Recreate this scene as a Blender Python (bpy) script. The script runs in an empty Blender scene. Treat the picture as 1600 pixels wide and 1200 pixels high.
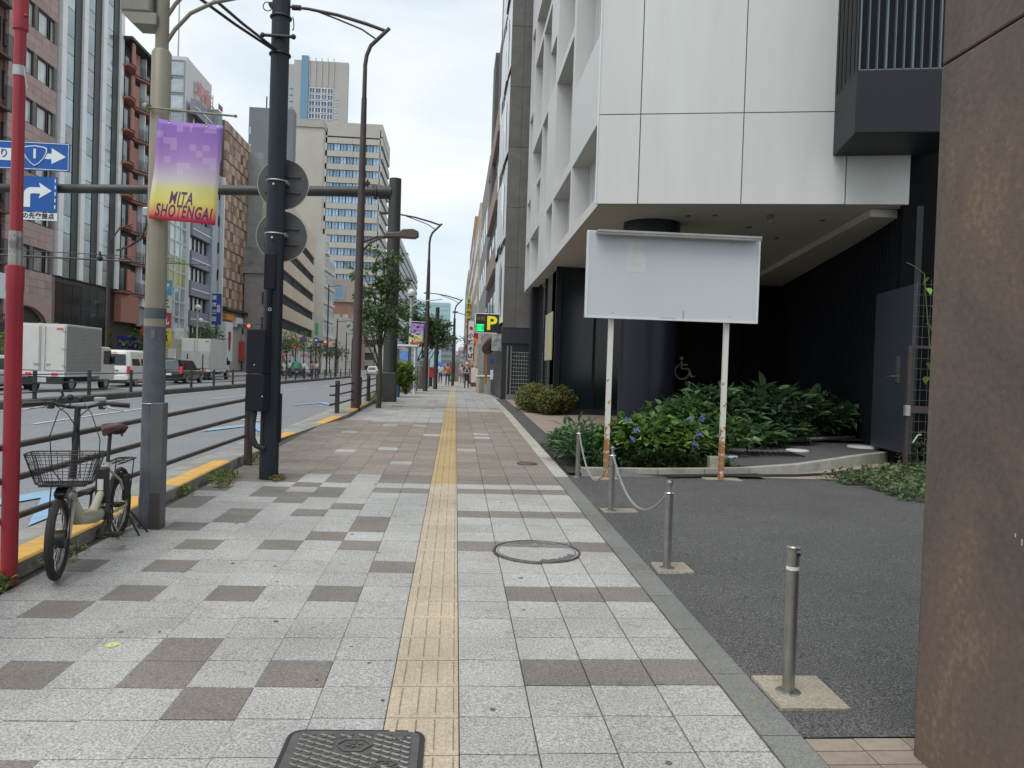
import bpy, math, random
import numpy as np
from mathutils import Vector, Matrix
random.seed(7)
S=bpy.context.scene; COL=S.collection; R=math.radians; PI=math.pi
# ------------------------------------------------------------------ camera
CAMP=Vector((0,0,1.5)); YAW,PIT,ROL,FPX=0.07327,-0.01743,0.03255,1216.25
_fw=Vector((math.sin(YAW)*math.cos(PIT),math.cos(YAW)*math.cos(PIT),math.sin(PIT)))
_r0=Vector((math.cos(YAW),-math.sin(YAW),0)); _u0=_r0.cross(_fw)
_r=_r0*math.cos(ROL)+_u0*math.sin(ROL); _u=-_r0*math.sin(ROL)+_u0*math.cos(ROL)
cam=bpy.data.objects.new('camera',bpy.data.cameras.new('camera')); COL.objects.link(cam)
M=Matrix((( _r.x,_u.x,-_fw.x),(_r.y,_u.y,-_fw.y),(_r.z,_u.z,-_fw.z)))
cam.matrix_world=Matrix.Translation(CAMP)@M.to_4x4()
cam.data.sensor_width=36; cam.data.sensor_fit='HORIZONTAL'; cam.data.lens=FPX/1600*36
cam.data.clip_start=.1; cam.data.clip_end=4000; S.camera=cam
# ------------------------------------------------------------------ world, sun, exposure
w=bpy.data.worlds.new('World'); S.world=w; w.use_nodes=True
nt=w.node_tree; nt.nodes.clear(); N=nt.nodes.new; L=nt.links.new
sky=N('ShaderNodeTexSky'); sky.sky_type='NISHITA'; sky.sun_disc=False; sky.sun_elevation=R(58); sky.sun_rotation=R(200)
sky.air_density=1; sky.dust_density=2; sky.ozone_density=1.5
bg1=N('ShaderNodeBackground'); bg1.inputs[1].default_value=.12; L(sky.outputs[0],bg1.inputs[0])
tc=N('ShaderNodeTexCoord'); mp=N('ShaderNodeMapping'); mp.inputs['Scale'].default_value=(1,1,3.2); L(tc.outputs['Generated'],mp.inputs[0])
ns=N('ShaderNodeTexNoise'); ns.inputs['Scale'].default_value=2.3; ns.inputs['Detail'].default_value=5; ns.inputs['Roughness'].default_value=.5; ns.inputs['Distortion'].default_value=.4; L(mp.outputs[0],ns.inputs[0])
cr=N('ShaderNodeValToRGB'); cr.color_ramp.elements[0].position=.36; cr.color_ramp.elements[0].color=(.53,.625,.70,1)
cr.color_ramp.elements[1].position=.62; cr.color_ramp.elements[1].color=(.80,.825,.82,1); L(ns.outputs[0],cr.inputs[0])
bg2=N('ShaderNodeBackground'); bg2.inputs[1].default_value=.96; L(cr.outputs[0],bg2.inputs[0])
mx=N('ShaderNodeMixShader'); mx.inputs[0].default_value=.88; L(bg1.outputs[0],mx.inputs[1]); L(bg2.outputs[0],mx.inputs[2])
wo=N('ShaderNodeOutputWorld'); L(mx.outputs[0],wo.inputs[0])
sl=bpy.data.lights.new('sun','SUN'); sl.energy=1.5; sl.angle=R(42); sl.color=(1,.96,.9)
so=bpy.data.objects.new('sun',sl); COL.objects.link(so); so.rotation_euler=(R(32),0,R(-160+180+0)); 
# sun from behind-left, high
so.rotation_euler=Vector((.34,.40,-1)).to_track_quat('-Z','Y').to_euler()
S.view_settings.view_transform='Standard'; S.view_settings.look='None'; S.view_settings.exposure=.50; S.view_settings.gamma=1
S.view_settings.use_curve_mapping=False
S.cycles.max_bounces=7; S.cycles.diffuse_bounces=4; S.cycles.glossy_bounces=3; S.cycles.transparent_max_bounces=8
# ------------------------------------------------------------------ ground shape + measuring helpers
def prof(Y): return float(np.interp(Y,[-50,0,10,20,27,32,42,60,80,400],[-.6,0,.204,.40,.47,.45,.33,.2,.2,.2]))
def gz(X,Y): return prof(Y)+.0087*min(max(X,-4.),1.8)
def rz(X,Y):   # road surface
    e=prof(Y)-.185; t=min(max((-3.4-X)/8.6,0),1)
    return e*(1-t)+(-.03)*t
def ray(px,py): return _fw+_r*((px-800)/FPX)-_u*((py-600)/FPX)
def G(px,py,f=gz,dz=0):
    d=ray(px,py); t=.5
    while t<600:
        p=CAMP+d*t
        if p.z<f(p.x,p.y)+dz: break
        t*=1.004
    return p
def D(px,py,Y): d=ray(px,py); return CAMP+d*(Y/d.y)
def DX(px,py,X): d=ray(px,py); return CAMP+d*(X/d.x)
# ------------------------------------------------------------------ mesh builder
class MB:
    def __init__(s): s.v=[]; s.f=[]; s.m=[]
    def add(s,vs,fs,m=0):
        o=len(s.v); s.v+= [tuple(v) for v in vs]; s.f+=[tuple(i+o for i in f) for f in fs]; s.m+=[m]*len(fs); return s
    def box(s,x0,x1,y0,y1,z0,z1,m=0):
        return s.add([(x0,y0,z0),(x1,y0,z0),(x1,y1,z0),(x0,y1,z0),(x0,y0,z1),(x1,y0,z1),(x1,y1,z1),(x0,y1,z1)],
          [(0,3,2,1),(4,5,6,7),(0,1,5,4),(1,2,6,5),(2,3,7,6),(3,0,4,7)],m)
    def prism(s,poly,a,b,axis='z',m=0):
        n=len(poly)
        def P(p,t):
            return (p[0],p[1],t) if axis=='z' else ((t,p[0],p[1]) if axis=='x' else (p[0],t,p[1]))
        return s.add([P(p,a) for p in poly]+[P(p,b) for p in poly],
          [tuple(range(n))[::-1],tuple(range(n,2*n))]+[(i,(i+1)%n,n+(i+1)%n,n+i) for i in range(n)],m)
    def tube(s,pts,r,n=8,m=0,caps=True):
        pts=[Vector(p) for p in pts]; rs=r if isinstance(r,(list,tuple)) else [r]*len(pts)
        vs=[];k=len(pts); prev=None
        for i,p in enumerate(pts):
            t=(pts[min(i+1,k-1)]-pts[max(i-1,0)]).normalized()
            if prev is None:
                a=Vector((0,0,1)) if abs(t.z)<.9 else Vector((1,0,0)); nrm=t.cross(a).normalized()
            else: nrm=(prev-t*prev.dot(t)).normalized()
            prev=nrm; b=t.cross(nrm)
            for j in range(n):
                a=2*PI*j/n; vs.append(p+nrm*(rs[i]*math.cos(a))+b*(rs[i]*math.sin(a)))
        fs=[(i*n+j,i*n+(j+1)%n,(i+1)*n+(j+1)%n,(i+1)*n+j) for i in range(k-1) for j in range(n)]
        if caps: fs+=[tuple(range(n))[::-1],tuple(range((k-1)*n,k*n))]
        return s.add(vs,fs,m)
    def cyl(s,x,y,z0,z1,r,r1=None,n=16,m=0): return s.tube([(x,y,z0),(x,y,z1)],[r,r if r1 is None else r1],n,m)
    def lathe(s,prof,x=0,y=0,n=20,m=0,sx=1,sy=1):
        vs=[(x+r*sx*math.cos(2*PI*j/n),y+r*sy*math.sin(2*PI*j/n),z) for r,z in prof for j in range(n)]
        k=len(prof); fs=[(i*n+j,i*n+(j+1)%n,(i+1)*n+(j+1)%n,(i+1)*n+j) for i in range(k-1) for j in range(n)]
        fs+=[tuple(range(n))[::-1],tuple(range((k-1)*n,k*n))]
        return s.add(vs,fs,m)
    def ball(s,c,r,n=10,k=7,m=0,sc=(1,1,1)):
        pr=[(math.sin(PI*i/k)*r,-math.cos(PI*i/k)*r) for i in range(k+1)]
        pr[0]=(r*.02,-r); pr[-1]=(r*.02,r); b=MB().lathe(pr,n=n)
        return s.add([(c[0]+v[0]*sc[0],c[1]+v[1]*sc[1],c[2]+v[2]*sc[2]) for v in b.v],b.f,m)
    def torus(s,c,R_,r,axis='x',n=28,k=8,m=0,a0=0,a1=2*PI):
        full=abs(a1-a0-2*PI)<1e-4; cnt=n if full else n+1; vs=[]
        for i in range(cnt):
            a=a0+(a1-a0)*i/n
            for j in range(k):
                b=2*PI*j/k; rr=R_+r*math.cos(b); u,v,h=rr*math.cos(a),rr*math.sin(a),r*math.sin(b)
                vs.append({'x':(c[0]+h,c[1]+u,c[2]+v),'y':(c[0]+u,c[1]+h,c[2]+v),'z':(c[0]+u,c[1]+v,c[2]+h)}[axis])
        fs=[(i*k+j,i*k+(j+1)%k,((i+1)%cnt)*k+(j+1)%k,((i+1)%cnt)*k+j) for i in range(n) for j in range(k)]
        return s.add(vs,fs,m)
    def quad(s,a,b,c,d,m=0): return s.add([a,b,c,d],[(0,1,2,3)],m)
    def xf(s,mat): s.v=[tuple(mat@Vector(v)) for v in s.v]; return s
    def join(s,o,m=0): return s.add(o.v,o.f,0) if m is None else s.add(o.v,o.f,m)
    def mesh(s,name,mats,smooth=True):
        me=bpy.data.meshes.new(name); me.from_pydata(s.v,[],s.f)
        for a in (mats if isinstance(mats,(list,tuple)) else [mats]): me.materials.append(a)
        me.polygons.foreach_set('material_index',s.m)
        if smooth:
            me.polygons.foreach_set('use_smooth',[True]*len(s.f)); me.set_sharp_from_angle(angle=R(38))
        me.update(); return me
    def build(s,name,mats,parent=None,loc=(0,0,0),rot=0,smooth=True,**kw):
        return ob(name,s.mesh(name,mats,smooth),parent,loc,rot,**kw)
def ob(name,me,parent=None,loc=(0,0,0),rot=0,kind=None,label=None,cat=None,group=None,bevel=0):
    o=bpy.data.objects.new(name,me); COL.objects.link(o); o.parent=parent; o.location=loc
    o.rotation_euler=rot if isinstance(rot,(tuple,list)) else (0,0,rot)
    if kind: o['kind']=kind
    if label: o['label']=label
    if cat: o['category']=cat
    if group: o['group']=group
    if bevel:
        b=o.modifiers.new('bevel','BEVEL'); b.width=bevel; b.segments=2; b.limit_method='ANGLE'; b.angle_limit=R(40)
    return o
def thing(name,label,cat,loc=(0,0,0),rot=0,group=None):
    return ob(name,None,None,loc,rot,label=label,cat=cat,group=group)
def copy_tree(o,parent=None,label=None,loc=None,rot=None):
    c=o.copy(); COL.objects.link(c); c.parent=parent
    if label: c['label']=label
    if loc is not None: c.location=loc
    if rot is not None: c.rotation_euler=(0,0,rot)
    for ch in list(o.children): copy_tree(ch,c)
    return c
def text(name,body,size,loc,mat,parent=None,rot=(PI/2,0,0),ext=.002,bold=0,align='CENTER',sx=1,shear=0,sp=1,**kw):
    cu=bpy.data.curves.new('t','FONT'); cu.body=body; cu.size=size; cu.extrude=ext; cu.offset=bold; cu.align_x=align; cu.align_y='CENTER'; cu.shear=shear; cu.resolution_u=3; cu.space_character=sp
    t=bpy.data.objects.new('t',cu); COL.objects.link(t); dg=bpy.context.evaluated_depsgraph_get()
    me=bpy.data.meshes.new_from_object(t.evaluated_get(dg)); bpy.data.objects.remove(t); me.materials.clear(); me.materials.append(mat)
    o=ob(name,me,parent,loc,rot,**kw); o.scale=(sx,1,1); return o
# ------------------------------------------------------------------ materials
MC={}
def pm(name,col,rough=.6,metal=0,var=.12,scale=2.5,bump=0,bscale=60,col2=None,rnd=0,isl=0,streak=0,spec=.5,c2amt=.5,coat=0,trans=0):
    if name in MC: return MC[name]
    m=bpy.data.materials.new(name); m.use_nodes=True; nt=m.node_tree; N=nt.nodes.new; L=nt.links.new
    b=nt.nodes['Principled BSDF']; b.inputs['Roughness'].default_value=rough; b.inputs['Metallic'].default_value=metal
    b.inputs['Specular IOR Level'].default_value=spec; b.inputs['Coat Weight'].default_value=coat
    if col2 is None: col2=tuple(c*(1-2*var) for c in col); c2amt=.5
    tc=N('ShaderNodeTexCoord'); mp=N('ShaderNodeMapping'); L(tc.outputs['Object'],mp.inputs[0])
    if streak: mp.inputs['Scale'].default_value=(1,1,.12)
    ns=N('ShaderNodeTexNoise'); ns.inputs['Scale'].default_value=scale; ns.inputs['Detail'].default_value=6; ns.inputs['Roughness'].default_value=.62; L(mp.outputs[0],ns.inputs[0])
    rp=N('ShaderNodeMapRange'); rp.inputs[1].default_value=.5-.35*(1-c2amt)-.05; rp.inputs[2].default_value=.8-.25*c2amt; L(ns.outputs[0],rp.inputs[0])
    mix=N('ShaderNodeMix'); mix.data_type='RGBA'; mix.inputs[6].default_value=(*col,1); mix.inputs[7].default_value=(*col2,1); L(rp.outputs[0],mix.inputs[0])
    out=mix.outputs[2]
    if rnd or isl:
        if isl: g=N('ShaderNodeNewGeometry'); rv=g.outputs['Random Per Island']; a=isl
        else: g=N('ShaderNodeObjectInfo'); rv=g.outputs['Random']; a=rnd
        mr=N('ShaderNodeMapRange'); mr.inputs[3].default_value=1-a; mr.inputs[4].default_value=1+a; L(rv,mr.inputs[0])
        hs=N('ShaderNodeHueSaturation'); L(mr.outputs[0],hs.inputs['Value']); L(out,hs.inputs['Color']); out=hs.outputs[0]
    L(out,b.inputs['Base Color'])
    if bump:
        n2=N('ShaderNodeTexNoise'); n2.inputs['Scale'].default_value=bscale; n2.inputs['Detail'].default_value=4; L(tc.outputs['Object'],n2.inputs[0])
        bp=N('ShaderNodeBump'); bp.inputs['Strength'].default_value=bump; bp.inputs['Distance'].default_value=.01; L(n2.outputs[0],bp.inputs['Height']); L(bp.outputs[0],b.inputs['Normal'])
    if trans:
        b.inputs['Transmission Weight'].default_value=trans
    MC[name]=m; return m
def emit(name,col,st):
    m=pm(name,col,.5); b=m.node_tree.nodes['Principled BSDF']; b.inputs['Emission Color'].default_value=(*col,1); b.inputs['Emission Strength'].default_value=st; return m
def speckle(name,base,dark,light,sc=260,rnd=.07,isl=0,rough=.75,stain=.25,coord='Object'):
    m=bpy.data.materials.new(name); m.use_nodes=True; nt=m.node_tree; N=nt.nodes.new; L=nt.links.new; b=nt.nodes['Principled BSDF']; b.inputs['Roughness'].default_value=rough
    g=N('ShaderNodeNewGeometry'); oi=N('ShaderNodeObjectInfo')
    v=N('ShaderNodeTexNoise'); v.inputs['Scale'].default_value=sc*.62; v.inputs['Detail'].default_value=4; v.inputs['Roughness'].default_value=.95; L(g.outputs['Position'],v.inputs[0])
    cr=N('ShaderNodeValToRGB'); e=cr.color_ramp.elements; e[0].position=.38; e[0].color=(*dark,1); e[1].position=.63; e[1].color=(*light,1)
    k=e.new(.5); k.color=(*base,1); L(v.outputs[0],cr.inputs[0])
    s=N('ShaderNodeTexNoise'); s.inputs['Scale'].default_value=1.1; s.inputs['Detail'].default_value=7; s.inputs['Roughness'].default_value=.65; L(g.outputs['Position'],s.inputs[0])
    mr=N('ShaderNodeMapRange'); mr.inputs[1].default_value=.3; mr.inputs[2].default_value=.62; mr.inputs[3].default_value=1-stain; mr.inputs[4].default_value=1; L(s.outputs[0],mr.inputs[0])
    mr2=N('ShaderNodeMapRange'); a=isl or rnd; mr2.inputs[3].default_value=1-a; mr2.inputs[4].default_value=1+a; L(g.outputs['Random Per Island'] if isl else oi.outputs['Random'],mr2.inputs[0])
    mu=N('ShaderNodeMath'); mu.operation='MULTIPLY'; L(mr.outputs[0],mu.inputs[0]); L(mr2.outputs[0],mu.inputs[1])
    sp_=N('ShaderNodeTexNoise'); sp_.inputs['Scale'].default_value=9; sp_.inputs['Detail'].default_value=2; L(g.outputs['Position'],sp_.inputs[0]); s2=N('ShaderNodeMapRange'); s2.inputs[1].default_value=.66; s2.inputs[2].default_value=.72; s2.inputs[3].default_value=1; s2.inputs[4].default_value=.80; L(sp_.outputs[0],s2.inputs[0]); mu3=N('ShaderNodeMath'); mu3.operation='MULTIPLY'; L(mu.outputs[0],mu3.inputs[0]); L(s2.outputs[0],mu3.inputs[1]); mu=mu3
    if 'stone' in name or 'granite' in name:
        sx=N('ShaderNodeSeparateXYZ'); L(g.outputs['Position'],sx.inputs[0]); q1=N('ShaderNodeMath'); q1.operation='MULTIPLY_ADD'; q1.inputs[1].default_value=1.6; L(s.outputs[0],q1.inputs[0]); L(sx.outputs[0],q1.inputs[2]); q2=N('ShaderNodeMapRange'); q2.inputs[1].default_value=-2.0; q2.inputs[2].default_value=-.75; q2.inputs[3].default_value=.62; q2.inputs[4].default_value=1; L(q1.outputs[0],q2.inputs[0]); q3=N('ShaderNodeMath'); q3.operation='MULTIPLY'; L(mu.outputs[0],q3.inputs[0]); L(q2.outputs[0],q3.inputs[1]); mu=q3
    hs=N('ShaderNodeHueSaturation'); L(cr.outputs[0],hs.inputs['Color']); L(mu.outputs[0],hs.inputs['Value']); L(hs.outputs[0],b.inputs['Base Color'])
    bp=N('ShaderNodeBump'); bp.inputs['Strength'].default_value=.35; bp.inputs['Distance'].default_value=.003; L(v.outputs[0],bp.inputs['Height']); L(bp.outputs[0],b.inputs['Normal'])
    MC[name]=m; return m
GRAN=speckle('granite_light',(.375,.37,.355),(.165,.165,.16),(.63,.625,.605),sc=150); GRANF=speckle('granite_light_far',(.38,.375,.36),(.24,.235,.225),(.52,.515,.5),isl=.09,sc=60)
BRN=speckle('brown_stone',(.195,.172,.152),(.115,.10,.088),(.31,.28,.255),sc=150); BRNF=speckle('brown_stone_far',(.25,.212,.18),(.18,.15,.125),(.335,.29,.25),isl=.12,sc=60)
TAC=speckle('tactile_cream',(.47,.395,.29),(.34,.28,.20),(.60,.52,.395),rnd=.06,stain=.25,sc=130); TACY=speckle('tactile_yellow',(.43,.315,.155),(.33,.235,.11),(.53,.41,.22),isl=.07,stain=.25)
GROUT=pm('grout',(.05,.048,.045),.9); ASPH=speckle('asphalt_lot',(.052,.052,.050),(.016,.016,.016),(.26,.26,.25),sc=165,rough=.85,stain=.22)
ROAD=speckle('asphalt_road',(.215,.225,.24),(.155,.163,.175),(.31,.315,.325),sc=60,rough=.8,stain=.12)
CONC=pm('concrete',(.36,.35,.32),.85,col2=(.22,.22,.19),scale=3,bump=.3,bscale=40); CONCG=speckle('concrete_strip',(.19,.195,.175),(.12,.12,.11),(.28,.28,.26),sc=150,stain=.3)
CONCY=speckle('concrete_pad',(.36,.32,.25),(.22,.19,.14),(.5,.45,.36),sc=120,stain=.4)
YEL=pm('yellow_paint',(.72,.40,.06),.6,col2=(.5,.3,.08),scale=9); WPAINT=pm('road_white',(.62,.63,.63),.7,col2=(.4,.41,.42),scale=6); BLUEP=pm('road_blue',(.26,.43,.60),.7,col2=(.20,.32,.44),scale=8)
RUSTW=None
def wear(name,paint,rust,amt=.45,scale=9,zrust=None,rough=.5,metal=0):
    m=pm(name,paint,rough,metal,col2=rust,scale=scale); nt=m.node_tree
    mix=[n for n in nt.nodes if n.type=='MIX'][0]; rp=[n for n in nt.nodes if n.type=='MAP_RANGE'][0]
    rp.inputs[1].default_value=1-amt; rp.inputs[2].default_value=1-amt+.08
    if zrust:
        N=nt.nodes.new; L=nt.links.new; tc=[n for n in nt.nodes if n.type=='TEX_COORD'][0]; sp=N('ShaderNodeSeparateXYZ'); L(tc.outputs['Object'],sp.inputs[0])
        a=N('ShaderNodeMapRange'); a.inputs[1].default_value=0; a.inputs[2].default_value=zrust; a.inputs[3].default_value=.30; a.inputs[4].default_value=0; L(sp.outputs[2],a.inputs[0])
        ns=[n for n in nt.nodes if n.type=='TEX_NOISE'][0]; ad=N('ShaderNodeMath'); ad.operation='ADD'; L(ns.outputs[0],ad.inputs[0]); L(a.outputs[0],ad.inputs[1]); L(ad.outputs[0],rp.inputs[0])
    return m
WALLW=pm('white_panel',(.62,.63,.62),.5,var=.04,scale=.7); NAVY=pm('navy_metal',(.009,.012,.018),.55,var=.15,scale=3,spec=.22); NAVYP=pm('navy_pole_paint',(.012,.018,.028),.5,spec=.35,var=.15)
BLK=pm('black_metal',(.012,.013,.016),.45); DGLASS=pm('dark_glass',(.012,.018,.022),.06,var=.05,spec=.6); GLASS=pm('window_glass',(.12,.15,.17),.1,.3,var=.2,scale=.5,spec=.8,rnd=.5)
GLASSB=pm('blue_glass',(.36,.52,.66),.18,.5,var=.2,scale=.4,spec=.7,rnd=.35); GLASSG=pm('green_glass',(.42,.50,.47),.12,.35,var=.25,scale=.5,spec=.7,rnd=.3)
STEEL=pm('stainless',(.40,.385,.36),.34,.85,var=.15,scale=8); GALV=pm('galvanised',(.45,.46,.46),.45,.6,scale=9); BROWNM=pm('brown_paint',(.062,.045,.042),.45,var=.2,scale=5)
RED=pm('red_paint',(.36,.012,.03),.45,col2=(.22,.02,.03),scale=5,c2amt=.3,bump=.05,bscale=20); BEIGE=pm('beige_paint',(.235,.21,.155),.42,var=.08,scale=3); GREYB=pm('grey_blue_paint',(.088,.103,.13),.55,col2=(.05,.056,.068),scale=5,bump=.12,bscale=25)
BARK=pm('bark',(.075,.06,.045),.9,scale=14,bump=.8,bscale=40); WHITE=pm('white_enamel',(.66,.68,.70),.35,var=.03,scale=2); WHITEC=pm('white_car_paint',(.70,.70,.67),.3,var=.02,coat=.5)
BLACKP=pm('black_plastic',(.02,.02,.022),.5); TYRE=pm('tyre_rubber',(.018,.018,.019),.8,bump=.4,bscale=120); CHROME=pm('chrome',(.62,.63,.64),.2,1)
def leafm(name,c,c2,rnd=.35,isl=0,rough=.45):
    m=pm(name,c,rough,var=0,col2=c2,scale=14,rnd=rnd,isl=isl); b=m.node_tree.nodes['Principled BSDF']
    nt=m.node_tree; N=nt.nodes.new; L=nt.links.new; src=b.inputs['Base Color'].links[0].from_socket
    tr=N('ShaderNodeBsdfTranslucent'); L(src,tr.inputs[0]); mx=N('ShaderNodeMixShader'); mx.inputs[0].default_value=.3; L(b.outputs[0],mx.inputs[1]); L(tr.outputs[0],mx.inputs[2])
    L(mx.outputs[0],nt.nodes['Material Output'].inputs[0]); return m
LFD=leafm('leaf_dark',(.055,.105,.042),(.09,.155,.055),isl=.45); LFM=leafm('leaf_mid',(.075,.145,.05),(.12,.20,.065),isl=.4); LFL=leafm('leaf_light',(.10,.17,.04),(.17,.23,.06),isl=.35)
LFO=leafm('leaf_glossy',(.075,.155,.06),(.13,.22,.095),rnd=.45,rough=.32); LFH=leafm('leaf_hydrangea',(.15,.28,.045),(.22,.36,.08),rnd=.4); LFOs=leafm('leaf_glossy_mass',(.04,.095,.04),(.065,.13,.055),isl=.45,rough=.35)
LFP=leafm('leaf_palm_plant',(.13,.2,.03),(.2,.27,.05),isl=.35)
# ================================================================== SETTING
def sheet(name,xs,ys,zf,mat,kind='structure',dz=0,**kw):
    b=MB(); b.v=[(x,y,zf(x,y)+dz) for y in ys for x in xs]; n=len(xs)
    b.f=[(j*n+i,j*n+i+1,(j+1)*n+i+1,(j+1)*n+i) for j in range(len(ys)-1) for i in range(n-1)]; b.m=[0]*len(b.f)
    return b.build(name,mat,kind=kind,smooth=False,**kw)
YS=[-12,-6,0,2,4,6,8,10,12,14,16,18,20,22,24,26,27,28,30,32,35,38,42,46,50,55,60,66,73,80,100,140,200,300,420]
ground=sheet('ground',[-900,-300,-60,-26.9,-3,1.4,10,60,300,900],[-200,-12,0,10,20,27,32,42,60,80,200,600,1600],lambda x,y:min(gz(x,y),rz(-12,y))-.45 if y>-20 else -.9,pm('ground_far',(.2,.19,.17),.9))
road=sheet('road',[-22,-17,-12,-9,-6,-3.2],YS,rz,ROAD)
# sidewalk bed, tiles
walk=sheet('sidewalk',[-2.78,-2,0,1.26],YS,gz,GROUT,dz=-.012)
T=.3; X0=.06; Y0=2.885
BROWN={(-7,10),(-7,8),(-7,6),(-5,6),(-8,5),(-5,3),(-5,2),(-7,2),(-4,1),(-6,-1),(-2,8),(-3,6),(-3,2),(-3,10),(-5,10),(-4,11),(-3,13),(-3,12),(-4,15),(-5,14),(-7,14),(-9,15),(-6,17),(-5,17),(-3,18),(-2,18),(-5,18),(-7,18),(-9,18),(-8,12),(-9,8),(-6,19),
 (1,6),(2,6),(3,6),(1,2),(2,2),(3,2)}|{(c,r) for c in range(4) for r in(10,14,18)}
def tone(c,r):
    if (c,r) in BROWN: return 1
    if 20<=r<57:
        if c<-1 and r>=46 and c>-7: return 0
        if c<=-7 and r>=47: return 0
        if (c,r) in {(-6,20),(-6,21),(-4,20),(-4,21)}: return 0
        if random.random()<.02: return 0
        return 1
    if r>=57: return 1 if (r in(62,) and c>-4) or random.random()<.05 else 0
    if 12<r<20 and c<-5 and random.random()<.12: return 1
    return 0
def slab(sx,sy,h=.03,ch=.003,g=.0022,z=0):
    x,y=sx/2-g,sy/2-g*1.7; a,b_=x-ch,y-ch
    v=[(-x,-y,-h),(x,-y,-h),(x,y,-h),(-x,y,-h),(-x,-y,-ch*.6),(x,-y,-ch*.6),(x,y,-ch*.6),(-x,y,-ch*.6),(-a,-b_,0),(a,-b_,0),(a,b_,0),(-a,b_,0)]
    f=[(0,1,5,4),(1,2,6,5),(2,3,7,6),(3,0,4,7),(4,5,9,8),(5,6,10,9),(6,7,11,10),(7,4,8,11),(8,9,10,11)]
    return [(p[0],p[1],p[2]+z) for p in v],f
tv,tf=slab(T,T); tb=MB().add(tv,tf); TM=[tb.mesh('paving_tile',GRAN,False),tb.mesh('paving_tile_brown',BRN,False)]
def bars(b,x,y,z,s=.3,far=False,m=0):
    for i in range(4):
        cx=x-s/2+s*(i+.5)/4; h=.009; l=s*.43; q=.0175; p=.0115
        b.add([(cx-q,y-l,z),(cx+q,y-l,z),(cx+q,y+l,z),(cx-q,y+l,z),(cx-p,y-l+.01,z+h),(cx+p,y-l+.01,z+h),(cx+p,y+l-.01,z+h),(cx-p,y+l-.01,z+h)],[(0,1,5,4),(1,2,6,5),(2,3,7,6),(3,0,4,7),(4,5,6,7)],m)
tt=MB().add(tv,tf); bars(tt,0,0,0); TTM=[tt.mesh('tactile_tile',TAC,False),tt.mesh('tactile_tile_yellow',TACY,False)]
PTS=set(); pts=MB()
def in_mh(x,y,): # openings for covers
    return (x-.66)**2/.3**2+(y-5.86)**2/.3**2<1 or False
cnt=0; far=[MB(),MB()]; tfar=[MB(),MB()]
for r in range(-3,420):
    for c in range(-9,4):
        x=X0+T*(c+.5); y=Y0+T*(r+.5)
        z=gz(x,y); sl=math.atan2(gz(x,y+.1)-z,.1)
        if c==-1:
            ty=0 if r<20 or r>=57 else 1
            if r in(61,62): ty=1
            if r<-1 : ty=0
            if r<40:
                o=ob('tactile_tile',TTM[ty],walk,(x,y,z+random.uniform(0,.0015)),(sl,random.uniform(-.002,.002),0))
            else:
                v,f=slab(T,T); tfar[ty].add([(p[0]+x,p[1]+y,p[2]+gz(x,y+p[1])+.0) for p in v],f)
                if r<90: bars(tfar[ty],x,y,z)
            continue
        t=tone(c,r)
        if r<=21:
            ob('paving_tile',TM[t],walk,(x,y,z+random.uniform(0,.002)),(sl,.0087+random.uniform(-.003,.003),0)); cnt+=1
        else:
            v,f=slab(T,T); dz=random.uniform(0,.003); far[t].add([(p[0]+x,p[1]+y,p[2]+gz(x,y+p[1])+dz) for p in v],f[4:] if r>80 else f)
far[0].build('paving_tile',GRANF,walk,kind='stuff',smooth=False); far[1].build('paving_tile',BRNF,walk,kind='stuff',smooth=False)
tfar[0].build('tactile_tile',TAC,walk,kind='stuff',smooth=False); tfar[1].build('tactile_tile',TACY,walk,kind='stuff',smooth=False)
# left kerb stones (raised, yellow in places)
KY=pm('kerb_stone',(.33,.32,.29),.85,col2=(.19,.185,.165),scale=5,bump=.4,bscale=50,rnd=.1)
def kx(y): # inner face of kerb
    return float(np.interp(y,[0,11,12.5,16.3,17.3,60,420],[-2.76,-2.72,-2.9,-2.55,-2.33,-2.33,-2.33]))
def kh(y): return float(np.interp(y,[0,10.6,11.4,16.2,17.2,400],[.10,.10,.02,.02,.09,.1]))
yel=[(4,7.0),(7.6,9.6),(12.2,13.4),(15.2,16.6),(17.6,21)]
y=-1.
kerb=ob('kerb',None,None,kind='structure')
while y<62:
    b=MB(); y1=y+.594
    for (ya,yb) in ((y,y1),):
        A=[]
        for yy in(ya,yb):
            xi=kx(yy); h=kh(yy); z=gz(xi,yy); o=xi-.62 if 11<yy<17 else xi-.5; zr=rz(-3.4,yy)
            A.append([(xi,z-.1),(xi,z+h-.012),(xi-.014,z+h),(xi-.2,z+h+.002),(xi-.44,z+h-.006),(o,zr+.05),(o,zr-.1)])
        n=7; vs=[(p[0],ya,p[1]) for p in A[0]]+[(p[0],yb,p[1]) for p in A[1]]
        fs=[(i,i+1,n+i+1,n+i) for i in range(n-1)]+[tuple(range(n))[::-1],tuple(range(n,2*n))]
        b.add(vs,fs); 
        if any(a<=y<c for a,c in yel):
            for i in (1,2): b.m[i]=1
    b.build('kerb_stone',[KY,YEL],kerb,smooth=False); y+=.6
sheet('gutter',[-3.5,-2.9],YS,lambda x,y:rz(x,y)+.006,CONC,dz=0) 
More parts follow.
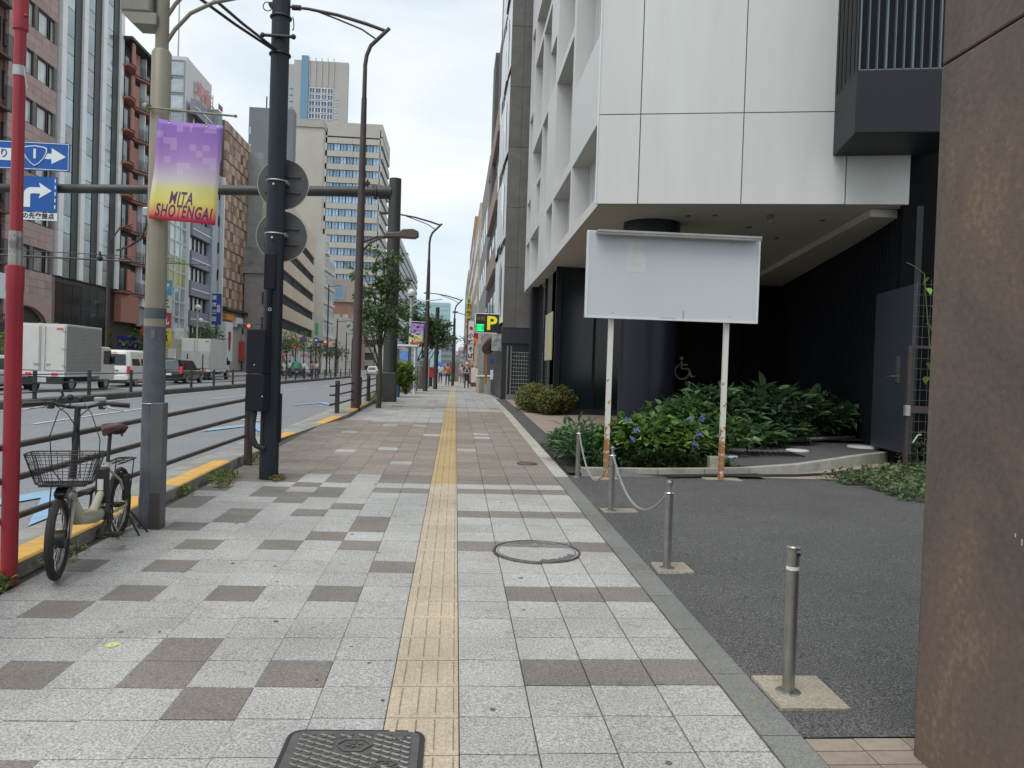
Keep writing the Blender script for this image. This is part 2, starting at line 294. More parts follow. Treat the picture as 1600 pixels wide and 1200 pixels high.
# road markings
mk=ob('road_marking',None,None,kind='structure')
def mark(x0,x1,y0,y1,mat=WPAINT,skew=0,name='road_line',n=1):
    b=MB()
    for i in range(n):
        ya=y0+(y1-y0)*i/n; yb=y0+(y1-y0)*(i+1)/n
        b.quad((x0,ya,rz(x0,ya)+.014),(x1,ya+skew,rz(x1,ya)+.014),(x1,yb+skew,rz(x1,yb)+.014),(x0,yb,rz(x0,yb)+.014))
    return b.build(name,mat,mk,smooth=False)
mark(-12.05,-11.9,-5,400,n=80)
for y in range(0,120,12): mark(-8.85,-8.72,y+5,y+11,n=6)
for y in (7.2,15.5,24.,33.): 
    b=MB()
    z=lambda x,y:rz(x,y)+.016
    for (xa,ya,xb,yb) in ((-3.75,y,-4.3,y+1.3),(-4.9,y,-4.3,y+1.3)):
        b.quad((xa,ya,z(xa,ya)),(xb,yb,z(xb,yb)),(xb,yb+.75,z(xb,yb+.75)),(xa,ya+.75,z(xa,ya+.75)))
    b.build('bicycle_lane_arrow',BLUEP,mk,smooth=False)
for k in range(3): mark(-4.4+.0*k,-5.0,18.1+k*.55,18.35+k*.55,skew=.3,name='painted_mark')
mark(-4.5,-5.,20.3,20.9,skew=.4,name='painted_mark')
for x in(-17,-20.5):
    for y in range(0,120,12): mark(x,x+.13,y+5,y+10,n=2)
# median kerb with fence
med=ob('median_kerb',None,None,kind='structure')
MZ=.17
for i in range(62):
    y=i*1.5+2; MB().box(-12.95,-12.42,y,y+1.494,-.3,MZ,0).build('median_stone',pm('dark_concrete',(.115,.11,.10),.9,col2=(.06,.06,.055),scale=3,rnd=.15,streak=0),med,smooth=False,bevel=.02)
# far sidewalk
fs=sheet('far_sidewalk',[-29.2,-22.3],[-10,20,40,60,100,200,420],lambda x,y:.12,pm('far_paving',(.36,.34,.31),.85,scale=1.5))
fk=MB()
for i in range(60): fk.box(-22.3,-22.05,i*4-5,i*4-1.01,-.2,.12)
fk.build('kerb_stones_far',CONC,fs,smooth=False,kind='stuff')
# right concrete strip, lot, brick apron, gutter slabs
strip=ob('edging_strip',None,None,kind='structure')
y=-1.2
while y<9.5:
    y1=y+.594; b=MB(); z=[gz(1.3,y),gz(1.3,y1)]
    b.add([(1.262,y,z[0]-.1),(1.425,y,z[0]-.1),(1.425,y1,z[1]-.1),(1.262,y1,z[1]-.1),(1.262,y,z[0]+.004),(1.425,y,z[0]+.004),(1.425,y1,z[1]+.004),(1.262,y1,z[1]+.004)],[(4,5,6,7),(0,1,5,4),(1,2,6,5),(2,3,7,6),(3,0,4,7)])
    b.build('edging_slab',CONCG if not (5.05<y+.1<5.2) else CONCY,strip,smooth=False); y+=.6
y=9.5
while y<60:
    xr=float(np.interp(y,[9.5,24,27,60],[1.262,1.262,1.262,1.262])); y1=y+.594; z0,z1=gz(xr,y),gz(xr,y1); b=MB()
    b.add([(xr,y,z0-.05),(xr+.17,y,z0-.05),(xr+.17,y1,z1-.05),(xr,y1,z1-.05),(xr,y,z0+.006),(xr+.17,y,z0+.006),(xr+.17,y1,z1+.006),(xr,y1,z1+.006)],[(4,5,6,7),(0,1,5,4),(1,2,6,5),(2,3,7,6),(3,0,4,7)])
    b.build('edging_slab',speckle('pale_edging',(.43,.415,.365),(.32,.305,.265),(.55,.53,.47),rnd=.12) if 'pale_edging' not in MC else MC['pale_edging'],strip,smooth=False)
    b=MB(); b.quad((xr+.175,y,z0-.02),(xr+.5,y,z0-.01),(xr+.5,y1,z1-.01),(xr+.175,y1,z1-.02)); b.build('gutter_slab',speckle('blue_grey_stone',(.19,.215,.215),(.12,.14,.14),(.28,.3,.3),rnd=.25) if 'blue_grey_stone' not in MC else MC['blue_grey_stone'],strip,smooth=False)
    y+=.6
lot=sheet('asphalt_lot',[1.425,1.9,3,5,9,14],[2.99,4,5,6,7,8,9,10,11,12,13,16,21,27],gz,ASPH,dz=-.002)
apron=sheet('brick_apron',[1.425,1.9,3,5],[-2,0,1,2,2.985],gz,pm('brick_joint',(.25,.22,.19),.9),dz=-.012)
bk=MB().add(*slab(.2,.1,.03,.003,.002)).mesh('paving_brick',pm('apron_brick',(.30,.245,.20),.8,col2=(.22,.18,.15),scale=20,rnd=.15,bump=.2),False)
for j in range(10):
    for i in range(6):
        x=1.53+i*.2+(j%2)*.0; y=2.93-j*.1
        if x<2.6: ob('paving_brick',bk,apron,(x+.0,y,gz(x,y)),(.02,0,0))
plaza=sheet('entrance_paving',[1.77,3,6,10,14],[9.75,10,12,14,17,20,24,27.2],gz,pm('tan_paving',(.34,.28,.23),.8,scale=3),dz=.004)
# ================================================================== manhole covers
IRON=pm('cast_iron',(.085,.085,.082),.55,.5,col2=(.15,.145,.135),scale=9,bump=.3,bscale=90)
z=gz(.66,5.86)
t=thing('manhole_cover','large round manhole cover with worn metal ring, filled with grey paving','manhole cover',(.66,5.86,z+.004)); t.rotation_euler=(.02,.0087,0)
MB().torus((0,0,0),.325,.012,'z',48,6).build('ring',pm('worn_iron',(.16,.15,.135),.5,.6,col2=(.07,.065,.06),scale=20),t)
MB().torus((0,0,0),.295,.006,'z',48,6).build('inner_ring',MC['worn_iron'],t)
b=MB().lathe([(.31,-.01),(.31,.004)],n=48); b.build('paving_fill',GRAN,t)
b=MB().add([(.3*math.cos(a)*k,.3*math.sin(a)*k,.0055) for a in np.linspace(.6,2.6,14) for k in(1,.75+.08*math.sin(a*17))],[(2*i,2*i+1,2*i+3,2*i+2) for i in range(13)])
b.build('mortar_patch',pm('dark_mortar',(.13,.13,.125),.9),t); b=MB().add([(.3*math.cos(a)*k,.3*math.sin(a)*k,.0055) for a in np.linspace(4.7,6.0,12) for k in(1,.8+.07*math.sin(a*23))],[(2*i,2*i+1,2*i+3,2*i+2) for i in range(11)]); b.build('mortar_patch',MC['dark_mortar'],t)
b=MB().quad((-.3,.12,.0058),(.27,.12,.0058),(.2,.21,.0058),(-.22,.21,.0058)); b.build('brown_fill',BRN,t,smooth=False)
z=gz(1.06,10.7)
t=thing('manhole_cover','small dark round cover in the brown paving near the planting bed','manhole cover',(1.02,10.6,z+.004)); t.rotation_euler=(.02,.0087,0)
MB().lathe([(.13,-.01),(.13,.003),(.125,.006)],n=28).build('lid',IRON,t); MB().torus((0,0,.004),.135,.006,'z',32,6).build('ring',IRON,t)
z=gz(-.33,2.75)
t=thing('handhole_cover','cast iron utility cover with rounded corners, diamond grid and hexagon emblem at the bottom edge','utility cover',(-.335,2.80,z+.010)); t.rotation_euler=(.02,.0087,.0)
def rrect(w,h,r,n=6):
    return [(sx*(w-r)+r*math.cos(a),sy*(h-r)+r*math.sin(a)) for sx,sy,a0 in((1,1,0),(-1,1,PI/2),(-1,-1,PI),(1,-1,3*PI/2)) for a in np.linspace(a0,a0+PI/2,n)]
HW,HH=.262,.262
MB().prism(rrect(HW,HH,.06),-.02,.003).build('frame',pm('iron_dark',(.05,.05,.048),.6,.4),t,smooth=False)
MB().prism(rrect(HW-.018,HH-.018,.05),-.02,.008).build('lid',IRON,t,smooth=False,bevel=.003)
g=MB(); st=.05
for s in(-1,1):
    for k in range(-14,15):
        c=k*.036; pts=[]
        for u in np.linspace(-.35,.35,141):
            x,y=u,(u*s*.5+c)
            inside=abs(x)<HW-.05 and abs(y)<HH-.05 and not (abs(x)<.07 and abs(y-.13)<.055) and not((x-.17)**2+(y-.19)**2<.022**2) and not(abs(x-.13)<.045 and abs(y-.0)<.02)
            if inside: pts.append((x,y,.0095))
            else:
                if len(pts)>3: g.tube([pts[0],pts[-1]],.0042,4)
                pts=[]
        if len(pts)>3: g.tube([pts[0],pts[-1]],.0042,4)
g.build('diamond_grid',pm('iron_worn',(.17,.165,.155),.4,.6,scale=30),t)
hx=[(.066*math.cos(a),.13+.048*math.sin(a)) for a in np.linspace(0,2*PI,7)[:-1]]
MB().tube([(x,y,.011) for x,y in hx+hx[:1]],.004,6).build('hexagon',MC['iron_worn'],t)
b=MB(); b.torus((0,.13,.011),.008,.003,'z',16,5)
for k in range(6): a=k*PI/3+.3; b.tube([(.012*math.cos(a),.13+.010*math.sin(a),.011),(.036*math.cos(a),.13+.028*math.sin(a),.011)],[.004,.001],5)
b.build('star_emblem',MC['iron_worn'],t); MB().lathe([(.018,.0),(.018,.011),(.015,.013)],x=.17,y=.19,n=18).build('bolt_cap',MC['iron_worn'],t)
text('cast_number','30',.024,(.13,0,.011),MC['iron_worn'],t,rot=(0,0,0)); MB().tube([(.13+.04*math.cos(a),.02*math.sin(a),.0105) for a in np.linspace(0,2*PI,7)],.003,5).build('number_border',MC['iron_worn'],t)
# paint mark
p=G(175,1010); t=thing('spray_mark','small yellow and white survey mark sprayed on a pale paving tile','survey mark',(p.x,p.y,gz(p.x,p.y)+.0035)); t.rotation_euler=(.02,0,0)
MB().lathe([(.03,-.001),(.03,.0008)],n=20,sy=1.1).build('yellow_spot',pm('spray_yellow',(.62,.58,.16),.7),t); MB().lathe([(.014,0),(.014,.0014)],n=16).build('white_spot',pm('spray_white',(.75,.75,.68),.7),t); MB().box(-.006,.006,-.005,.005,0,.002).build('centre_dot',BLACKP,t)
# ================================================================== bollards + chains
def bollard(Y,label,cap=2):
    x=1.545; z=gz(x,Y); t=thing('bollard',label,'bollard',(x,Y,z),0,'steel bollards along the sidewalk edge')
    MB().lathe([(.062,-.002),(.062,.006),(.052,.012),(.03,.013)],n=24).build('base_flange',STEEL,t)
    if cap==2:
        MB().lathe([(.028,.0),(.028,.56),(.0282,.562)],n=24).build('post',STEEL,t); MB().lathe([(.0295,.562),(.0295,.578)],n=24).build('band',pm('reflective_band',(.7,.7,.68),.3),t)
        MB().lathe([(.028,.578),(.028,.655),(.032,.658),(.032,.664),(.026,.67)],n=24).build('cap',STEEL,t); MB().box(.002,.02,-.0295,-.026,.628,.64).build('slot',BLK,t)
        MB().box(.004,.019,-.0305,-.027,.643,.652).build('clip',GALV,t)
    else:
        MB().lathe([(.028,0),(.028,.53),(.0295,.535),(.0295,.55),(.012,.552),(.012,.60),(.02,.605),(.02,.62),(.008,.63)],n=24).build('post',STEEL,t); MB().torus((0,0,.545),.034,.006,'z',20,6).build('ring',CHROME,t); MB().torus((0,0,.612),.02,.004,'y',16,6).build('hook',CHROME,t)
    return t
bollard(3.391,'nearest thin steel bollard with white band, on a tan concrete pad',2); bollard(5.418,'second steel bollard from the camera with a chain hooked to its ringed top',1)
bollard(7.435,'steel bollard in the middle of the chain, beside the left sign post',1); bollard(9.5,'farthest steel bollard, browned, at the planting bed corner',1)
for i,(x0,x1,y0,y1) in enumerate(((1.44,1.75,3.22,3.56),(1.46,1.72,5.3,5.56),(1.46,1.80,7.36,7.55),(1.74,2.02,9.36,9.56),(3.16,3.62,9.48,9.74))):
    b=MB().box(x0,x1,y0,y1,-.02,.010); b.v=[(v[0]+random.uniform(-.012,.012),v[1]+random.uniform(-.01,.01),v[2]+gz(v[0],v[1])) for v in b.v]; b.build('concrete_pad',CONCY,lot,smooth=False)
def chain(a,bp,sag,label,n):
    t=thing('chain',label,'chain',a); a=Vector(a); bp=Vector(bp); lk=MB().torus((0,0,0),.009,.0028,'z',10,5); lk.v=[(v[0]*1.45,v[1],v[2]) for v in lk.v]; me=lk.mesh('chain_link',GALV)
    P=[]
    for i in range(n+1):
        u=i/n; p=a.lerp(bp,u); p.z-=sag*4*u*(1-u); P.append(p)
    for i in range(n):
        d=(P[i+1]-P[i]); q=d.to_track_quat('X','Z'); o=ob('chain_link',me,t,P[i].lerp(P[i+1],.5)-a); o.rotation_mode='QUATERNION'
        o.rotation_quaternion=q@Matrix.Rotation(PI/2*(i%2)+PI/4,4,'X').to_quaternion(); o.scale=(d.length/.0195,1,1)
chain((1.545,5.44,gz(1.5,5.4)+.55),(1.545,7.42,gz(1.5,7.4)+.56),.30,'grey steel chain hanging between the second and third bollards',108)
chain((1.545,7.45,gz(1.5,7.4)+.55),(1.545,9.48,gz(1.5,9.5)+.56),.40,'grey steel chain hanging in front of the planting bed corner',112)
# ================================================================== poles, left of the sidewalk
def vround(a,b,n=6): pass
x,y=-2.695,4.97; z=gz(x,y)
t=thing('sign_pole','glossy dark red pole nearest the camera with silver bands, cut by the left edge','pole',(x,y,z))
MB().lathe([(.047,0),(.047,1.80),(.050,1.815),(.050,1.90),(.050,1.96),(.040,1.965)],n=28).build('lower_tube',RED,t)
MB().lathe([(.036,1.96),(.034,3.25),(.033,3.42)],n=28).build('upper_tube',RED,t)
MB().lathe([(.033,3.38),(.043,3.39),(.043,3.56),(.040,3.585),(.030,3.60),(.028,6.2)],n=28).build('top_sleeve',RED,t)
MB().lathe([(.040,1.965),(.038,2.17)],n=28).build('tape_band',wear('tape',(.30,.29,.27),(.16,.15,.14),.5,14,rough=.35,metal=.5),t)
MB().lathe([(.037,3.11),(.037,3.17)],n=28).build('clamp_band',GALV,t)
b=MB(); b.ball((.040,-.02,3.47),.012); b.ball((-.044,0,3.43),.009); b.build('bolt',RED,t)
b=MB().box(.05,.075,-.01,-.005,3.04,3.14); b.xf(Matrix.Rotation(-.25,4,'Y')@Matrix.Identity(4)); 
t2=thing('plate','small white tilted tag fixed to the silver clamp of the red pole','plate',(x+.04,y-.02,z+3.155)); b=MB(); b.add([(0,0,0),(.015,-.045,-.0),(.045,-.05,-.13),(.012,0,-.15),(0,.004,0),(.015,-.041,0),(.045,-.046,-.13),(.012,.004,-.15)],[(0,1,2,3),(7,6,5,4),(0,4,5,1),(1,5,6,2),(2,6,7,3),(3,7,4,0)]); b.build('tag_face',WHITE,t2); 
# beige / grey lamp pole
x,y=-2.47,6.6; z=gz(x,y)
t=thing('lamp_post','thick street pole, beige above and blue-grey below, carrying a shopping street banner','lamp post',(x,y,z))
MB().lathe([(.093,0),(.093,.25),(.088,.26),(.083,1.65)],n=36).build('lower_shaft',GREYB,t); MB().lathe([(.083,1.65),(.082,1.725),(.082,1.80)],n=36).build('beige_ring',BEIGE,t); MB().lathe([(.084,1.715),(.084,1.80)],n=36).build('grey_band',GREYB,t)
MB().lathe([(.0815,1.80),(.076,3.88),(.060,3.905)],n=36).build('upper_shaft',BEIGE,t); MB().lathe([(.052,3.89),(.050,6.)],n=28).build('top_shaft',BEIGE,t)
MB().box(.02,.115,-.10,.02,-.0,1.03).build('cable_channel',pm('grey_channel',(.12,.13,.14),.5,var=.2),t,bevel=.006); MB().box(.024,.11,-.104,-.0,.0,.30).build('channel_base',pm('brown_grey',(.07,.065,.062),.6,var=.2),t,bevel=.004)
b=MB(); b.box(-.12,-.04,-.02,.07,2.545,2.625); b.build('junction_box',GALV,t,bevel=.012)
MB().tube([(-.08,-.02,2.55),(-.07,-.05,2.48),(-.10,-.06,2.36),(-.2,-.03,2.30),(-.4,.2,2.29)],.009,8).build('cable',BLACKP,t)
MB().box(-.30,-.06,-.09,.12,4.17,4.6).build('speaker_box',pm('box_grey',(.27,.26,.22),.5,var=.15),t,bevel=.02); MB().prism([(-.30,4.17),(-.20,4.08),(-.02,4.08),(-.02,4.17)],-.085,.115,'y').build('speaker_box_base',MC['box_grey'],t)
for k,h in enumerate((3.98,4.19)): MB().tube([(.04,0,h),(.10,0,h+.10),(.22,0,h+.24),(.40,0,h+.34),(.7,0,h+.42),(1.0,0,h+.44)],.016,10).build('arm_brace',BEIGE,t)
b=MB(); b.ball((-.085,-.08,3.42),.03); b.tube([(-.085,-.085,3.42),(-.05,-.11,3.405)],[.022,.028],12); b.build('bracket_knob',BEIGE,t)
MB().tube([(-.05,-.10,3.405),(.62,-.10,3.375)],.0085,10).build('banner_arm',BEIGE,t); MB().ball((.63,-.10,3.375),.014).build('arm_tip',BEIGE,t)
MB().box(.0,.03,-.085,-.08,1.55,1.62).build('number_plate',pm('plate_grey',(.12,.13,.14),.5),t)
MB().torus((0,0,1.02),.091,.004,'z',36,6).build('strap',GALV,t)
# banner (no mascot)
BN=bpy.data.materials.new('banner_print'); BN.use_nodes=True; nt=BN.node_tree; N=nt.nodes.new; L=nt.links.new; bb=nt.nodes['Principled BSDF']; bb.inputs['Roughness'].default_value=.55
tc=N('ShaderNodeTexCoord'); sp=N('ShaderNodeSeparateXYZ'); L(tc.outputs['Generated'],sp.inputs[0]); cr=N('ShaderNodeValToRGB'); e=cr.color_ramp.elements
e[0].position=0; e[0].color=(.62,.03,.10,1); e[1].position=1; e[1].color=(.22,.10,.42,1)
for p,c in((.055,(.72,.08,.10)),(.13,(.75,.42,.12)),(.20,(.72,.64,.16)),(.33,(.62,.60,.22)),(.42,(.56,.50,.52)),(.62,(.42,.26,.56)),(.8,(.33,.17,.52))): k=e.new(p); k.color=(*c,1)
L(sp.outputs[2],cr.inputs[0])
vm=N('ShaderNodeMapping'); vm.inputs['Scale'].default_value=(11,1,17); L(tc.outputs['Generated'],vm.inputs[0]); fl=N('ShaderNodeVectorMath'); fl.operation='FLOOR'; L(vm.outputs[0],fl.inputs[0])
wn=N('ShaderNodeTexWhiteNoise'); L(fl.outputs[0],wn.inputs[0]); gr=N('ShaderNodeMath'); gr.operation='GREATER_THAN'; gr.inputs[1].default_value=.86; L(wn.outputs[0],gr.inputs[0])
mu=N('ShaderNodeMath'); mu.operation='MULTIPLY'; mu.inputs[1].default_value=.22; L(gr.outputs[0],mu.inputs[0])
mr=N('ShaderNodeMapRange'); mr.inputs[1].default_value=.12; mr.inputs[2].default_value=.3; L(sp.outputs[2],mr.inputs[0]); mu2=N('ShaderNodeMath'); mu2.operation='MULTIPLY'; L(mu.outputs[0],mu2.inputs[0]); L(mr.outputs[0],mu2.inputs[1])
mx=N('ShaderNodeMix'); mx.data_type='RGBA'; mx.inputs[7].default_value=(.72,.66,.74,1); L(mu2.outputs[0],mx.inputs[0]); L(cr.outputs[0],mx.inputs[6]); L(mx.outputs[2],bb.inputs['Base Color'])
INK=pm('banner_ink',(.11,.03,.11),.6,var=0)
def banner(loc,w,h,label,nx=14,nz=20,txt=True,rot=0,skew=-.06,group='shopping street banners'):
    t=thing('banner',label,'banner',loc,rot,group); b=MB()
    def P(u,v,o=0): # u 0..1 , v 0 bottom ..1 top
        x=u*w+skew*(1-v); y=.018*math.sin(u*6.2+.5)*(.4+.6*(1-v))+.05*(1-v)*u-.012*math.sin(v*9)*(1-u)
        return (x,y-o,-h*(1-v)-.025*u-.010*math.sin(u*PI)*(1 if v>.9 else 0))
    for j in range(nz+1):
        for i in range(nx+1): b.v.append(P(i/nx,j/nz))
    b.f=[(j*(nx+1)+i,j*(nx+1)+i+1,(j+1)*(nx+1)+i+1,(j+1)*(nx+1)+i) for j in range(nz) for i in range(nx)]; b.m=[0]*len(b.f)
    o=b.build('cloth',BN,t); s=o.modifiers.new('thickness','SOLIDIFY'); s.thickness=.0015; s.offset=1
    if txt:
        for body,v0,sz,u0 in (('MITA',.225,.140,.46),('SHOTENGAI',.092,.140,.51)):
            q=text('lettering',body,sz,(0,0,0),INK,t,rot=(0,0,0),ext=0,bold=.003,shear=.2,sx=1,sp=1.12); me=q.data
            xs=[v.co.x for v in me.vertices]; wd=(max(xs)-min(xs)); tw=(.37 if body=='MITA' else .86)*w
            for v in me.vertices:
                u=u0+(v.co.x/wd)*tw/w; vv=v0+v.co.y/h; p=P(u,vv,.003); v.co=Vector(p)
    for u in(.17,.75):
        p=P(u,1); b=MB(); b.torus((p[0],p[1]-.004,p[2]-.012),.010,.003,'y',14,5); b.tube([(p[0],p[1]-.003,p[2]-.005),(p[0],p[1],p[2]+.045)],.002,5); b.build('grommet',CHROME,t)
    return t
bt=banner((x+.03,y-.12,z+3.315),.51,.80,'large purple to yellow banner reading MITA SHOTENGAI on the beige pole')
# navy pole with cabinet and round sign backs
x,y=-2.10,9.1; z=gz(x,y)
t=thing('utility_pole','dark navy utility pole with metal cabinets and a curved conduit at its foot','utility pole',(x,y,z))
MB().lathe([(.107,0),(.107,.35),(.105,2.6),(.098,6.8)],n=36).build('shaft',NAVYP,t)
MB().prism([(-.235,-.20),(-.03,-.24),(.02,-.16),(.0,.03),(-.235,-.02)],.78,1.2,'z').build('lower_cabinet',NAVY,t,bevel=.008)
MB().prism([(-.235,-.20),(-.03,-.24),(.02,-.16),(.0,.03),(-.235,-.02)],1.205,1.70,'z').build('upper_cabinet',NAVY,t,bevel=.008)
MB().box(.085,.125,-.03,.03,.42,.98).build('side_channel',NAVY,t,bevel=.004)
for p in((-.14,-.216,1.30),(-.04,-.233,.95)): MB().ball(p,.009).build('latch',CHROME,t)
MB().ball((-.13,-.215,1.50),.012,sc=(1,.3,1)).build('keyhole',BLK,t)
b=MB().tube([(-.15,-.1,.80),(-.165,-.12,.62),(-.155,-.14,.47),(-.12,-.13,.39),(-.06,-.11,.36),(-.03,-.1,.36)],.033,12); b.build('conduit',BLACKP,t)
MB().box(-.08,.045,-.14,-.09,2.16,2.56).build('meter_box',NAVY,t,bevel=.006); MB().tube([(-.02,-.12,1.70),(-.02,-.13,2.16)],.03,12).build('conduit_upper',NAVY,t); MB().torus((-.0,-.16,1.93),.016,.006,'y',14,6).build('cable_eye',CHROME,t)
for h in (5.0,5.42):
    MB().torus((0,0,h-z),.112,.012,'z',28,6).build('clamp',BLACKP,t)
b=MB(); b.tube([(-.17,-.12,5.0),(.17,-.12,5.0)],.018,10); b.tube([(.12,0,5.38),(.22,0,5.38)],.03,10); b.ball((-.17,-.12,5.0),.028); b.ball((.17,-.12,5.0),.03); b.build('clamp_arm',BLACKP,t)
b=MB().torus((.13,0,5.2),.07,.006,'x',20,6,a0=-1.6,a1=1.6); b.torus((-.14,-.05,5.35),.05,.006,'y',20,6); b.build('cable_loop',BLACKP,t)
SB=pm('sign_back',(.105,.115,.11),.5,.3,var=.25,scale=3)
for k,hh in enumerate((3.40,2.80)):
    s=thing('round_sign','%s of two round road signs on the navy pole, seen from its grey back'%('upper','lower')[k],'road sign',(x+.045,y+.13,z+hh))
    MB().tube([(0,0,0),(0,.006,0)],.29,48).build('disc',SB,s); MB().torus((0,.003,0),.29,.005,'y',48,6).build('rim',GALV,s)
    b=MB(); 
    for q in(-.09,.09): b.box(-.20,.20,-.022,-.001,q-.012,q+.012)
    b.build('stiffener',SB,s); b=MB(); b.box(-.16,-.15,-.14,0,-.02,.02); b.torus((-.045,-.13,0),.112,.008,'z',24,5,a0=PI,a1=2*PI); b.box(.06,.075,-.14,0,-.02,.02); b.build('clamp',GALV,s); MB().ball((-.05,-.252,-.06),.016).build('bolt',GALV,s)
# cables from the top left to the navy pole
for k in range(2):
    a=Vector((x-.02,y-.1,5.0+.02*k)); c0=(-.55,-.0)[0]; b=D(285+30*k,-22+4*k,7.2); t=thing('cable','%s black cable running from the navy pole up past the beige pole'%('lower','upper')[k],'cable',a)
    b2=b+(b-a)*.6; P=[Vector((0,0,0)),(b-a)*.5-Vector((0,0,.015)),(b-a),(b2-a)]; MB().tube(P,.015,8).build('strand',BLACKP,t)
# street lamp (brown) 19.3 m
def lamp(px,py,Y,H,label,arms=True,group='brown street lamps'):
    x=px;z=gz(x,Y); t=thing('street_lamp',label,'street lamp',(x,Y,z),0,group)
    MB().lathe([(.115,0),(.115,1.9),(.11,2.0),(.09,5.0),(.065,H-1.7)],n=24).build('shaft',BROWNM,t)
    P=[(0,0,H-1.7),(.0,0,H-.90),(.03,0,H-.66),(.12,0,H-.42),(.56,0,H+.03)]; MB().tube(P,[.055,.05,.05,.05,.045],12).build('neck',BROWNM,t)
    MB().tube([(.50,0,H-.05),(.0,0,H+.10),(-.7,0,H+.27),(-1.4,0,H+.37),(-2.0,0,H+.40)],[.04,.042,.04,.035,.03],10).build('arm',BROWNM,t)
    MB().tube([(.27,0,H-.27),(-.1,0,H-.04),(-.7,0,H+.17),(-1.2,0,H+.33)],[.022]*4,8).build('brace',BROWNM,t)
    b=MB(); b.prism([(-.36,-.02),(-.33,.04),(-.1,.06),(.0,.04),(0,-.02),(-.1,-.05),(-.3,-.05)],-.11,.11,'y'); b.xf(Matrix.Translation((-1.98,0,H+.40))); b.build('lamp_head',BROWNM,t,bevel=.02)
    return t
L1=lamp(-2.42,0,19.33,9.35,'tall brown street lamp behind the far guard rail post, with a second lower lamp head')
b=MB().tube([(.06,0,3.93),(.25,0,4.15),(.5,0,4.28),(.75,0,4.32)],.03,10); b.tube([(.06,0,4.15),(.4,0,4.30),(.75,0,4.33)],.03,10); b.build('low_arm',BROWNM,L1)
b=MB(); b.prism([(.55,4.28),(.62,4.40),(.95,4.43),(1.02,4.50),(1.28,4.52),(1.42,4.46),(1.42,4.34),(1.33,4.29),(.9,4.30)],-.12,.12,'y'); b.build('low_lamp_head',pm('lamp_bronze',(.10,.07,.055),.45),L1,bevel=.02)
b=MB().box(.09,.2,-.05,.05,5.55,5.62); b.box(.12,.16,-.03,.03,5.5,5.68); b.build('camera_bracket',BLK,L1)
# gantry
x,y=-2.0,24.05; z=gz(x,y)
t=thing('sign_gantry','dark grey gantry post with a long horizontal arm over the road','gantry',(x,y,z))
GD=pm('gantry_grey',(.045,.047,.043),.5,var=.2)
MB().lathe([(.21,0),(.21,2.8),(.20,4.0),(.185,6.75),(.18,6.8)],n=28).build('post',GD,t)
MB().tube([(-.1,-.0,6.40),(-12.8,0,5.90)],[.16,.125],16).build('arm',GD,t); MB().tube([(-.55,0,6.36),(-.60,0,6.358)],.22,16).build('flange',GD,t); MB().tube([(-.1,0,6.37),(-.5,0,6.365)],.20,16).build('arm_socket',GD,t)
b=MB()
for k in range(8): a=k*PI/4; b.ball((-.63,.19*math.cos(a),6.36+.19*math.sin(a)),.025,6,5)
b.build('flange_bolt',BLK,t); MB().box(-.22,.22,-.22,.22,0,.9).build('base_cover',GD,t,bevel=.03)
SBL=pm('sign_blue',(.0,.085,.36),.4,var=.04); SW=pm('sign_white',(.72,.76,.78),.4,var=.03)
s=thing('route_sign','long blue direction sign with white arrow and a route 1 shield on the gantry','road sign',(-14.78,23.75,6.88))
w_,h_=3.35,.82
MB().prism([(p[0]+w_/2,p[1]+h_/2) for p in rrect(w_/2,h_/2,.05)],0,.04,'y').build('panel',SBL,s,smooth=False)
b=MB(); o_=[(p[0]+w_/2,p[1]+h_/2) for p in rrect(w_/2-.03,h_/2-.03,.04)]; b.tube([(a,-.004,c) for a,c in o_+o_[:1]],.011,4); b.build('border',SW,s)
b=MB().prism([(.5,.25),(1.72,.25),(1.82,.42),(1.72,.60),(.5,.60)],-.008,0,'y'); b.build('name_arrow',SW,s,smooth=False)
text('street_name','桜田通り',.29,(1.12,-.012,.435),pm('sign_text_blue',(.0,.05,.26),.5),s,bold=.006,ext=.001,sx=.93)
MB().prism([(1.75,.25),(1.87,.42),(1.75,.60),(1.82,.60),(1.94,.42),(1.82,.25)],-.009,0,'y').build('chevron',SBL,s,smooth=False)
MB().prism([(1.98,.34),(2.85,.34),(2.85,.20),(3.25,.42),(2.85,.66),(2.85,.50),(1.98,.50)],-.006,0,'y').build('arrow',SW,s,smooth=False)
def shield(k): return [(2.38+k*(u-0),.43+k*v) for u,v in ((0,-.33),(.13,-.25),(.26,-.10),(.36,.10),(.37,.22),(.30,.27),(0,.31),(-.30,.27),(-.37,.22),(-.36,.10),(-.26,-.10),(-.13,-.25))]
MB().prism(shield(1),-.012,0,'y').build('shield_border',SBL,s,smooth=False); MB().prism(shield(.93),-.015,0,'y').build('shield_rim',SW,s,smooth=False); MB().prism(shield(.84),-.018,0,'y').build('shield',SBL,s,smooth=False); text('route_number','1',.36,(2.38,-.022,.46),SW,s,bold=.016,ext=.001)
s=thing('turn_sign','square blue sign with a white right-turn arrow below the gantry arm','road sign',(-12.80,23.78,5.69))
MB().box(0,1.02,0,.04,0,1.02).build('panel',SBL,s); b=MB()
A=[(.10,.12),(.10,.50)]+[(.10+.22*(1-math.cos(a)),.50+.20*math.sin(a)) for a in np.linspace(.2,PI/2,6)]+[(.56,.70),(.52,.84),(.88,.61),(.52,.38),(.56,.52)]+[(.34+0*math.cos(a)-.06*math.sin(a)+.0,.47+.05*math.cos(a)) for a in np.linspace(0,PI/2,4)]+[(.28,.12)]
b.prism(A,-.01,0,'y'); b.build('arrow',SW,s,smooth=False); b=MB()
for k in range(5): b.box(.96,.99,-.008,0,.1+k*.19,.2+k*.19)
b.build('edge_dash',SW,s,smooth=False,kind='stuff')
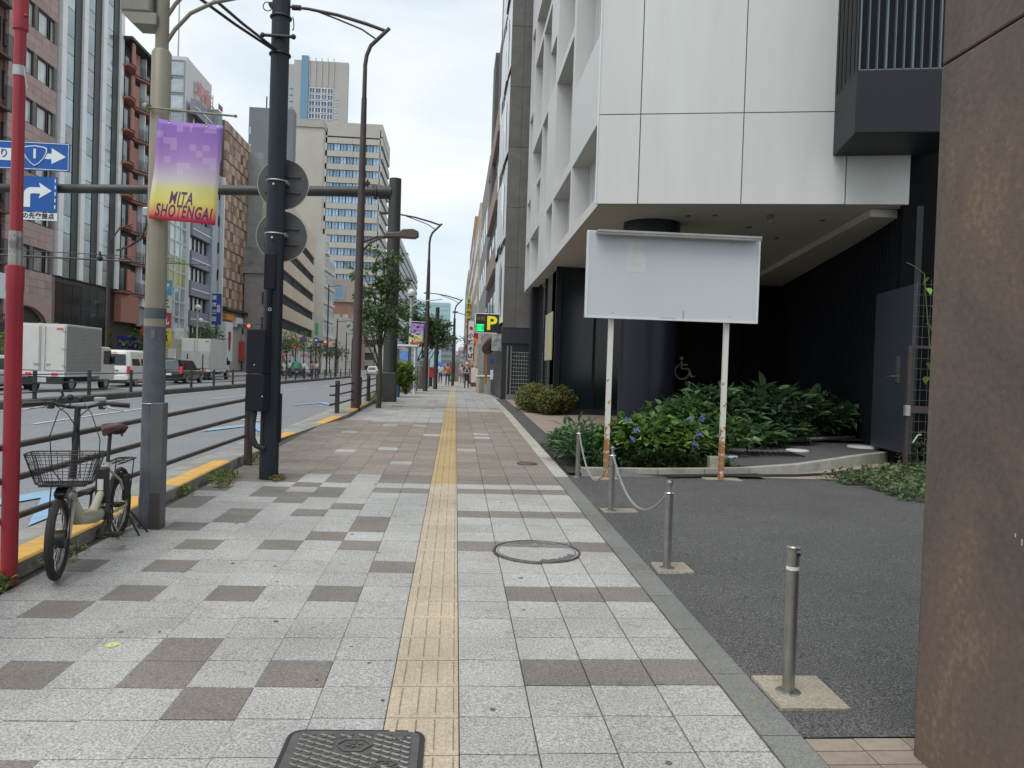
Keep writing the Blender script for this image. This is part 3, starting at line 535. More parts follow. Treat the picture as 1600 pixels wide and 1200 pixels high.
s=thing('notice_plate','white plate with black Japanese writing under the right-turn sign','plate',(-12.80,23.78,5.44)); MB().box(-.01,1.04,0,.03,0,.215).build('panel',SW,s); text('lettering','の先交差点',.18,(.515,-.006,.11),BLACKP,s,bold=.005,ext=.001,sx=1.0)
# guard rails
def guard_post(x,y,parent,h=.93): 
    z=gz(x,y); b=MB().lathe([(.052,-.1),(.052,h-.08),(.055,h-.075),(.055,h-.05),(.05,h-.045),(.05,h-.01),(.04,h)],n=20); b.build('post',BROWNM,parent,(x,y,z))
t=thing('guard_rail','brown guard rail with three tubes along the kerb, behind the bicycle','guard rail',(0,0,0))
for (px_,py_) in ((-2.60,10.12),(-2.86,2.1)): guard_post(px_,py_,t)
for h in (.84,.63,.38):
    P=[(-2.84+.03*(yy-3),yy,gz(-2.7,yy)+h) for yy in np.linspace(2.,9.95,9)]; P[-1]=(-2.62,10.02,gz(-2.6,10)+h+.0); MB().tube(P,.022,10).build('rail',BROWNM,t)
t=thing('guard_rail','far brown guard rail with three tubes running behind the brown street lamp','guard rail',(0,0,0))
for yy in (17.56,20.3,22.3,24.9,27.6): guard_post(-2.60 if yy<19 else -2.44,yy,t,.82)
for h in (.70,.50,.30): 
    MB().tube([(-2.72,17.3,gz(-2.6,17.3)+h),(-2.62,17.56,gz(-2.6,17.56)+h),(-2.5,19.2,gz(-2.4,19.2)+h),(-2.44,22.3,gz(-2.4,22.3)+h),(-2.44,27.6,gz(-2.4,27.6)+h)],.02,8).build('rail',BROWNM,t)
# median fence
t=thing('median_fence','dark rail fence standing on the low kerb between the carriageways','fence',(-12.65,0,MZ))
pst=MB().box(-.045,.045,-.045,.045,0,.86).mesh('post',pm('fence_dark',(.035,.034,.034),.5),False)
for k in range(28): ob('post',pst,t,(0,7.+k*3.5,0))
for h in(.74,.47,.20): MB().tube([(0,3,h),(0,101,h)],.022,6).build('rail',MC['fence_dark'],t)
# ================================================================== bicycle
def bicycle():
    a=Vector((-2.455,5.06)); c=Vector((-2.60,6.30)); z=gz(-2.5,5.6); d=(a-c).normalized(); ang=math.atan2(d.y,d.x)
    t=thing('bicycle','small-wheeled cream bicycle with black front basket and brown saddle, parked by the kerb','bicycle',(c.x,c.y,z),ang)
    # local: x forward (towards camera), y left(world east?), z up ; rear axle at x=0
    WB=(a-c).length; Rw=.255; FR=pm('cream_frame',(.40,.37,.27),.32,var=.05,coat=.4); z0=Rw
    def wheel(parent,cx,ang=0,motor=False):
        wroot=ob('wheel',MB().torus((0,0,0),Rw-.026,.026,'y',40,8).mesh('tyre',TYRE),parent,(cx,0,z0),(0,0,ang))
        MB().torus((0,0,0),Rw-.052,.010,'y',40,6).build('rim',pm('rim_grey',(.2,.2,.2),.35,.8),wroot)
        b=MB()
        for k in range(28):
            q=2*PI*k/28; s_=.018*(1 if k%2 else -1); b.tube([(.02*math.cos(q+.5),s_,.02*math.sin(q+.5)),((Rw-.055)*math.cos(q),0,(Rw-.055)*math.sin(q))],.0013,4,caps=False)
        b.build('spokes',CHROME,wroot,kind='stuff'); MB().tube([(0,-.045,0),(0,.045,0)],.058 if motor else .022,16).build('hub',BLACKP,wroot)
        return wroot
    wheel(t,0); fw=wheel(t,WB,.13,True)
    # mudguards
    MB().torus((0,0,z0),Rw+.022,.018,'y',20,6,a0=-.1,a1=2.7).build('rear_mudguard',BLACKP,t); 
    # frame
    hd=Vector((WB-.26,0,.60)); hb=Vector((WB-.20,0,.44)); bb=Vector((.44,0,.27)); st=Vector((.30,0,.62))
    P=MB(); 
    MB().tube([hb+Vector((-.01,0,.02)),Vector((WB-.33,0,.33)),Vector((.58,0,.275)),bb],[.044,.052,.052,.042],14).build('down_tube',FR,t)
    MB().tube([bb,st],[.022,.020],12).build('seat_tube',FR,t); MB().tube([Vector((.62,0,.30)),Vector((.36,0,.47))],[.032,.022],10).build('brace_tube',FR,t)
    for s_ in(-1,1):
        MB().tube([st-Vector((0,0,.04)),Vector((.15,s_*.05,.47)),(0,s_*.055,z0)],.0095,8).build('seat_stay',FR,t); MB().tube([bb,Vector((.25,s_*.05,.25)),(0,s_*.055,z0)],.011,8).build('chain_stay',FR,t)
        MB().tube([(WB-.20,s_*.035,.54),(WB-.10,s_*.052,.50),(WB,s_*.056,z0)] if 0 else [(WB-.19,s_*.03,.49),(WB-.12,s_*.052,.50),(WB-.02,s_*.056,z0)],.013,8).build('fork_blade',FR,t)
    MB().tube([(WB-.18,0,.42),(WB-.23,0,.60)],.028,14).build('head_tube',FR,t); MB().tube([(WB-.235,0,.60),(WB-.27,0,.80),(WB-.30,0,1.07)],[.024,.021,.019],12).build('stem',BLACKP,t)
    MB().box(.37,.45,-.04,.04,.34,.60).build('battery',BLACKP,t,bevel=.012).rotation_euler=(0,-.0,0); MB().box(.455,.458,-.02,.02,.44,.52).build('battery_label',WHITE,t)
    MB().tube([(.30,0,.62),(.255,0,.84)],.014,10).build('seat_post',BLACKP,t)
    b=MB(); 
    prof_=[(-.12,.075,.86),(-.10,.095,.885),(-.02,.085,.895),(.06,.045,.885),(.13,.028,.88),(.155,.018,.87)]
    vs=[];n=12
    for (xx,ww,zz) in prof_:
        for j in range(n):
            q=2*PI*j/n; vs.append((.235+xx,ww*math.cos(q),zz+(.028 if math.sin(q)>0 else .035)*math.sin(q)-.01))
    b.add(vs,[(i*n+j,i*n+(j+1)%n,(i+1)*n+(j+1)%n,(i+1)*n+j) for i in range(5) for j in range(n)]+[tuple(range(n))[::-1],tuple(range(5*n,6*n))]); b.build('saddle',pm('brown_leather',(.085,.035,.022),.38,var=.15,scale=14),t)
    b=MB(); 
    for k in(-.05,.05): b.torus((.14,k,.83),.022,.005,'y',12,5)
    b.tube([(.13,-.05,.85),(.3,-.02,.84)],.005,5); b.tube([(.13,.05,.85),(.3,.02,.84)],.005,5); b.build('saddle_spring',BLACKP,t)
    # handlebar (turned slightly)
    hbr=ob('handlebar',MB().tube([(.02,-.30,.0),(.03,-.16,.01),(.0,-.05,-.02),(0,.05,-.02),(.03,.16,.01),(.02,.30,.0)],.0115,10).mesh('handlebar',BLACKP),t,(WB-.295,0,1.09),(0,0,.13))
    for s_ in(-1,1):
        MB().tube([(.015,s_*.20,.005),(.005,s_*.315,-.004)],.017,12).build('grip',pm('brown_grip',(.055,.03,.025),.6),hbr)
        MB().tube([(.03,s_*.15,-.012),(.065,s_*.20,-.018),(.075,s_*.26,-.03),(.07,s_*.31,-.045)],[.007,.006,.0055,.004],8).build('brake_lever',CHROME,hbr)
        MB().box(.01,.045,s_*.15-.02,s_*.15+.02,-.03,.02).build('brake_clamp',BLACKP,hbr,bevel=.006)
    b=MB(); b.box(-.02,.03,.10,.17,.02,.05); b.build('display_unit',pm('grey_plastic',(.35,.36,.36),.4),hbr,bevel=.008); b=MB(); b.ball((.02,-.04,.045),.022); b.ball((.0,.02,.035),.02); b.build('bell',BLACKP,hbr); MB().tube([(0,-.12,.02),(-.02,-.09,.06),(-.01,-.10,.085)],.009,8).build('shifter',BLACKP,hbr)
    for k,P in enumerate(([(0,.04,0),(.10,.10,-.05),(.13,.16,-.22),(.10,.15,-.42)],[(0,-.04,0),(.09,-.09,-.04),(.13,-.13,-.20),(.10,-.12,-.42),(.06,-.04,-.55)],[(0,.1,0),(.05,.03,-.07),(.04,-.02,-.2),(.0,-.02,-.45)],[(0,-.14,0),(.05,-.05,-.06),(.03,.02,-.18),(-.03,.02,-.5)])):
        MB().tube(P,.0035,6).build('brake_cable',BLACKP,hbr)
    # basket
    bk=ob('basket',None,t,(WB-.17,0,.60),(0,0,.13)); bt_=(.13,.155,0.);tp=(.20,.215,.19)
    def ring(k,rr): 
        hx_=bt_[0]+(tp[0]-bt_[0])*k; hy=bt_[1]+(tp[1]-bt_[1])*k; zz=.19*k; p=[(a_[0]+.10*1+.0,a_[1],zz) for a_ in rrect(hx_*.55,hy,.035,4)]; return MB().tube(p+p[:1],rr,6)
    b=MB(); 
    for k,rr in((0,.004),(.22,.0022),(.44,.0022),(.68,.0022),(1,.0045),(.93,.0022)): q=ring(k,rr); b.add(q.v,q.f)
    A=[p for p in rrect(bt_[0]*.55,bt_[1],.035,6)]; Bq=[p for p in rrect(tp[0]*.55,tp[1],.035,6)]
    for i in range(0,24,1): b.tube([(A[i][0]+.10,A[i][1],0),(Bq[i][0]+.10,Bq[i][1],.19)],.002,4)
    for s_ in (-1,1):
        for k in np.linspace(-.11,.11,5): b.tube([(s_*bt_[0]*.55+.10,k,0),(s_*tp[0]*.55+.10,k*1.35,.19)],.002,4)
    for k in np.linspace(-.06,.06,2): b.tube([(k+.1,-bt_[1],0),(k*1.4+.1,-tp[1],.19)],.002,4); b.tube([(k+.1,bt_[1],0),(k*1.4+.1,tp[1],.19)],.002,4)
    for k in np.linspace(-.13,.13,8): b.tube([(.01,k,0),(.19,k,0)],.0018,4)
    b.build('wires',BLACKP,bk,kind='stuff'); MB().box(.0,.2,-.13,.13,-.012,-.004).build('tray',BLACKP,bk)
    b=MB(); b.tube([(WB-.05,-.06,.60),(WB,-.065,z0)],.004,6); b.tube([(WB-.05,.06,.60),(WB,.065,z0)],.004,6); b.build('basket_stay',BLACKP,t)
    b=MB(); b.prism([(WB-.13,.50),(WB-.02,.505),(WB+.0,.54),(WB-.05,.575),(WB-.15,.57)],-.035,.035,'y'); b.build('headlight',pm('lamp_black',(.03,.03,.035),.2),t,bevel=.01); MB().ball((WB-.02,.075,.53),.035,sc=(1,.8,.9)).build('reflector',pm('clear_lens',(.5,.5,.5),.1,trans=.6),t)
    # rack, crank, stand, lock
    b=MB()
    for s_ in(-1,1): b.tube([(.22,s_*.05,.60),(.10,s_*.065,.60),(-.20,s_*.065,.60),(-.24,0,.60)],.0055,6); b.tube([(-.14,s_*.065,.60),(-.02,s_*.065,z0)],.005,6)
    for k in(.08,-.03,-.14): b.tube([(k,-.065,.60),(k,.065,.60)],.0045,6)
    b.tube([(.2,0,.60),(-.2,0,.60)],.0045,6); b.build('rear_rack',BLACKP,t)
    b=MB(); b.tube([(.44,-.06,.27),(.44,.06,.27)],.05,16); b.build('motor_unit',BLACKP,t); b=MB(); b.torus((.44,.062,.27),.07,.006,'y',24,5); b.build('chain_ring',BLACKP,t)
    b=MB(); b.tube([(.44,.075,.27),(.50,.08,.13)],.009,6); b.box(.46,.55,.08,.16,.115,.14); b.tube([(.44,-.075,.27),(.38,-.08,.41)],.009,6); b.box(.34,.43,-.16,-.08,.40,.425); b.build('crank',BLACKP,t)
    b=MB(); b.tube([(.40,.05,.22),(.47,.13,.02),(.36,.15,.01),(.36,.06,.20)],.006,6); b.build('kick_stand_brace',FR,t)
    b=MB(); b.tube([(.0,.06,.20),(.04,.17,.005),(-.10,.20,.005),(-.06,.07,.19)],.008,8); b.tube([(.0,-.06,.2),(.06,-.16,.005),(-.06,-.18,.005)],.008,8); b.tube([(.04,.17,.01),(.06,-.16,.01)],.006,6); b.build('kick_stand',BLACKP,t)
    b=MB(); b.box(-.02,.10,.045,.075,.30,.50); b.build('chain_case',BLACKP,t,bevel=.01); MB().torus((0,0,z0),.17,.006,'y',20,5,a0=.2,a1=1.6).build('ring_lock',BLACKP,t)
bicycle()
# ================================================================== blank signboard
t=thing('signboard','blank white signboard on two rust-stained white posts with a lamp tube along its top','signboard',(1.55,9.45,0))
RP=wear('rusty_white_paint',(.64,.62,.57),(.34,.15,.05),.37,13,zrust=1.3)
for xx in(.345,1.80):
    zb=gz(1.9,9.45); b=MB().box(-.03,.03,-.03,.03,0,2.3-zb); b.build('post',RP,t,(xx,.045,zb),bevel=.004)
MB().box(0,2.16,-.05,.01,2.175,3.235).build('panel',pm('board_white',(.54,.57,.60),.35,var=.04,scale=.8),t,bevel=.004)
b=MB(); b.box(0,.025,-.058,-.05,2.175,3.235); b.box(2.135,2.16,-.058,-.05,2.175,3.235); b.box(.025,2.135,-.058,-.05,2.175,2.198); b.build('frame',WHITE,t); 
MB().box(.10,2.12,-.20,-.055,3.20,3.225).build('lamp_hood',pm('hood_grey',(.42,.41,.38),.45,.3,var=.2),t); MB().tube([(.14,-.15,3.185),(2.08,-.15,3.185)],.016,12).build('lamp_tube',pm('tube_glass',(.5,.5,.48),.3),t); MB().box(.10,2.12,-.19,-.14,3.175,3.20).build('lamp_channel',MC['hood_grey'],t)
MB().box(.50,.72,-.0515,-.05,2.75,3.12).build('residue_patch',pm('board_pale',(.62,.64,.64),.4,var=.1,scale=6),t,smooth=False); 
b=MB()
for xx in (.345,1.80):
    for zz in(2.25,2.9,3.15): b.ball((xx,-.052,zz),.007,6,4)
b.build('rivets',GALV,t)
b=MB(); b.box(.93,1.12,-.0525,-.05,2.20,2.206); b.box(1.215,1.225,-.0525,-.05,2.19,2.30); b.build('drip_stain',pm('stain',(.26,.27,.27),.7),t)
# ================================================================== WHITE BUILDING (right)
def brep(*a): pass
t=thing('white_building','large white panelled building with deep overhang, dark ground floor and recessed openings','building',(0,0,0))
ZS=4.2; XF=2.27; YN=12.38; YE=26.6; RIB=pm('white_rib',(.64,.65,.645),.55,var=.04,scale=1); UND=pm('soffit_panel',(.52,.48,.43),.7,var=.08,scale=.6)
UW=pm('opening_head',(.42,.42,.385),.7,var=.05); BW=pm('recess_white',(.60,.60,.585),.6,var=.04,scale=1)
OPEN=[(13.1,16.0,4.45,5.72),(16.15,19.1,4.45,5.72),(19.3,20.6,4.45,5.72),(22.4,25.0,4.45,5.72),(25.2,26.4,4.45,5.72),
 (22.4,23.5,5.95,7.1),(25.3,26.4,5.95,7.1),(16.3,19.1,5.95,8.55),(20.9,22.2,5.95,8.5),(13.1,16.0,7.25,9.9),(22.3,25.0,7.25,8.5),
 (19.4,20.7,8.7,9.9),(16.3,19.1,8.75,11.25),(25.3,26.4,8.7,9.9),(20.65,22.55,8.7,11.25),(22.65,25.0,8.75,11.25),(13.1,16.0,10.1,12.7),(19.4,20.6,11.4,14.1),(25.4,26.4,10.1,12.7),(16.3,19.1,11.45,12.7),(20.8,25.0,11.45,12.7),(20.8,23,12.9,15.6),(16.3,19.1,12.9,15.5),(23.2,26.2,14.2,17),(13.1,16,13,15.5),(19.4,20.6,14.3,17),(16.3,19.1,15.8,18.5),(20.8,23,15.9,18.5),(13.1,16,15.9,18.4)]
yc=sorted({YN+.02,YE}|{a for o in OPEN for a in o[:2]}); zc=sorted({ZS,21.}|{a for o in OPEN for a in o[2:]})
b=MB(); rec=MB(); DPT=.62
for i in range(len(yc)-1):
    for j in range(len(zc)-1):
        cy,cz=(yc[i]+yc[i+1])/2,(zc[j]+zc[j+1])/2
        if not any(o[0]<cy<o[1] and o[2]<cz<o[3] for o in OPEN): b.quad((XF,yc[i+1],zc[j]),(XF,yc[i],zc[j]),(XF,yc[i],zc[j+1]),(XF,yc[i+1],zc[j+1]))
for (ya,yb,za,zb) in OPEN:
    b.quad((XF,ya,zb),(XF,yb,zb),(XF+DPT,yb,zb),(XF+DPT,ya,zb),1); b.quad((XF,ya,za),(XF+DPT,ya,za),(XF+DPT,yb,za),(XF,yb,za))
    b.quad((XF,yb,za),(XF+DPT,yb,za),(XF+DPT,yb,zb),(XF,yb,zb)); b.quad((XF,ya,za),(XF,ya,zb),(XF+DPT,ya,zb),(XF+DPT,ya,za))
b.build('street_wall',[WALLW,UW],t,smooth=False)
fin=MB().box(XF+.35,XF+DPT+.02,-.025,.025,0,1).mesh('fin',RIB,False); n=0
for (ya,yb,za,zb) in OPEN:
    k=int((yb-ya)/.21); MB().box(XF+DPT,XF+DPT+.06,ya-.02,yb+.02,za-.02,zb+.02).build('recess_panel',BW,t,smooth=False)
    for q in range(1,k):
        if za<13: o=ob('fin',fin,t,(0,ya+(yb-ya)*q/k,za)); o.scale=(1,1,zb-za)
# vertical joints on street wall
A=Vector((2.15,12.36)); B=Vector((6.76,11.36)); dv=(B-A).normalized(); nv=Vector((dv.y,-dv.x)) # outward (towards camera)
def FP(s,z,o=0): p=A+dv*s+nv*o; return (p.x,p.y,z)
Lf=(B-A).length
def sx_(X): return (X-A.x)/dv.x
cols=[0,sx_(2.80),sx_(4.35),sx_(5.86)]; rowz=[ZS,5.62,12.2,21]
for j in range(3):
    for i in range(3):
        s0,s1=cols[i]+.008,cols[i+1]-.008; z0,z1=rowz[j]+.008,rowz[j+1]-.008; b=MB()
        q=[FP(s0,z0),FP(s1,z0),FP(s1,z1),FP(s0,z1)]; r_=[FP(s0,z0,-.05),FP(s1,z0,-.05),FP(s1,z1,-.05),FP(s0,z1,-.05)]
        b.add(q+r_,[(0,1,2,3),(0,4,5,1),(1,5,6,2),(2,6,7,3),(3,7,4,0)]); b.build('wall_panel',pm('white_wall_panel',(.61,.625,.615),.5,col2=(.55,.56,.545),scale=2.2,streak=1,rnd=.02,bump=.04,bscale=2),t,smooth=False)
b=MB(); s0,s1=cols[3]+.006,Lf; b.add([FP(s0,ZS+.006),FP(s1,ZS+.006),FP(s1,5.3),FP(s0,5.3),FP(s0,ZS+.006,-.05),FP(s1,ZS+.006,-.05),FP(s1,5.3,-.05),FP(s0,5.3,-.05)],[(0,1,2,3),(0,4,5,1),(1,5,6,2)]); b.build('wall_panel',MC['white_wall_panel'],t,smooth=False)
b=MB(); q=[FP(0.02,ZS,-.055),FP(Lf,ZS,-.055),FP(Lf,21,-.055),FP(0.02,21,-.055)]; b.add(q,[(0,1,2,3)]); b.build('wall_core',pm('joint_grey',(.40,.39,.37),.7),t,smooth=False)
MB().tube([FP(0,ZS,.0),FP(0,21,.0)],.016,8).build('corner_trim',WHITE,t)
# soffit
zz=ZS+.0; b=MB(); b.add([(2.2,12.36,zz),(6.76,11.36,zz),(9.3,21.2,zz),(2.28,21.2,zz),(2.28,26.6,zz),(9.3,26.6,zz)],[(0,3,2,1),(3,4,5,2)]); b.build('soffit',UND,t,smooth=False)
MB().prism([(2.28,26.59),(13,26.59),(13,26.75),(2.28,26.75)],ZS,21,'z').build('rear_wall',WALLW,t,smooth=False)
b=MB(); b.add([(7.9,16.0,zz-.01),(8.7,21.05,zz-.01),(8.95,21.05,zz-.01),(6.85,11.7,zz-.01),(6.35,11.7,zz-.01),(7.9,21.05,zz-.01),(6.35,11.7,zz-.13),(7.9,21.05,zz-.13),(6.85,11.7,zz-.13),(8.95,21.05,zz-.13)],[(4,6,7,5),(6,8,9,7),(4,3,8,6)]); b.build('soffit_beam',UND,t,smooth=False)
for (px_,py_) in((1075,337),(1170,355),(1117,336),(1213,372),(1285,344)):
    d=ray(px_,py_); k=(zz-1.5)/d.z; p=CAMP+d*k; MB().lathe([(.045,-.002),(.05,-.012),(.04,-.014)],n=16).build('downlight',pm('downlight_trim',(.12,.115,.105),.5),t,(p.x,p.y,zz))
d=ray(1203,345); p=CAMP+d*((zz-.1-1.5)/d.z); b=MB(); b.lathe([(.05,.11),(.06,.06),(.06,.03),(.03,.02)],n=16); b.ball((.0,-.02,.0),.05); b.tube([(0,0,.0),(-.04,-.12,-.02)],[.035,.04],12); b.build('security_camera',pm('camera_grey',(.2,.19,.18),.4),t,(p.x,p.y,zz-.11))
# dark ground floor: louvre wall, back wall, glass box, column
W0=Vector((6.72,11.45)); W1=Vector((9.1,21.0)); wd=(W1-W0); wl=wd.length; wd.normalize(); wa=math.atan2(wd.y,wd.x)
MB().box(0,wl,-.3,-.12,0,ZS-.0).build('side_wall',BLK,t,(W0.x,W0.y,0),wa,smooth=False)
lv=MB().box(-.03,.03,-.05,.0,0,ZS).mesh('louvre',NAVY,False)
b=MB().box(0,wl,-.12,-.04,0.,ZS); b.build('side_wall_face',pm('near_black',(.004,.005,.007),.7,spec=.08),t,(W0.x,W0.y,.0),wa,smooth=False)
for k in range(60): 
    p=W0+wd*(.08+k*.16); ob('louvre',lv,t,(p.x-.0,p.y,0.),wa).location=(p.x-wd.y*.0,p.y,0)
MB().box(6.70,14.,11.40,11.48,0,9).build('right_return_wall',pm('near_black2',(.005,.006,.009),.7,spec=.08),t,smooth=False)
MB().box(4.0,9.3,21.0,21.2,0,ZS).build('back_wall',NAVY,t,smooth=False)
MB().box(5.62,6.9,20.95,20.99,.35,3.35).build('green_glass_panel',pm('green_black_glass',(.012,.018,.014),.15),t,smooth=False)
b=MB().box(7.0,7.02,20.9,20.99,.3,3); b.box(7.75,7.77,20.9,20.99,.3,3); b.box(7.0,7.77,20.9,20.99,2.98,3.02); b.build('rear_door_frame',BLK,t,smooth=False)
WC=pm('symbol_grey',(.78,.74,.70),.6); sx0,sy0,sz0=6.06,20.90,1.68
b=MB(); b.ball((0,0,.30),.055,12,8,sc=(1,.15,1)); b.tube([(0,0,.22),(.01,0,.02),(.2,0,.02),(.30,0,-.2),(.39,0,-.17)],.03,8); b.tube([(.01,0,.13),(.16,0,.13)],.022,8); b.torus((.03,0,-.06),.20,.026,'y',24,6,a0=PI*.62,a1=PI*1.93); b.build('wheelchair_symbol',WC,t,(sx0+.10,sy0,sz0))
# column
cz=gz(1.8,14); cb=MB().lathe([(.50,cz-.1),(.50,ZS)],n=48); cb.build('round_column',pm('column_navy',(.012,.015,.024),.35,.1,var=.06,spec=.3),t,(3.42,13.75,0))
b=MB()
for a in (-2.1,-1.35,-.4): b.tube([(3.42+.501*math.cos(a),13.75+.501*math.sin(a),cz),(3.42+.501*math.cos(a),13.75+.501*math.sin(a),ZS)],.003,4)
b.build('column_joint',BLK,t,smooth=False)
# glass box
DB=pm('vitrine_black',(.009,.019,.023),.15,spec=.45)
zb=gz(1.8,20)
MB().box(2.58,5.6,19.9,21.2,zb-.1,ZS-.02).build('display_case_front',DB,t,smooth=False); MB().box(2.52,2.66,19.84,19.98,zb-.1,ZS).build('corner_frame',NAVY,t,smooth=False)
MB().box(3.52,3.58,19.86,19.92,zb,ZS).build('glass_joint',NAVY,t,smooth=False); MB().box(2.6,5.6,19.85,19.9,zb-.05,zb+.14).build('plinth',BLK,t,smooth=False)
MB().box(2.58,2.62,20.0,24.2,zb,ZS-.02).build('street_glass',pm('reflect_glass',(.05,.055,.055),.04,spec=1),t,smooth=False)
for yy in(22.6,24.2): MB().box(2.54,2.64,yy-.05,yy+.05,zb-.1,ZS).build('glass_mullion',NAVY,t,smooth=False)
MB().box(2.4,2.9,24.9,25.5,zb-.1,ZS).build('pier',NAVY,t,smooth=False); MB().box(2.7,9.3,25.6,25.8,zb-.1,ZS).build('inner_wall',BLK,t,smooth=False)
PO=pm('poster_print',(.20,.50,.66),.5,col2=(.62,.36,.12),scale=2.2); MB().box(2.545,2.57,20.75,22.3,zb+1.4,zb+2.7).build('poster',PO,t,smooth=False); MB().box(2.54,2.545,20.75,21.15,zb+1.4,zb+2.7).build('poster_stripe',pm('poster_yellow',(.68,.58,.16),.5),t,smooth=False)
# balcony
def QP(X,Y): return (X,Y)
BN_=pm('balcony_panel',(.015,.019,.024),.5,var=.06,scale=1.5,spec=.3); bz0,bz1=4.93,5.80
P=[(5.40,10.45),(6.9,10.12),(7.05,11.25),(5.65,11.58)]
b=MB().prism(P,bz0,bz1); b.build('balcony_box',BN_,t,smooth=False,bevel=.015)
b=MB(); b.add([(5.40,10.45,bz1),(5.65,11.58,bz1),(5.65,11.58,8.5),(5.40,10.45,8.5)],[(0,3,2,1)]); b.build('balcony_side_screen',BN_,t,smooth=False)
MB().prism([(5.50,10.62),(6.9,10.31),(6.9,10.36),(5.5,10.67)],bz1,8.5).build('screen_back',pm('screen_dark',(.010,.013,.017),.6,spec=.2),t,smooth=False)
for k in range(13):
    u=k/9*1.0; X=5.43+u*1.02; Y=10.45-u*.222; w2=.012 if k%3==0 else .006; MB().box(-w2,w2,-.02,.02,0,2.7).build('screen_bar',pm('bar_grey',(.16,.20,.22),.35,.3) if k%3==0 else NAVY if 0 else MC['bar_grey'],t,(X,Y+.02,bz1),smooth=False)
for k in range(5): MB().box(-.006,.006,-.006,.006,0,2.7).build('side_bar',NAVY,t,(5.385+.05*k,10.5+.22*k,bz1),smooth=False)
MB().prism([(5.43,10.47),(6.9,10.14),(6.9,10.16),(5.43,10.49)],bz1,bz1+.015).build('balcony_rim',MC['bar_grey'],t,smooth=False)
# door leaf, opened
q=[(6.98,13.15),(7.02,13.18),(7.20,11.82),(7.16,11.80)]
MB().prism([(6.78,12.20),(6.56,10.80),(6.60,10.79),(6.83,12.19)],.47,2.93).build('door',pm('door_grey',(.034,.042,.055),.42,var=.05),t,smooth=False)
b=MB().box(-.02,.0,-.05,.05,-.20,.20); b.tube([(-.02,0,-.1),(-.09,-.0,-.1),(-.10,.14,-.11)],.011,8); b.build('door_handle',STEEL,t,(6.64,11.25,1.70),-.16)
# white lower kerb walkway (ramp)
t=thing('planter_kerb','low pale concrete kerb curving round the planting bed and ramp','kerb',(0,0,0))
KP=[(1.62,9.62),(2.6,9.68),(3.9,9.95),(4.7,10.25),(5.5,10.78),(6.3,11.35),(7.3,12.05)]
CK=pm('kerb_pale',(.42,.41,.36),.8,col2=(.25,.245,.21),scale=4,rnd=.08,bump=.2)
def lerp_path(P,step):
    out=[Vector(P[0])]; 
    for a,b_ in zip(P[:-1],P[1:]):
        a,b_=Vector(a),Vector(b_); n=max(1,round((b_-a).length/step)); out+=[a.lerp(b_,(i+1)/n) for i in range(n)]
    return out
Q=lerp_path(KP,.6)
for a,c in zip(Q[:-1],Q[1:]):
    d=(c-a).normalized(); n=Vector((-d.y,d.x)); a2,c2=a+d*.004,c-d*.004; hb=[.10+.06*min(1,max(0,(v.x-3.6)/2.5)) for v in(a2,c2)]; z=[gz(1.8,v.y) for v in (a2,c2)]
    b=MB(); wv=.11; b.add([(*a2,z[0]-.05),(*c2,z[1]-.05),(*(c2+n*wv),z[1]-.05),(*(a2+n*wv),z[0]-.05),(*a2,z[0]+hb[0]),(*c2,z[1]+hb[1]),(*(c2+n*wv),z[1]+hb[1]),(*(a2+n*wv),z[0]+hb[0])],[(0,1,5,4),(1,2,6,5),(2,3,7,6),(3,0,4,7),(4,5,6,7)]); b.build('kerb_stone',CK,t,smooth=False,bevel=.006)
ramp=sheet('ramp',[3.75,4.5,5.3,6.2,7.2,7.9],[10.2,10.8,11.4,12.,12.6,13.2,14.0],lambda x,y:gz(1.8,y)+.085+.06*min(1,max(0,(x-3.6)/2.5)),pm('ramp_grey',(.10,.10,.10),.7,scale=4)) 
# clip ramp front edge to the kerb line
for v in ramp.data.vertices:
    f=float(np.interp(v.co.x,[p[0] for p in KP],[p[1] for p in KP]))+.1
    if v.co.y<f: v.co.y=f; v.co.z=gz(1.8,f)+.085+.06*min(1,max(0,(v.co.x-3.6)/2.5))
b=MB(); P2=[(4.2,12.25),(5.2,12.55),(6.3,13.1),(7.3,13.6)]
b.tube([(x,y,gz(1.8,y)+.20) for x,y in P2],.035,4); b.build('ramp_edge',CK,ramp,smooth=False)
for k in range(9): b=MB().box(4.45+k*.085,4.48+k*.085,11.05,11.6,0,.012); b.build('drain_slot',BLK,ramp,(0,0,gz(1.8,11.3)+.13),smooth=False)
for x,y,r_ in((3.95,11.1,.20),(5.35,11.75,.17),(6.75,12.35,.26)): 
    o=thing('step_disc','%s pale round plate set in the ramp surface'%{3.95:'left',5.35:'middle small',6.75:'right large'}[x],'plate',(x,y,gz(1.8,y)+.10+.06*min(1,max(0,(x-3.6)/2.5)))); MB().lathe([(r_,-.01),(r_,.012),(r_-.015,.018)],n=32).build('disc',WHITE,o)
t=thing('drain_pipe','thin black hose lying on the asphalt along the pale kerb','pipe',(0,0,0)); MB().tube([(x,y-.05,gz(1.8,y)+.02) for x,y in((2.7,9.62),(3.9,9.88),(4.5,9.98),(5.3,10.28),(5.9,10.75))],.018,8).build('hose',BLACKP,t)
t=thing('concrete_post','short square concrete marker behind the right signboard post','marker',(3.42,9.98,gz(1.8,9.9))); MB().box(-.07,.07,-.07,.07,0,.24).build('stone',CONCY,t,bevel=.01)
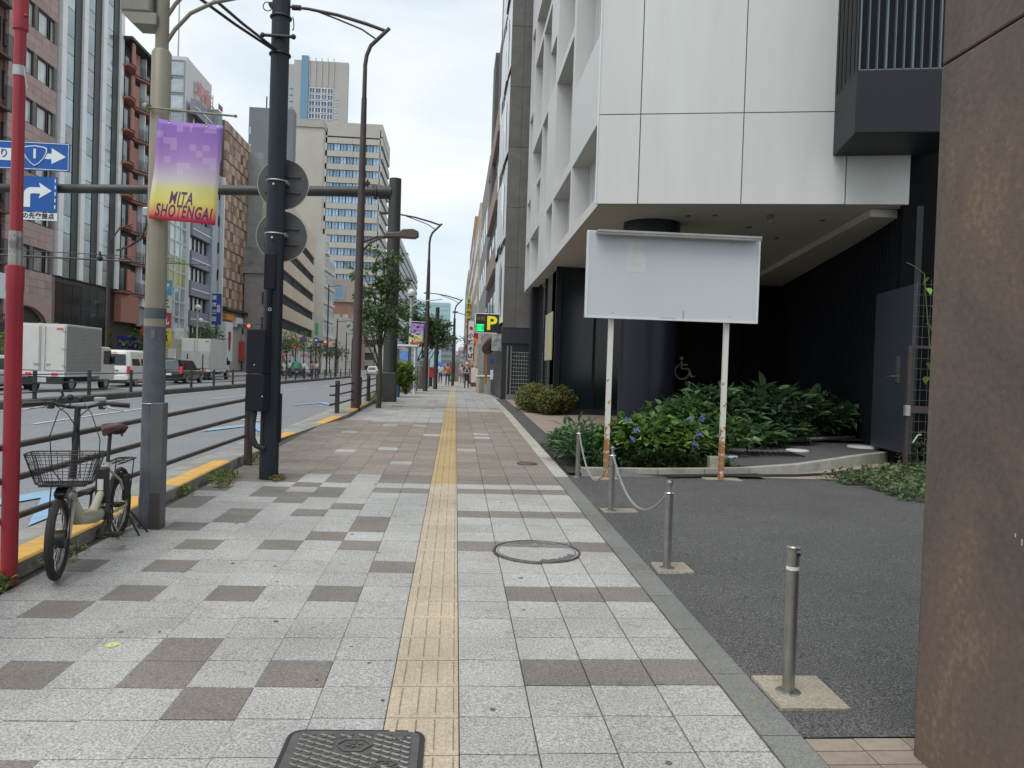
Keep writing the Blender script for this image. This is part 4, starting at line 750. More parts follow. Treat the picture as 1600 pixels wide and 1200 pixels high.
# gate
t=thing('mesh_gate','rusty brown framed wire mesh gate with latch, half hidden by the rusty wall','gate',(6.40,10.6,.24))
b=MB(); b.box(0,.05,0,.05,0,1.80); b.box(.05,1.2,0,.04,1.76,1.80); b.box(.05,1.2,0,.04,.84,.94); b.box(.05,1.2,0,.04,0,.05); b.build('frame',BROWNM,t,smooth=False)
b=MB(); 
for k in range(10): b.tube([(.1+k*.1,.02,.05),(.1+k*.1,.02,2.75)],.0022,4)
for k in range(18): b.tube([(.05,.02,.12+k*.15),(1.2,.02,.12+k*.15)],.0022,4)
b.build('wire_mesh',pm('dull_wire',(.16,.155,.14),.5,.3),t,kind='stuff',smooth=False); b=MB().box(-.04,.03,-.05,.01,.80,.95); b.build('latch',GALV,t,smooth=False,bevel=.004); MB().tube([(.10,-.02,.42),(.17,-.02,.53),(.22,-.02,.53)],.012,6).build('handle',GALV,t)
# rusty wall
RW=bpy.data.materials.new('rusted_steel'); RW.use_nodes=True; nt=RW.node_tree; N=nt.nodes.new; L=nt.links.new; bb=nt.nodes['Principled BSDF']; bb.inputs['Roughness'].default_value=.62; bb.inputs['Specular IOR Level'].default_value=.3
tc=N('ShaderNodeTexCoord'); mp=N('ShaderNodeMapping'); mp.inputs['Scale'].default_value=(1,1,.45); L(tc.outputs['Object'],mp.inputs[0])
n1=N('ShaderNodeTexNoise'); n1.inputs['Scale'].default_value=1.7; n1.inputs['Detail'].default_value=8; n1.inputs['Roughness'].default_value=.72; n1.inputs['Distortion'].default_value=.8; L(mp.outputs[0],n1.inputs[0])
n2=N('ShaderNodeTexNoise'); n2.inputs['Scale'].default_value=38; n2.inputs['Detail'].default_value=5; L(tc.outputs['Object'],n2.inputs[0])
ad=N('ShaderNodeMix'); ad.inputs[0].default_value=.28; L(n1.outputs[0],ad.inputs[2]); L(n2.outputs[0],ad.inputs[3])
cr=N('ShaderNodeValToRGB'); e=cr.color_ramp.elements; e[0].position=.34; e[0].color=(.085,.07,.06,1); e[1].position=.68; e[1].color=(.27,.175,.12,1); k=e.new(.47); k.color=(.12,.092,.075,1); k=e.new(.57); k.color=(.155,.112,.085,1)
L(ad.outputs[0],cr.inputs[0]); L(cr.outputs[0],bb.inputs['Base Color']); bp=N('ShaderNodeBump'); bp.inputs['Strength'].default_value=.25; bp.inputs['Distance'].default_value=.01; L(n2.outputs[0],bp.inputs['Height']); L(bp.outputs[0],bb.inputs['Normal'])
t=thing('steel_wall','tall rust-brown steel wall filling the right edge of the view','wall',(1.80,-2.,0))
MB().prism([(0,0),(2.,0),(2.,4.86),(.02,4.86),(0,4.84)],-.02,2.70).build('lower_plate',RW,t,bevel=.006); MB().prism([(0,0),(2.,0),(2.,4.86),(.02,4.86),(0,4.84)],2.708,6.).build('upper_plate',RW,t,bevel=.006)
b=MB().box(.012,2,.0,4.82,2.69,2.72); b.build('joint',BLK,t,smooth=False); MB().box(.05,2.,0,4.75,-.12,-.02).build('plinth',CONC,t,smooth=False)
b=MB()
for yy,zz,hh in ((4.35,1.02,.012),(4.32,1.0,.02),(4.0,1.16,.01),(4.05,.99,.015),(4.1,1.01,.008)): b.box(-.0012,.001,yy,yy+.005,zz,zz+hh)
b.build('chips',pm('chip_white',(.5,.48,.46),.6),t,kind='stuff',smooth=False)
# ================================================================== stone building and beyond (right)
ST=pm('grey_stone',(.155,.148,.138),.6,col2=(.11,.105,.10),scale=2.5,rnd=.07,bump=.1,bscale=30)
t=thing('stone_building','narrow grey stone clad building next to the white building, with dark glass entrance','building',(0,0,0))
X1=1.60
for j in range(9):
    z0,z1=[3.0,5.1,7.2,9.3,11.4,13.5,15.6,17.7,19.8][j],[5.1,7.2,9.3,11.4,13.5,15.6,17.7,19.8,21.9][j]
    for (xa,xb) in ((X1,2.05),(2.05,2.55),(2.55,3.2)): MB().box(xa+.004,xb-.004,27.26,27.3,z0+.006,z1-.006).build('stone_panel',ST,t,smooth=False)
MB().box(1.78,5,27.3,28.9,3.0,22).build('core',pm('stone_core',(.06,.058,.055),.8),t,smooth=False)
MB().box(X1+.0,3.5,27.28,27.6,2.45,3.0).build('dark_fascia',pm('fascia',(.04,.044,.055),.4),t,smooth=False); MB().box(X1+.05,4,27.9,28.0,.2,2.45).build('entrance_wall',pm('entrance_grey',(.05,.055,.06),.5),t,smooth=False)
b=MB(); 
for k in range(4): b.box(X1+.2,3.4,27.7,27.85,2.28-k*.16,2.33-k*.16)
b.build('louvre_slats',pm('slat_brown',(.11,.10,.085),.5),t,smooth=False); MB().tube([(2.55,27.45,.45),(2.55,27.45,1.9),(2.62,27.45,2.05)],.06,12).build('vent_pipe',pm('pipe_grey',(.28,.26,.25),.5),t)
b=MB(); 
for k in range(9): b.tube([(X1+.35+k*.09,27.15,.6),(X1+.35+k*.09,27.15,2.15)],.006,4)
for k in range(12): b.tube([(X1+.35,27.15,.65+k*.135),(X1+1.1,27.15,.65+k*.135)],.006,4)
b.build('wire_screen',GALV,t,kind='stuff',smooth=False); b=MB(); 
for xx in (X1+.2,X1+.33,X1+1.12): b.box(xx-.02,xx+.02,27.12,27.18,.45,2.35)
b.build('screen_post',pm('post_green_grey',(.2,.22,.2),.5),t,smooth=False); MB().box(X1+.2,2.9,26.9,27.2,.3,.66).build('low_wall',CONCG,t,smooth=False)
def rbldg(name,label,x,y0,y1,z1,wall,floors=0,fh=3,band=None,win=None,depth=12,z0=0,bay=3.0,proj=0,cat='building'):
    t=thing(name,label,cat,(x,y0,0)); MB().box(.06,depth,0,y1-y0,0,z1).build('wall',wall,t,smooth=False); L=y1-y0
    if floors:
        nb=max(1,int(L/bay)); wm=MB().box(-.02,.06,0,L/nb*.62,0,fh*.5,0); wm=wm.mesh('window',win or GLASS,False)
        ws=MB().box(-.0,.3,-.02,0,0,fh*.5,0).mesh('window',win or GLASS,False)
        for j in range(floors):
            z=3.6+j*fh
            if z+fh*.6>z1: break
            for i in range(nb): ob('window',wm,t,(0.06,i*L/nb+L/nb*.2,z))
            if band: MB().box(-proj,.06,0,L,-.28,.0).build('balcony_slab',band,t,(0,0,z-.35),smooth=False); MB().box(-proj,-proj+.06,0,L,0,.75).build('parapet',band,t,(0,0,z-.35),smooth=False)
            for i in range(2): 
                if depth>4: o=ob('window',ws,t,(.6+i*1.6,0,z)); o.scale=(3,1,1)
    return t
WC2=pm('white_curved_wall',(.78,.82,.84),.35,var=.06,scale=.6)
rb=rbldg('apartment_building','white building with narrow bulging window slits, squeezed beside the grey stone building',1.66,27.36,34.2,23,WC2,0)
MB().box(-.04,.05,0,6.8,.2,3.1).build('dark_shopfront',pm('shop_dark2',(.03,.032,.036),.4),rb,smooth=False); MB().box(.05,6,-.03,0,.2,3.1).build('dark_shopfront',MC['shop_dark2'],rb,smooth=False)
b=MB()
for j in range(6):
    z=3.0+j*3.0
    for (ya,yb,o) in((27.4,30.6,0),(30.7,34.15,.9)):
        n=10; vs=[]
        for k in range(n+1): u=k/n; yy=ya+(yb-ya)*u; bul=.02+.05*math.sin(PI*u); vs+=[(1.64-bul,yy,z+.2+o*.3),(1.64-bul,yy,z+2.9)]
        b.add(vs,[(2*k,2*k+2,2*k+3,2*k+1) for k in range(n)])
b.build('curved_panels',WC2,None).parent=None
bpy.data.objects[-1] if 0 else None
o=[o for o in COL.objects if o.name.startswith('curved_panels')][0]; o.parent=rb; o.location=(-1.66,-27.36,0)
for j in range(6):
    MB().box(-.05,.02,3.2,3.34,j*3+3.3,j*3+5.6).build('window_slit',DGLASS,rb,smooth=False); MB().box(-.16,.02,.9,2.1,j*3+2.86,j*3+2.95).build('vent_hood',BLK,rb,smooth=False)
    b=MB(); b.add([(-.10,.9,j*3+3.3),(-.11,2.1,j*3+4.6),(-.11,2.2,j*3+5.7),(-.10,1.0,j*3+5.2)],[(0,1,2,3)]); b.build('window_slit',DGLASS,rb,smooth=False)
rb=rbldg('balcony_building','dark tall building with pinkish balcony fronts farther along the right pavement',1.66,34.3,44,17.3,pm('dark_facade',(.07,.065,.065),.6),5,3.0,pm('pink_front',(.36,.27,.25),.7,rnd=.1),GLASS,proj=.12)
MB().box(.05,4,0,3.0,17.3,24).build('upper_wall',pm('pink_front2',(.36,.27,.25),.7),rb,smooth=False); MB().box(-.10,.3,5.5,8,9.5,17.6).build('stair_tower',pm('grey_tower',(.12,.115,.11),.6),rb,smooth=False)
rbldg('office_building','grey building with green-grey glass on the right pavement',1.66,47.8,62,14.6,pm('grey_facade',(.33,.33,.32),.6),4,3.2,None,pm('teal_glass',(.08,.14,.14),.1),proj=0)
rbldg('cream_building','tall cream building on the right, behind the grey glass one',1.65,68,88,16,pm('cream_wall',(.55,.47,.36),.7),5,3.,None,GLASS)
rbldg('orange_building','orange-brown building at the far end of the right row',1.7,92,125,19.5,pm('orange_wall',(.45,.22,.11),.7),6,3.,None,GLASS)
rbldg('shop_building','low dark shopfront building between the balcony building and the grey one',1.66,44.1,47.6,9,pm('shop_dark',(.09,.08,.07),.6),1,3,None,DGLASS)
rbldg('far_building','pale block beyond the orange building on the right',1.6,130,170,18,pm('pale_wall',(.4,.4,.38),.7),4,3.,None,GLASS)
# ================================================================== VEGETATION
rnd=random.Random(11)
def leafmesh(l,w,name,mat,fold=.25,droop=.25,seg=4,tip=.8):
    b=MB(); rows=[]
    for i in range(seg+1):
        u=i/seg; ww=w*.5*math.sin(PI*min(1,(u*.93+.07))**tip)*(1 if i<seg else .05); z=-droop*l*u*u+ .12*l*u
        rows.append([(-ww,l*u,z+fold*ww),(0,l*u,z),(ww,l*u,z+fold*ww)])
    b.v=[p for r in rows for p in r]; b.f=[]
    for i in range(seg):
        for j in range(2): a=i*3+j; b.f.append((a,a+1,a+4,a+3))
    b.m=[0]*len(b.f); return b.mesh(name,mat)
def leafquads(b,p,n,l,w,up=.35,m=0,spread=1.):
    # n small folded leaves around point p
    for k in range(n):
        a=rnd.uniform(0,2*PI); e=rnd.gauss(up,.45); d=Vector((math.cos(a)*math.cos(e),math.sin(a)*math.cos(e),math.sin(e))); s=d.cross(Vector((rnd.uniform(-.4,.4),rnd.uniform(-.4,.4),1))).normalized(); q=d.cross(s); ll=l*rnd.uniform(.7,1.25); ww=w*rnd.uniform(.7,1.2)
        o=p+d*(.15*ll); mid=o+d*ll*.5; 
        b.add([o,mid+s*ww*.5-q*ww*.12,o+d*ll-Vector((0,0,ll*.15)),mid-s*ww*.5-q*ww*.12,mid],[(0,1,4),(1,2,4),(2,3,4),(3,0,4)],m)
def tree(name,label,loc,H,crown,n,leaf=(.14,.08),mat=None,trunk=.10,group=None,limbs=9,clump=.32,per=14,lean=0,z0f=.35):
    """crown: list of (cx,cy,cz,rx,ry,rz) lobes"""
    mat=mat or LFD
    t=thing(name,label,'tree',loc,0,group); b=MB(); top=Vector((lean,0,H*.8))
    pts=[Vector((lean*u*u+.05*math.sin(u*7)*trunk*6,.04*math.cos(u*6)*trunk*5,H*.85*u)) for u in np.linspace(0,1,8)]
    b.tube(pts,[trunk*(1-.75*u) for u in np.linspace(0,1,8)],10); b.build('trunk',BARK,t); lb=MB()
    ends=[]
    for k in range(limbs):
        c=crown[k%len(crown)]; s=pts[2+(k*3)%5]; e=Vector((c[0]+rnd.uniform(-.6,.6)*c[3],c[1]+rnd.uniform(-.6,.6)*c[4],c[2]+rnd.uniform(-.4,.5)*c[5])); mid=s.lerp(e,.5)+Vector((0,0,.1*H*rnd.random())); lb.tube([s,mid,e],[trunk*.38,trunk*.24,trunk*.08],6); ends.append(e)
    lb.build('limbs',BARK,t)
    cb=MB(); tot=sum(c[3]*c[4]*c[5] for c in crown)
    for c in crown:
        m=max(3,int(n*(c[3]*c[4]*c[5])/tot))
        for _ in range(m):
            while True:
                p=Vector((rnd.uniform(-1,1),rnd.uniform(-1,1),rnd.uniform(-1,1)))
                if .25<p.length<1: break
            p=Vector((c[0]+p.x*c[3],c[1]+p.y*c[4],c[2]+p.z*c[5]))
            for _ in range(per//5):
                leafquads(cb,p+Vector((rnd.gauss(0,clump*.5),rnd.gauss(0,clump*.5),rnd.gauss(0,clump*.28))),5,*leaf,up=.1)
    cb.build('crown',mat,t,smooth=False); return t
def at(px,py): return G(px,py)
tree('street_tree','young street tree with dark green clumps in front of the gantry post',(-2.0,20.8,gz(-2,20.8)),3.9,[(.1,0,3.95,.5,.5,.26),(-.55,0,3.6,.35,.4,.2),(.30,0,3.35,.5,.55,.3),(-.25,.1,2.95,.5,.5,.25),(.15,-.1,2.45,.65,.6,.38),(-.45,.1,2.3,.45,.5,.25),(.45,0,2.0,.4,.5,.25),(-.2,0,1.9,.35,.4,.2),(.1,0,3.3,.3,.4,.3)],120,(.17,.10),LFM,.075,limbs=14,clump=.2,per=15,group='street trees along the near pavement')
tree('street_tree','street tree with spreading dark crown behind the small purple banner',(-1.9,38,gz(-1.9,38)),3.8,[(-.3,0,3.9,.9,1,.5),(.5,0,3.2,1.1,1,.6),(.1,0,2.6,1.3,1.1,.45),(1.1,0,2.75,.7,.8,.4)],150,(.22,.13),LFD,.09,clump=.3,per=15,group='street trees along the near pavement')
tree('street_tree','far street tree rising behind the red post box',(-2.2,52,gz(-2,52)),4.2,[(.2,0,4.0,1.2,1.2,.7),(.9,0,3.2,1.4,1.2,.7)],110,(.25,.15),LFD,.1,clump=.35,per=15,group='street trees along the near pavement')
tree('street_tree','green tree on the right side at the far end of the pavement',(2.6,75,gz(1,75)),5.4,[(.2,0,4.4,1.6,1.5,1.3),(-.8,0,3.4,1.2,1.2,1.),(0,0,5.8,1,1,.8)],120,(.3,.18),LFM,.12,clump=.4,per=15)
def bush(name,label,loc,lobes,n,leaf,mat,cat='bush',stems=True,group=None,up=.4,per=6):
    t=thing(name,label,cat,loc,0,group); b=MB()
    for (cx,cy,cz,rx,ry,rz_) in lobes:
        m=int(n*rx*ry*rz_/sum(q[3]*q[4]*q[5] for q in lobes))
        for _ in range(m):
            v=Vector((rnd.gauss(0,1),rnd.gauss(0,1),rnd.gauss(0,1))).normalized()*(rnd.uniform(.6,1)); v.z=abs(v.z) if cz<rz_*.5 else v.z
            leafquads(b,Vector((cx+v.x*rx,cy+v.y*ry,cz+v.z*rz_)),per,*leaf,up=up)
    b.build('foliage',mat,t,smooth=False)
    if stems:
        s=MB()
        for k in range(12):
            q=lobes[k%len(lobes)]; s.tube([(q[0]+rnd.uniform(-.2,.2)*q[3],q[1]+rnd.uniform(-.2,.2)*q[4],0),(q[0]+rnd.uniform(-.7,.7)*q[3],q[1]+rnd.uniform(-.7,.7)*q[4],q[2]+q[5]*.5)],[.012,.005],5)
        s.build('stems',BARK,t,kind='stuff')
    return t
LFC=leafm('leaf_clipped',(.15,.17,.045),(.22,.23,.08),isl=.4)
bush('clipped_shrub','rounded clipped olive-green shrub beside the dark glass display case',(2.15,20.4,gz(1.8,20.4)),[(-.02,-.1,.35,.42,.6,.42),(.55,-.35,.35,.5,.6,.42),(-.1,.9,.3,.4,.7,.4),(.2,-.9,.3,.35,.35,.32)],5200,(.055,.038),LFC,per=5)
# planting bed: hydrangea etc
bed=thing('planting_bed','dark soil bed full of plants between the pale kerb and the dark building','planting bed',(0,0,0))
bb_=sheet('soil',[1.45,2,3,4],[9.66,10.2,11,12,13],gz,pm('soil',(.03,.024,.018),1),kind=None,dz=.03); bb_.parent=bed
q=sheet('soil',[4.0,5,6,7.6],[12.4,13,14,15.5],gz,MC['soil'],kind=None,dz=.2); q.parent=bed
for v in q.data.vertices:
    if v.co.y<12.41: v.co.y=float(np.interp(v.co.x,[4,5.2,6.3,7.6],[12.2,12.5,13.05,13.8]))
def shrub_leaves(name,label,loc,lobes,nobj,nstuff,me,mat,leaf,cat='shrub',upbias=.35,stuff_mat=None,sc=(.75,1.2)):
    t=thing(name,label,cat,loc); W=[q[3]*q[4]*q[5] for q in lobes]
    def sample(shell):
        q=rnd.choices(lobes,W)[0]; v=Vector((rnd.gauss(0,1),rnd.gauss(0,1),rnd.gauss(0,1))).normalized()
        if v.y>0 and shell: v.y*=-.8
        if v.z<-.2: v.z*=-.5
        r_=rnd.uniform(.88,1.05) if shell else rnd.uniform(.35,.92); return Vector((q[0]+v.x*q[3]*r_,q[1]+v.y*q[4]*r_,max(.05,q[2]+v.z*q[5]*r_))),v
    for _ in range(nobj):
        p,v=sample(True); o=ob('leaf',me,t,p); d=(Vector((v.x,v.y*1.0,upbias+rnd.gauss(0,.25)))+Vector((rnd.gauss(0,.45),rnd.gauss(0,.35),0))).normalized()
        o.rotation_mode='QUATERNION'; o.rotation_quaternion=d.to_track_quat('Y','Z')@Matrix.Rotation(rnd.gauss(0,.35),4,'Y').to_quaternion(); s=rnd.uniform(*sc); o.scale=(s,s,s)
    b=MB()
    for _ in range(nstuff): p,v=sample(rnd.random()<.45); leafquads(b,p,5,*leaf,up=.15)
    b.build('leaf',stuff_mat or mat,t,kind='stuff',smooth=False)
    s=MB()
    for k in range(16):
        p,v=sample(False); s.tube([(p.x*.7+rnd.uniform(-.1,.1),p.y*.6,0),p],[.009,.004],5)
    s.build('stems',BARK,t,kind='stuff'); return t
def carpet(name,label,poly,n,leaf,mat,h=.10,zf=None,cat='ground cover'):
    xs=[p[0] for p in poly]; ys=[p[1] for p in poly]; b=MB()
    def ins(x,y):
        c=False; j=len(poly)-1
        for i in range(len(poly)):
            if (poly[i][1]>y)!=(poly[j][1]>y) and x<(poly[j][0]-poly[i][0])*(y-poly[i][1])/(poly[j][1]-poly[i][1]+1e-9)+poly[i][0]: c=not c
            j=i
        return c
    k=0
    while k<n:
        x,y=rnd.uniform(min(xs),max(xs)),rnd.uniform(min(ys),max(ys))
        if ins(x,y): leafquads(b,Vector((x,y,gz(min(x,1.8),y)+rnd.uniform(.01,h))),4,*leaf,up=.35); k+=1
    return b.build(name,mat,kind='stuff',label=label,cat=cat,smooth=False)
H1=leafmesh(.13,.09,'hydrangea_leaf',LFH,.35,.35,tip=.75); H2=leafmesh(.20,.105,'glossy_leaf',LFO,.3,.3,tip=.9); H3=leafmesh(.20,.045,'long_leaf',LFO,.3,.45,seg=5,tip=.9); H4=leafmesh(.24,.17,'broad_leaf',leafm('leaf_blue_green',(.06,.11,.07),(.10,.16,.10),rnd=.2),.2,.3,seg=6,tip=.7)
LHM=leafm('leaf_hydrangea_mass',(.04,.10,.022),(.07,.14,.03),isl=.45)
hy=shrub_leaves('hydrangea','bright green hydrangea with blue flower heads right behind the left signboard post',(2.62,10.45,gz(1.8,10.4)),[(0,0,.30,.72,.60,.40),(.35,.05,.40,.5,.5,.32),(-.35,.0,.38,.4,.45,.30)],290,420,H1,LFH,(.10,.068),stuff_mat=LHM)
FL=pm('flower_blue',(.10,.13,.34),.6,col2=(.17,.17,.42),scale=30,rnd=.3)
for k in range(8):
    a=rnd.uniform(-.6,.75); zz=rnd.uniform(.3,.72); yy=-.62*math.sqrt(max(.05,1-(a/.85)**2-((zz-.3)/.6)**2*.7)); b=MB()
    for i in range(20): q=rnd.uniform(0,2*PI); r_=rnd.uniform(0,.055); b.add([(r_*math.cos(q)+dx,r_*math.sin(q)+dy,rnd.uniform(0,.015)+.02) for dx,dy in((-.012,0),(0,-.012),(.012,0),(0,.012))],[(0,1,2,3)])
    o=b.build('flower_head',FL,hy,(a,yy,zz),smooth=False); o.rotation_euler=(.75,rnd.uniform(-.3,.3),0)
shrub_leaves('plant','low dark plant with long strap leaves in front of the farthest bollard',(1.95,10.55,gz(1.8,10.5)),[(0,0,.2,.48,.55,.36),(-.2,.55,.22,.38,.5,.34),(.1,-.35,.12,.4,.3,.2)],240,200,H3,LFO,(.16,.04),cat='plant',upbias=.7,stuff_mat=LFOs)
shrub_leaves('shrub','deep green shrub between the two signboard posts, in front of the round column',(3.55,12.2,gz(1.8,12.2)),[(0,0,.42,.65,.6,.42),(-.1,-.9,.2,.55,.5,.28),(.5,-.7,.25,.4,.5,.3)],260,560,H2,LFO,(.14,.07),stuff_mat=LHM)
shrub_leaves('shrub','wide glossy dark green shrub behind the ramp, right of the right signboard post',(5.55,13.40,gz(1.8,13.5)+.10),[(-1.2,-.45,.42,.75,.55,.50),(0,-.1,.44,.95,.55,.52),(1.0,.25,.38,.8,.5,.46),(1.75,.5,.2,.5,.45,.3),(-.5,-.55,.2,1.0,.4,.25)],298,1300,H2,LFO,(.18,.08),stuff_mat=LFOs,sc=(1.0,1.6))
shrub_leaves('plant','small yellow-green plant at the left corner of the planting bed by the pavement',(1.75,12.0,gz(1.7,12)),[(0,0,.15,.28,.45,.24)],60,260,H1,LFL,(.05,.03),cat='plant',stuff_mat=LFL,sc=(.4,.6))
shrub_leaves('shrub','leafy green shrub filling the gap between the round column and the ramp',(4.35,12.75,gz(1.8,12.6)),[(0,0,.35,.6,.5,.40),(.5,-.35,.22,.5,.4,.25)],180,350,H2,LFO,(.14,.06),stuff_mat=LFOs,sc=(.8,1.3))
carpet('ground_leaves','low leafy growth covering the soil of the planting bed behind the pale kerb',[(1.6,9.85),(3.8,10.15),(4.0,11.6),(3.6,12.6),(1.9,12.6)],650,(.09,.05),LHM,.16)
t=thing('plant','broad blue-green leaves low beside the small yellow-green plant','plant',(1.98,11.35,gz(1.8,11.3)))
for k in range(7): a=-2.4+k*.5; o=ob('leaf',H4,t,(0,0,.05+.05*k),(R(20),0,a)); 
t=thing('plant','upright strap-leaved plant rising behind the hydrangea near the display case','plant',(2.55,11.7,gz(1.8,11.6)))
for k in range(22): a=k*2.4; o=ob('leaf',H3,t,(rnd.uniform(-.25,.25),rnd.uniform(-.2,.2),.45),(R(rnd.uniform(10,65)),0,a)); o.scale=(1.1,1.1,1.1)
b=MB(); 
for k in range(8): b.tube([(rnd.uniform(-.2,.2),0,0),(rnd.uniform(-.2,.2),0,.48)],.006,5)
b.build('stems',BARK,t,kind='stuff')
LFI=leafm('leaf_ivy',(.06,.11,.045),(.12,.17,.07),isl=.4)
carpet('ivy','low light green ivy spreading over the asphalt at the foot of the mesh gate',[(4.75,9.75),(5.1,8.9),(5.0,8.3),(5.5,8.0),(7.2,8.6),(7.6,10.8),(6.7,11.0),(5.6,10.35)],1500,(.06,.045),LFI,.11)
carpet('ivy','darker ivy growing behind the lower half of the mesh gate',[(6.5,10.8),(7.7,10.8),(7.9,11.8),(6.7,11.4)],300,(.07,.05),LFI,.55)
t=thing('vine','thin climbing vine with a few bright leaves on the wire mesh above the gate','vine',(6.40,10.55,0)); MB().tube([(.28,0,2.0),(.2,0,2.6),(.15,0,3.05),(.0,0,3.15),(-.12,0,3.2)],.006,5).build('stem',LFL,t)
for k,(xx,zz) in enumerate(((.2,2.85),(.27,2.6),(.2,2.35),(.25,1.8),(.25,1.6),(.22,3.0))): o=ob('leaf',H1,t,(xx,0,zz),(R(-40),0,R(180+40*k)))
def tuft(label,x,y,r,n,l,mat,name='weed',h=.08,f=.3):
    b=MB(); z=gz(x,y)
    for _ in range(n):
        a=rnd.uniform(0,2*PI); q=r*rnd.random()**.6; p=Vector((q*math.cos(a)*.6,q*math.sin(a)*1.3,rnd.uniform(0,h)*(1-q/r*.6))); leafquads(b,p,3,l,l*f,up=.8)
    t=thing(name,label,'weed',(x,y,z)); b.build('leaves',mat,t,smooth=False)
LFW=leafm('leaf_weed',(.13,.13,.04),(.22,.17,.07),isl=.45)
tuft('yellow-green leafy weed at the foot of the red pole',-2.70,4.86,.12,60,.045,LFL,h=.09,f=.6)
tuft('dry straw weeds at the kerb beside the nearest yellow paint',-2.69,5.6,.22,70,.045,LFW); tuft('thin weeds along the kerb base under the bicycle saddle',-2.68,6.6,.3,80,.04,LFW,h=.04)
tuft('small green weed at the kerb just beyond the beige pole',-2.68,8.1,.12,50,.05,LFL); tuft('bushy weed growing from the kerb in front of the near guard rail post',-2.62,9.0,.28,120,.06,LFL); tuft('straggly weeds in the paving joints left of the navy pole',-2.45,8.6,.16,60,.05,LFW,h=.03)
tuft('weeds around the foot of the guard rail end post',-2.55,10.5,.35,90,.06,LFW); tuft('flat yellowish weeds at the foot of the navy pole',-1.98,9.0,.14,70,.05,LFW,h=.03)
tuft('tall weeds with yellow flowers at the base of the gantry post',-2.35,22.9,.4,120,.09,LFL,h=.35)
b=MB()
for _ in range(260):
    y=rnd.uniform(4.,16); x=kx(y)+abs(rnd.gauss(.03,.09)); a=rnd.uniform(0,PI); l=rnd.uniform(.006,.022); z=gz(x,y)+.003; b.add([(x,y,z),(x+l*math.cos(a),y+l*math.sin(a),z+.003),(x+l*.6*math.cos(a+.7),y+l*.6*math.sin(a+.7),z+.006)],[(0,1,2)])
b.build('litter',pm('dry_leaf',(.16,.11,.05),.8,isl=.4),kind='stuff',label='dry leaf bits and grit scattered along the kerb base',cat='litter',smooth=False)
gm=MB().lathe([(.016,-.001),(.015,.0008)],n=10).mesh('gum_spot',pm('gum',(.13,.125,.12),.8))
for _ in range(46):
    x,y=rnd.uniform(-2.3,1.2),rnd.uniform(2.7,11)
    if -.26<x<.08: continue
    o=ob('gum_spot',gm,walk,(x,y,gz(x,y)+.0028),(.02,.0087,0)); s_=rnd.uniform(.4,1.1); o.scale=(s_,s_*rnd.uniform(.7,1.2),1)
# planter with palm-like plant
p=(-1.95,27.2); z=gz(*p)
t=thing('planter','light blue round planter at the road side of the pavement','planter',(p[0]-.12,p[1],z)); MB().lathe([(.17,0),(.20,.42),(.21,.43),(.19,.44)],n=24).build('pot',pm('planter_blue',(.08,.22,.42),.5),t); MB().lathe([(.18,.40),(.18,.425)],n=20).build('soil',MC['soil'],t)
bush('potted_plant','yellow-green feathery plant growing in the blue planter',(p[0]-.1,p[1],z+.42),[(0,0,.3,.3,.3,.42)],150,(.22,.05),LFP,cat='plant',per=6)
bush('potted_plant','yellow-green feathery plant standing just right of the blue planter',(p[0]+.25,p[1]+.1,z+.1),[(0,0,.6,.32,.3,.5),(0,0,.2,.12,.12,.2)],170,(.22,.05),LFP,cat='plant',per=6)
# ================================================================== LEFT BUILDINGS
FX=-29.
def lb(name,label,px0,px1,z1,wall,depth=14,X=FX,y0=None,y1=None,rot=PI/2,cat='building',z0=0):
    ya=y0 if y0 is not None else DX(px0,300,X).y; yb=y1 if y1 is not None else DX(px1,300,X).y
    t=thing(name,label,cat,(X,ya,0),rot); t['L']=yb-ya; MB().box(0,yb-ya,.25,depth,z0,z1).build('wall',wall,t,smooth=False); return t,yb-ya
def winmesh(w,h,mat,frame,fw=.07,mull=1,tr=0,out=.0,dep=.12,blind=None):
    b=MB(); b.box(0,w,dep-.02,dep,0,h,0)
    b.box(0,fw,0,dep,0,h,1); b.box(w-fw,w,0,dep,0,h,1); b.box(fw,w-fw,0,dep,0,fw,1); b.box(fw,w-fw,0,dep,h-fw,h,1)
    for k in range(1,mull+1): x=w*k/(mull+1); b.box(x-fw/2,x+fw/2,.01,dep,fw,h-fw,1)
    for k in range(1,tr+1): z=h*k/(tr+1); b.box(fw,w-fw,.01,dep,z-fw/2,z+fw/2,1)
    return b.mesh('window',[mat,frame],False)
DK=pm('dark_frame',(.03,.03,.032),.5); CURT=pm('curtain_glass',(.52,.55,.53),.15,var=.2,scale=.8,rnd=.4,spec=.7)
PINK=pm('pink_tile',(.43,.32,.29),.7,col2=(.34,.24,.22),scale=2,rnd=.12); BRICKR=pm('red_brick',(.19,.075,.05),.8,col2=(.14,.055,.04),scale=4,rnd=.12)
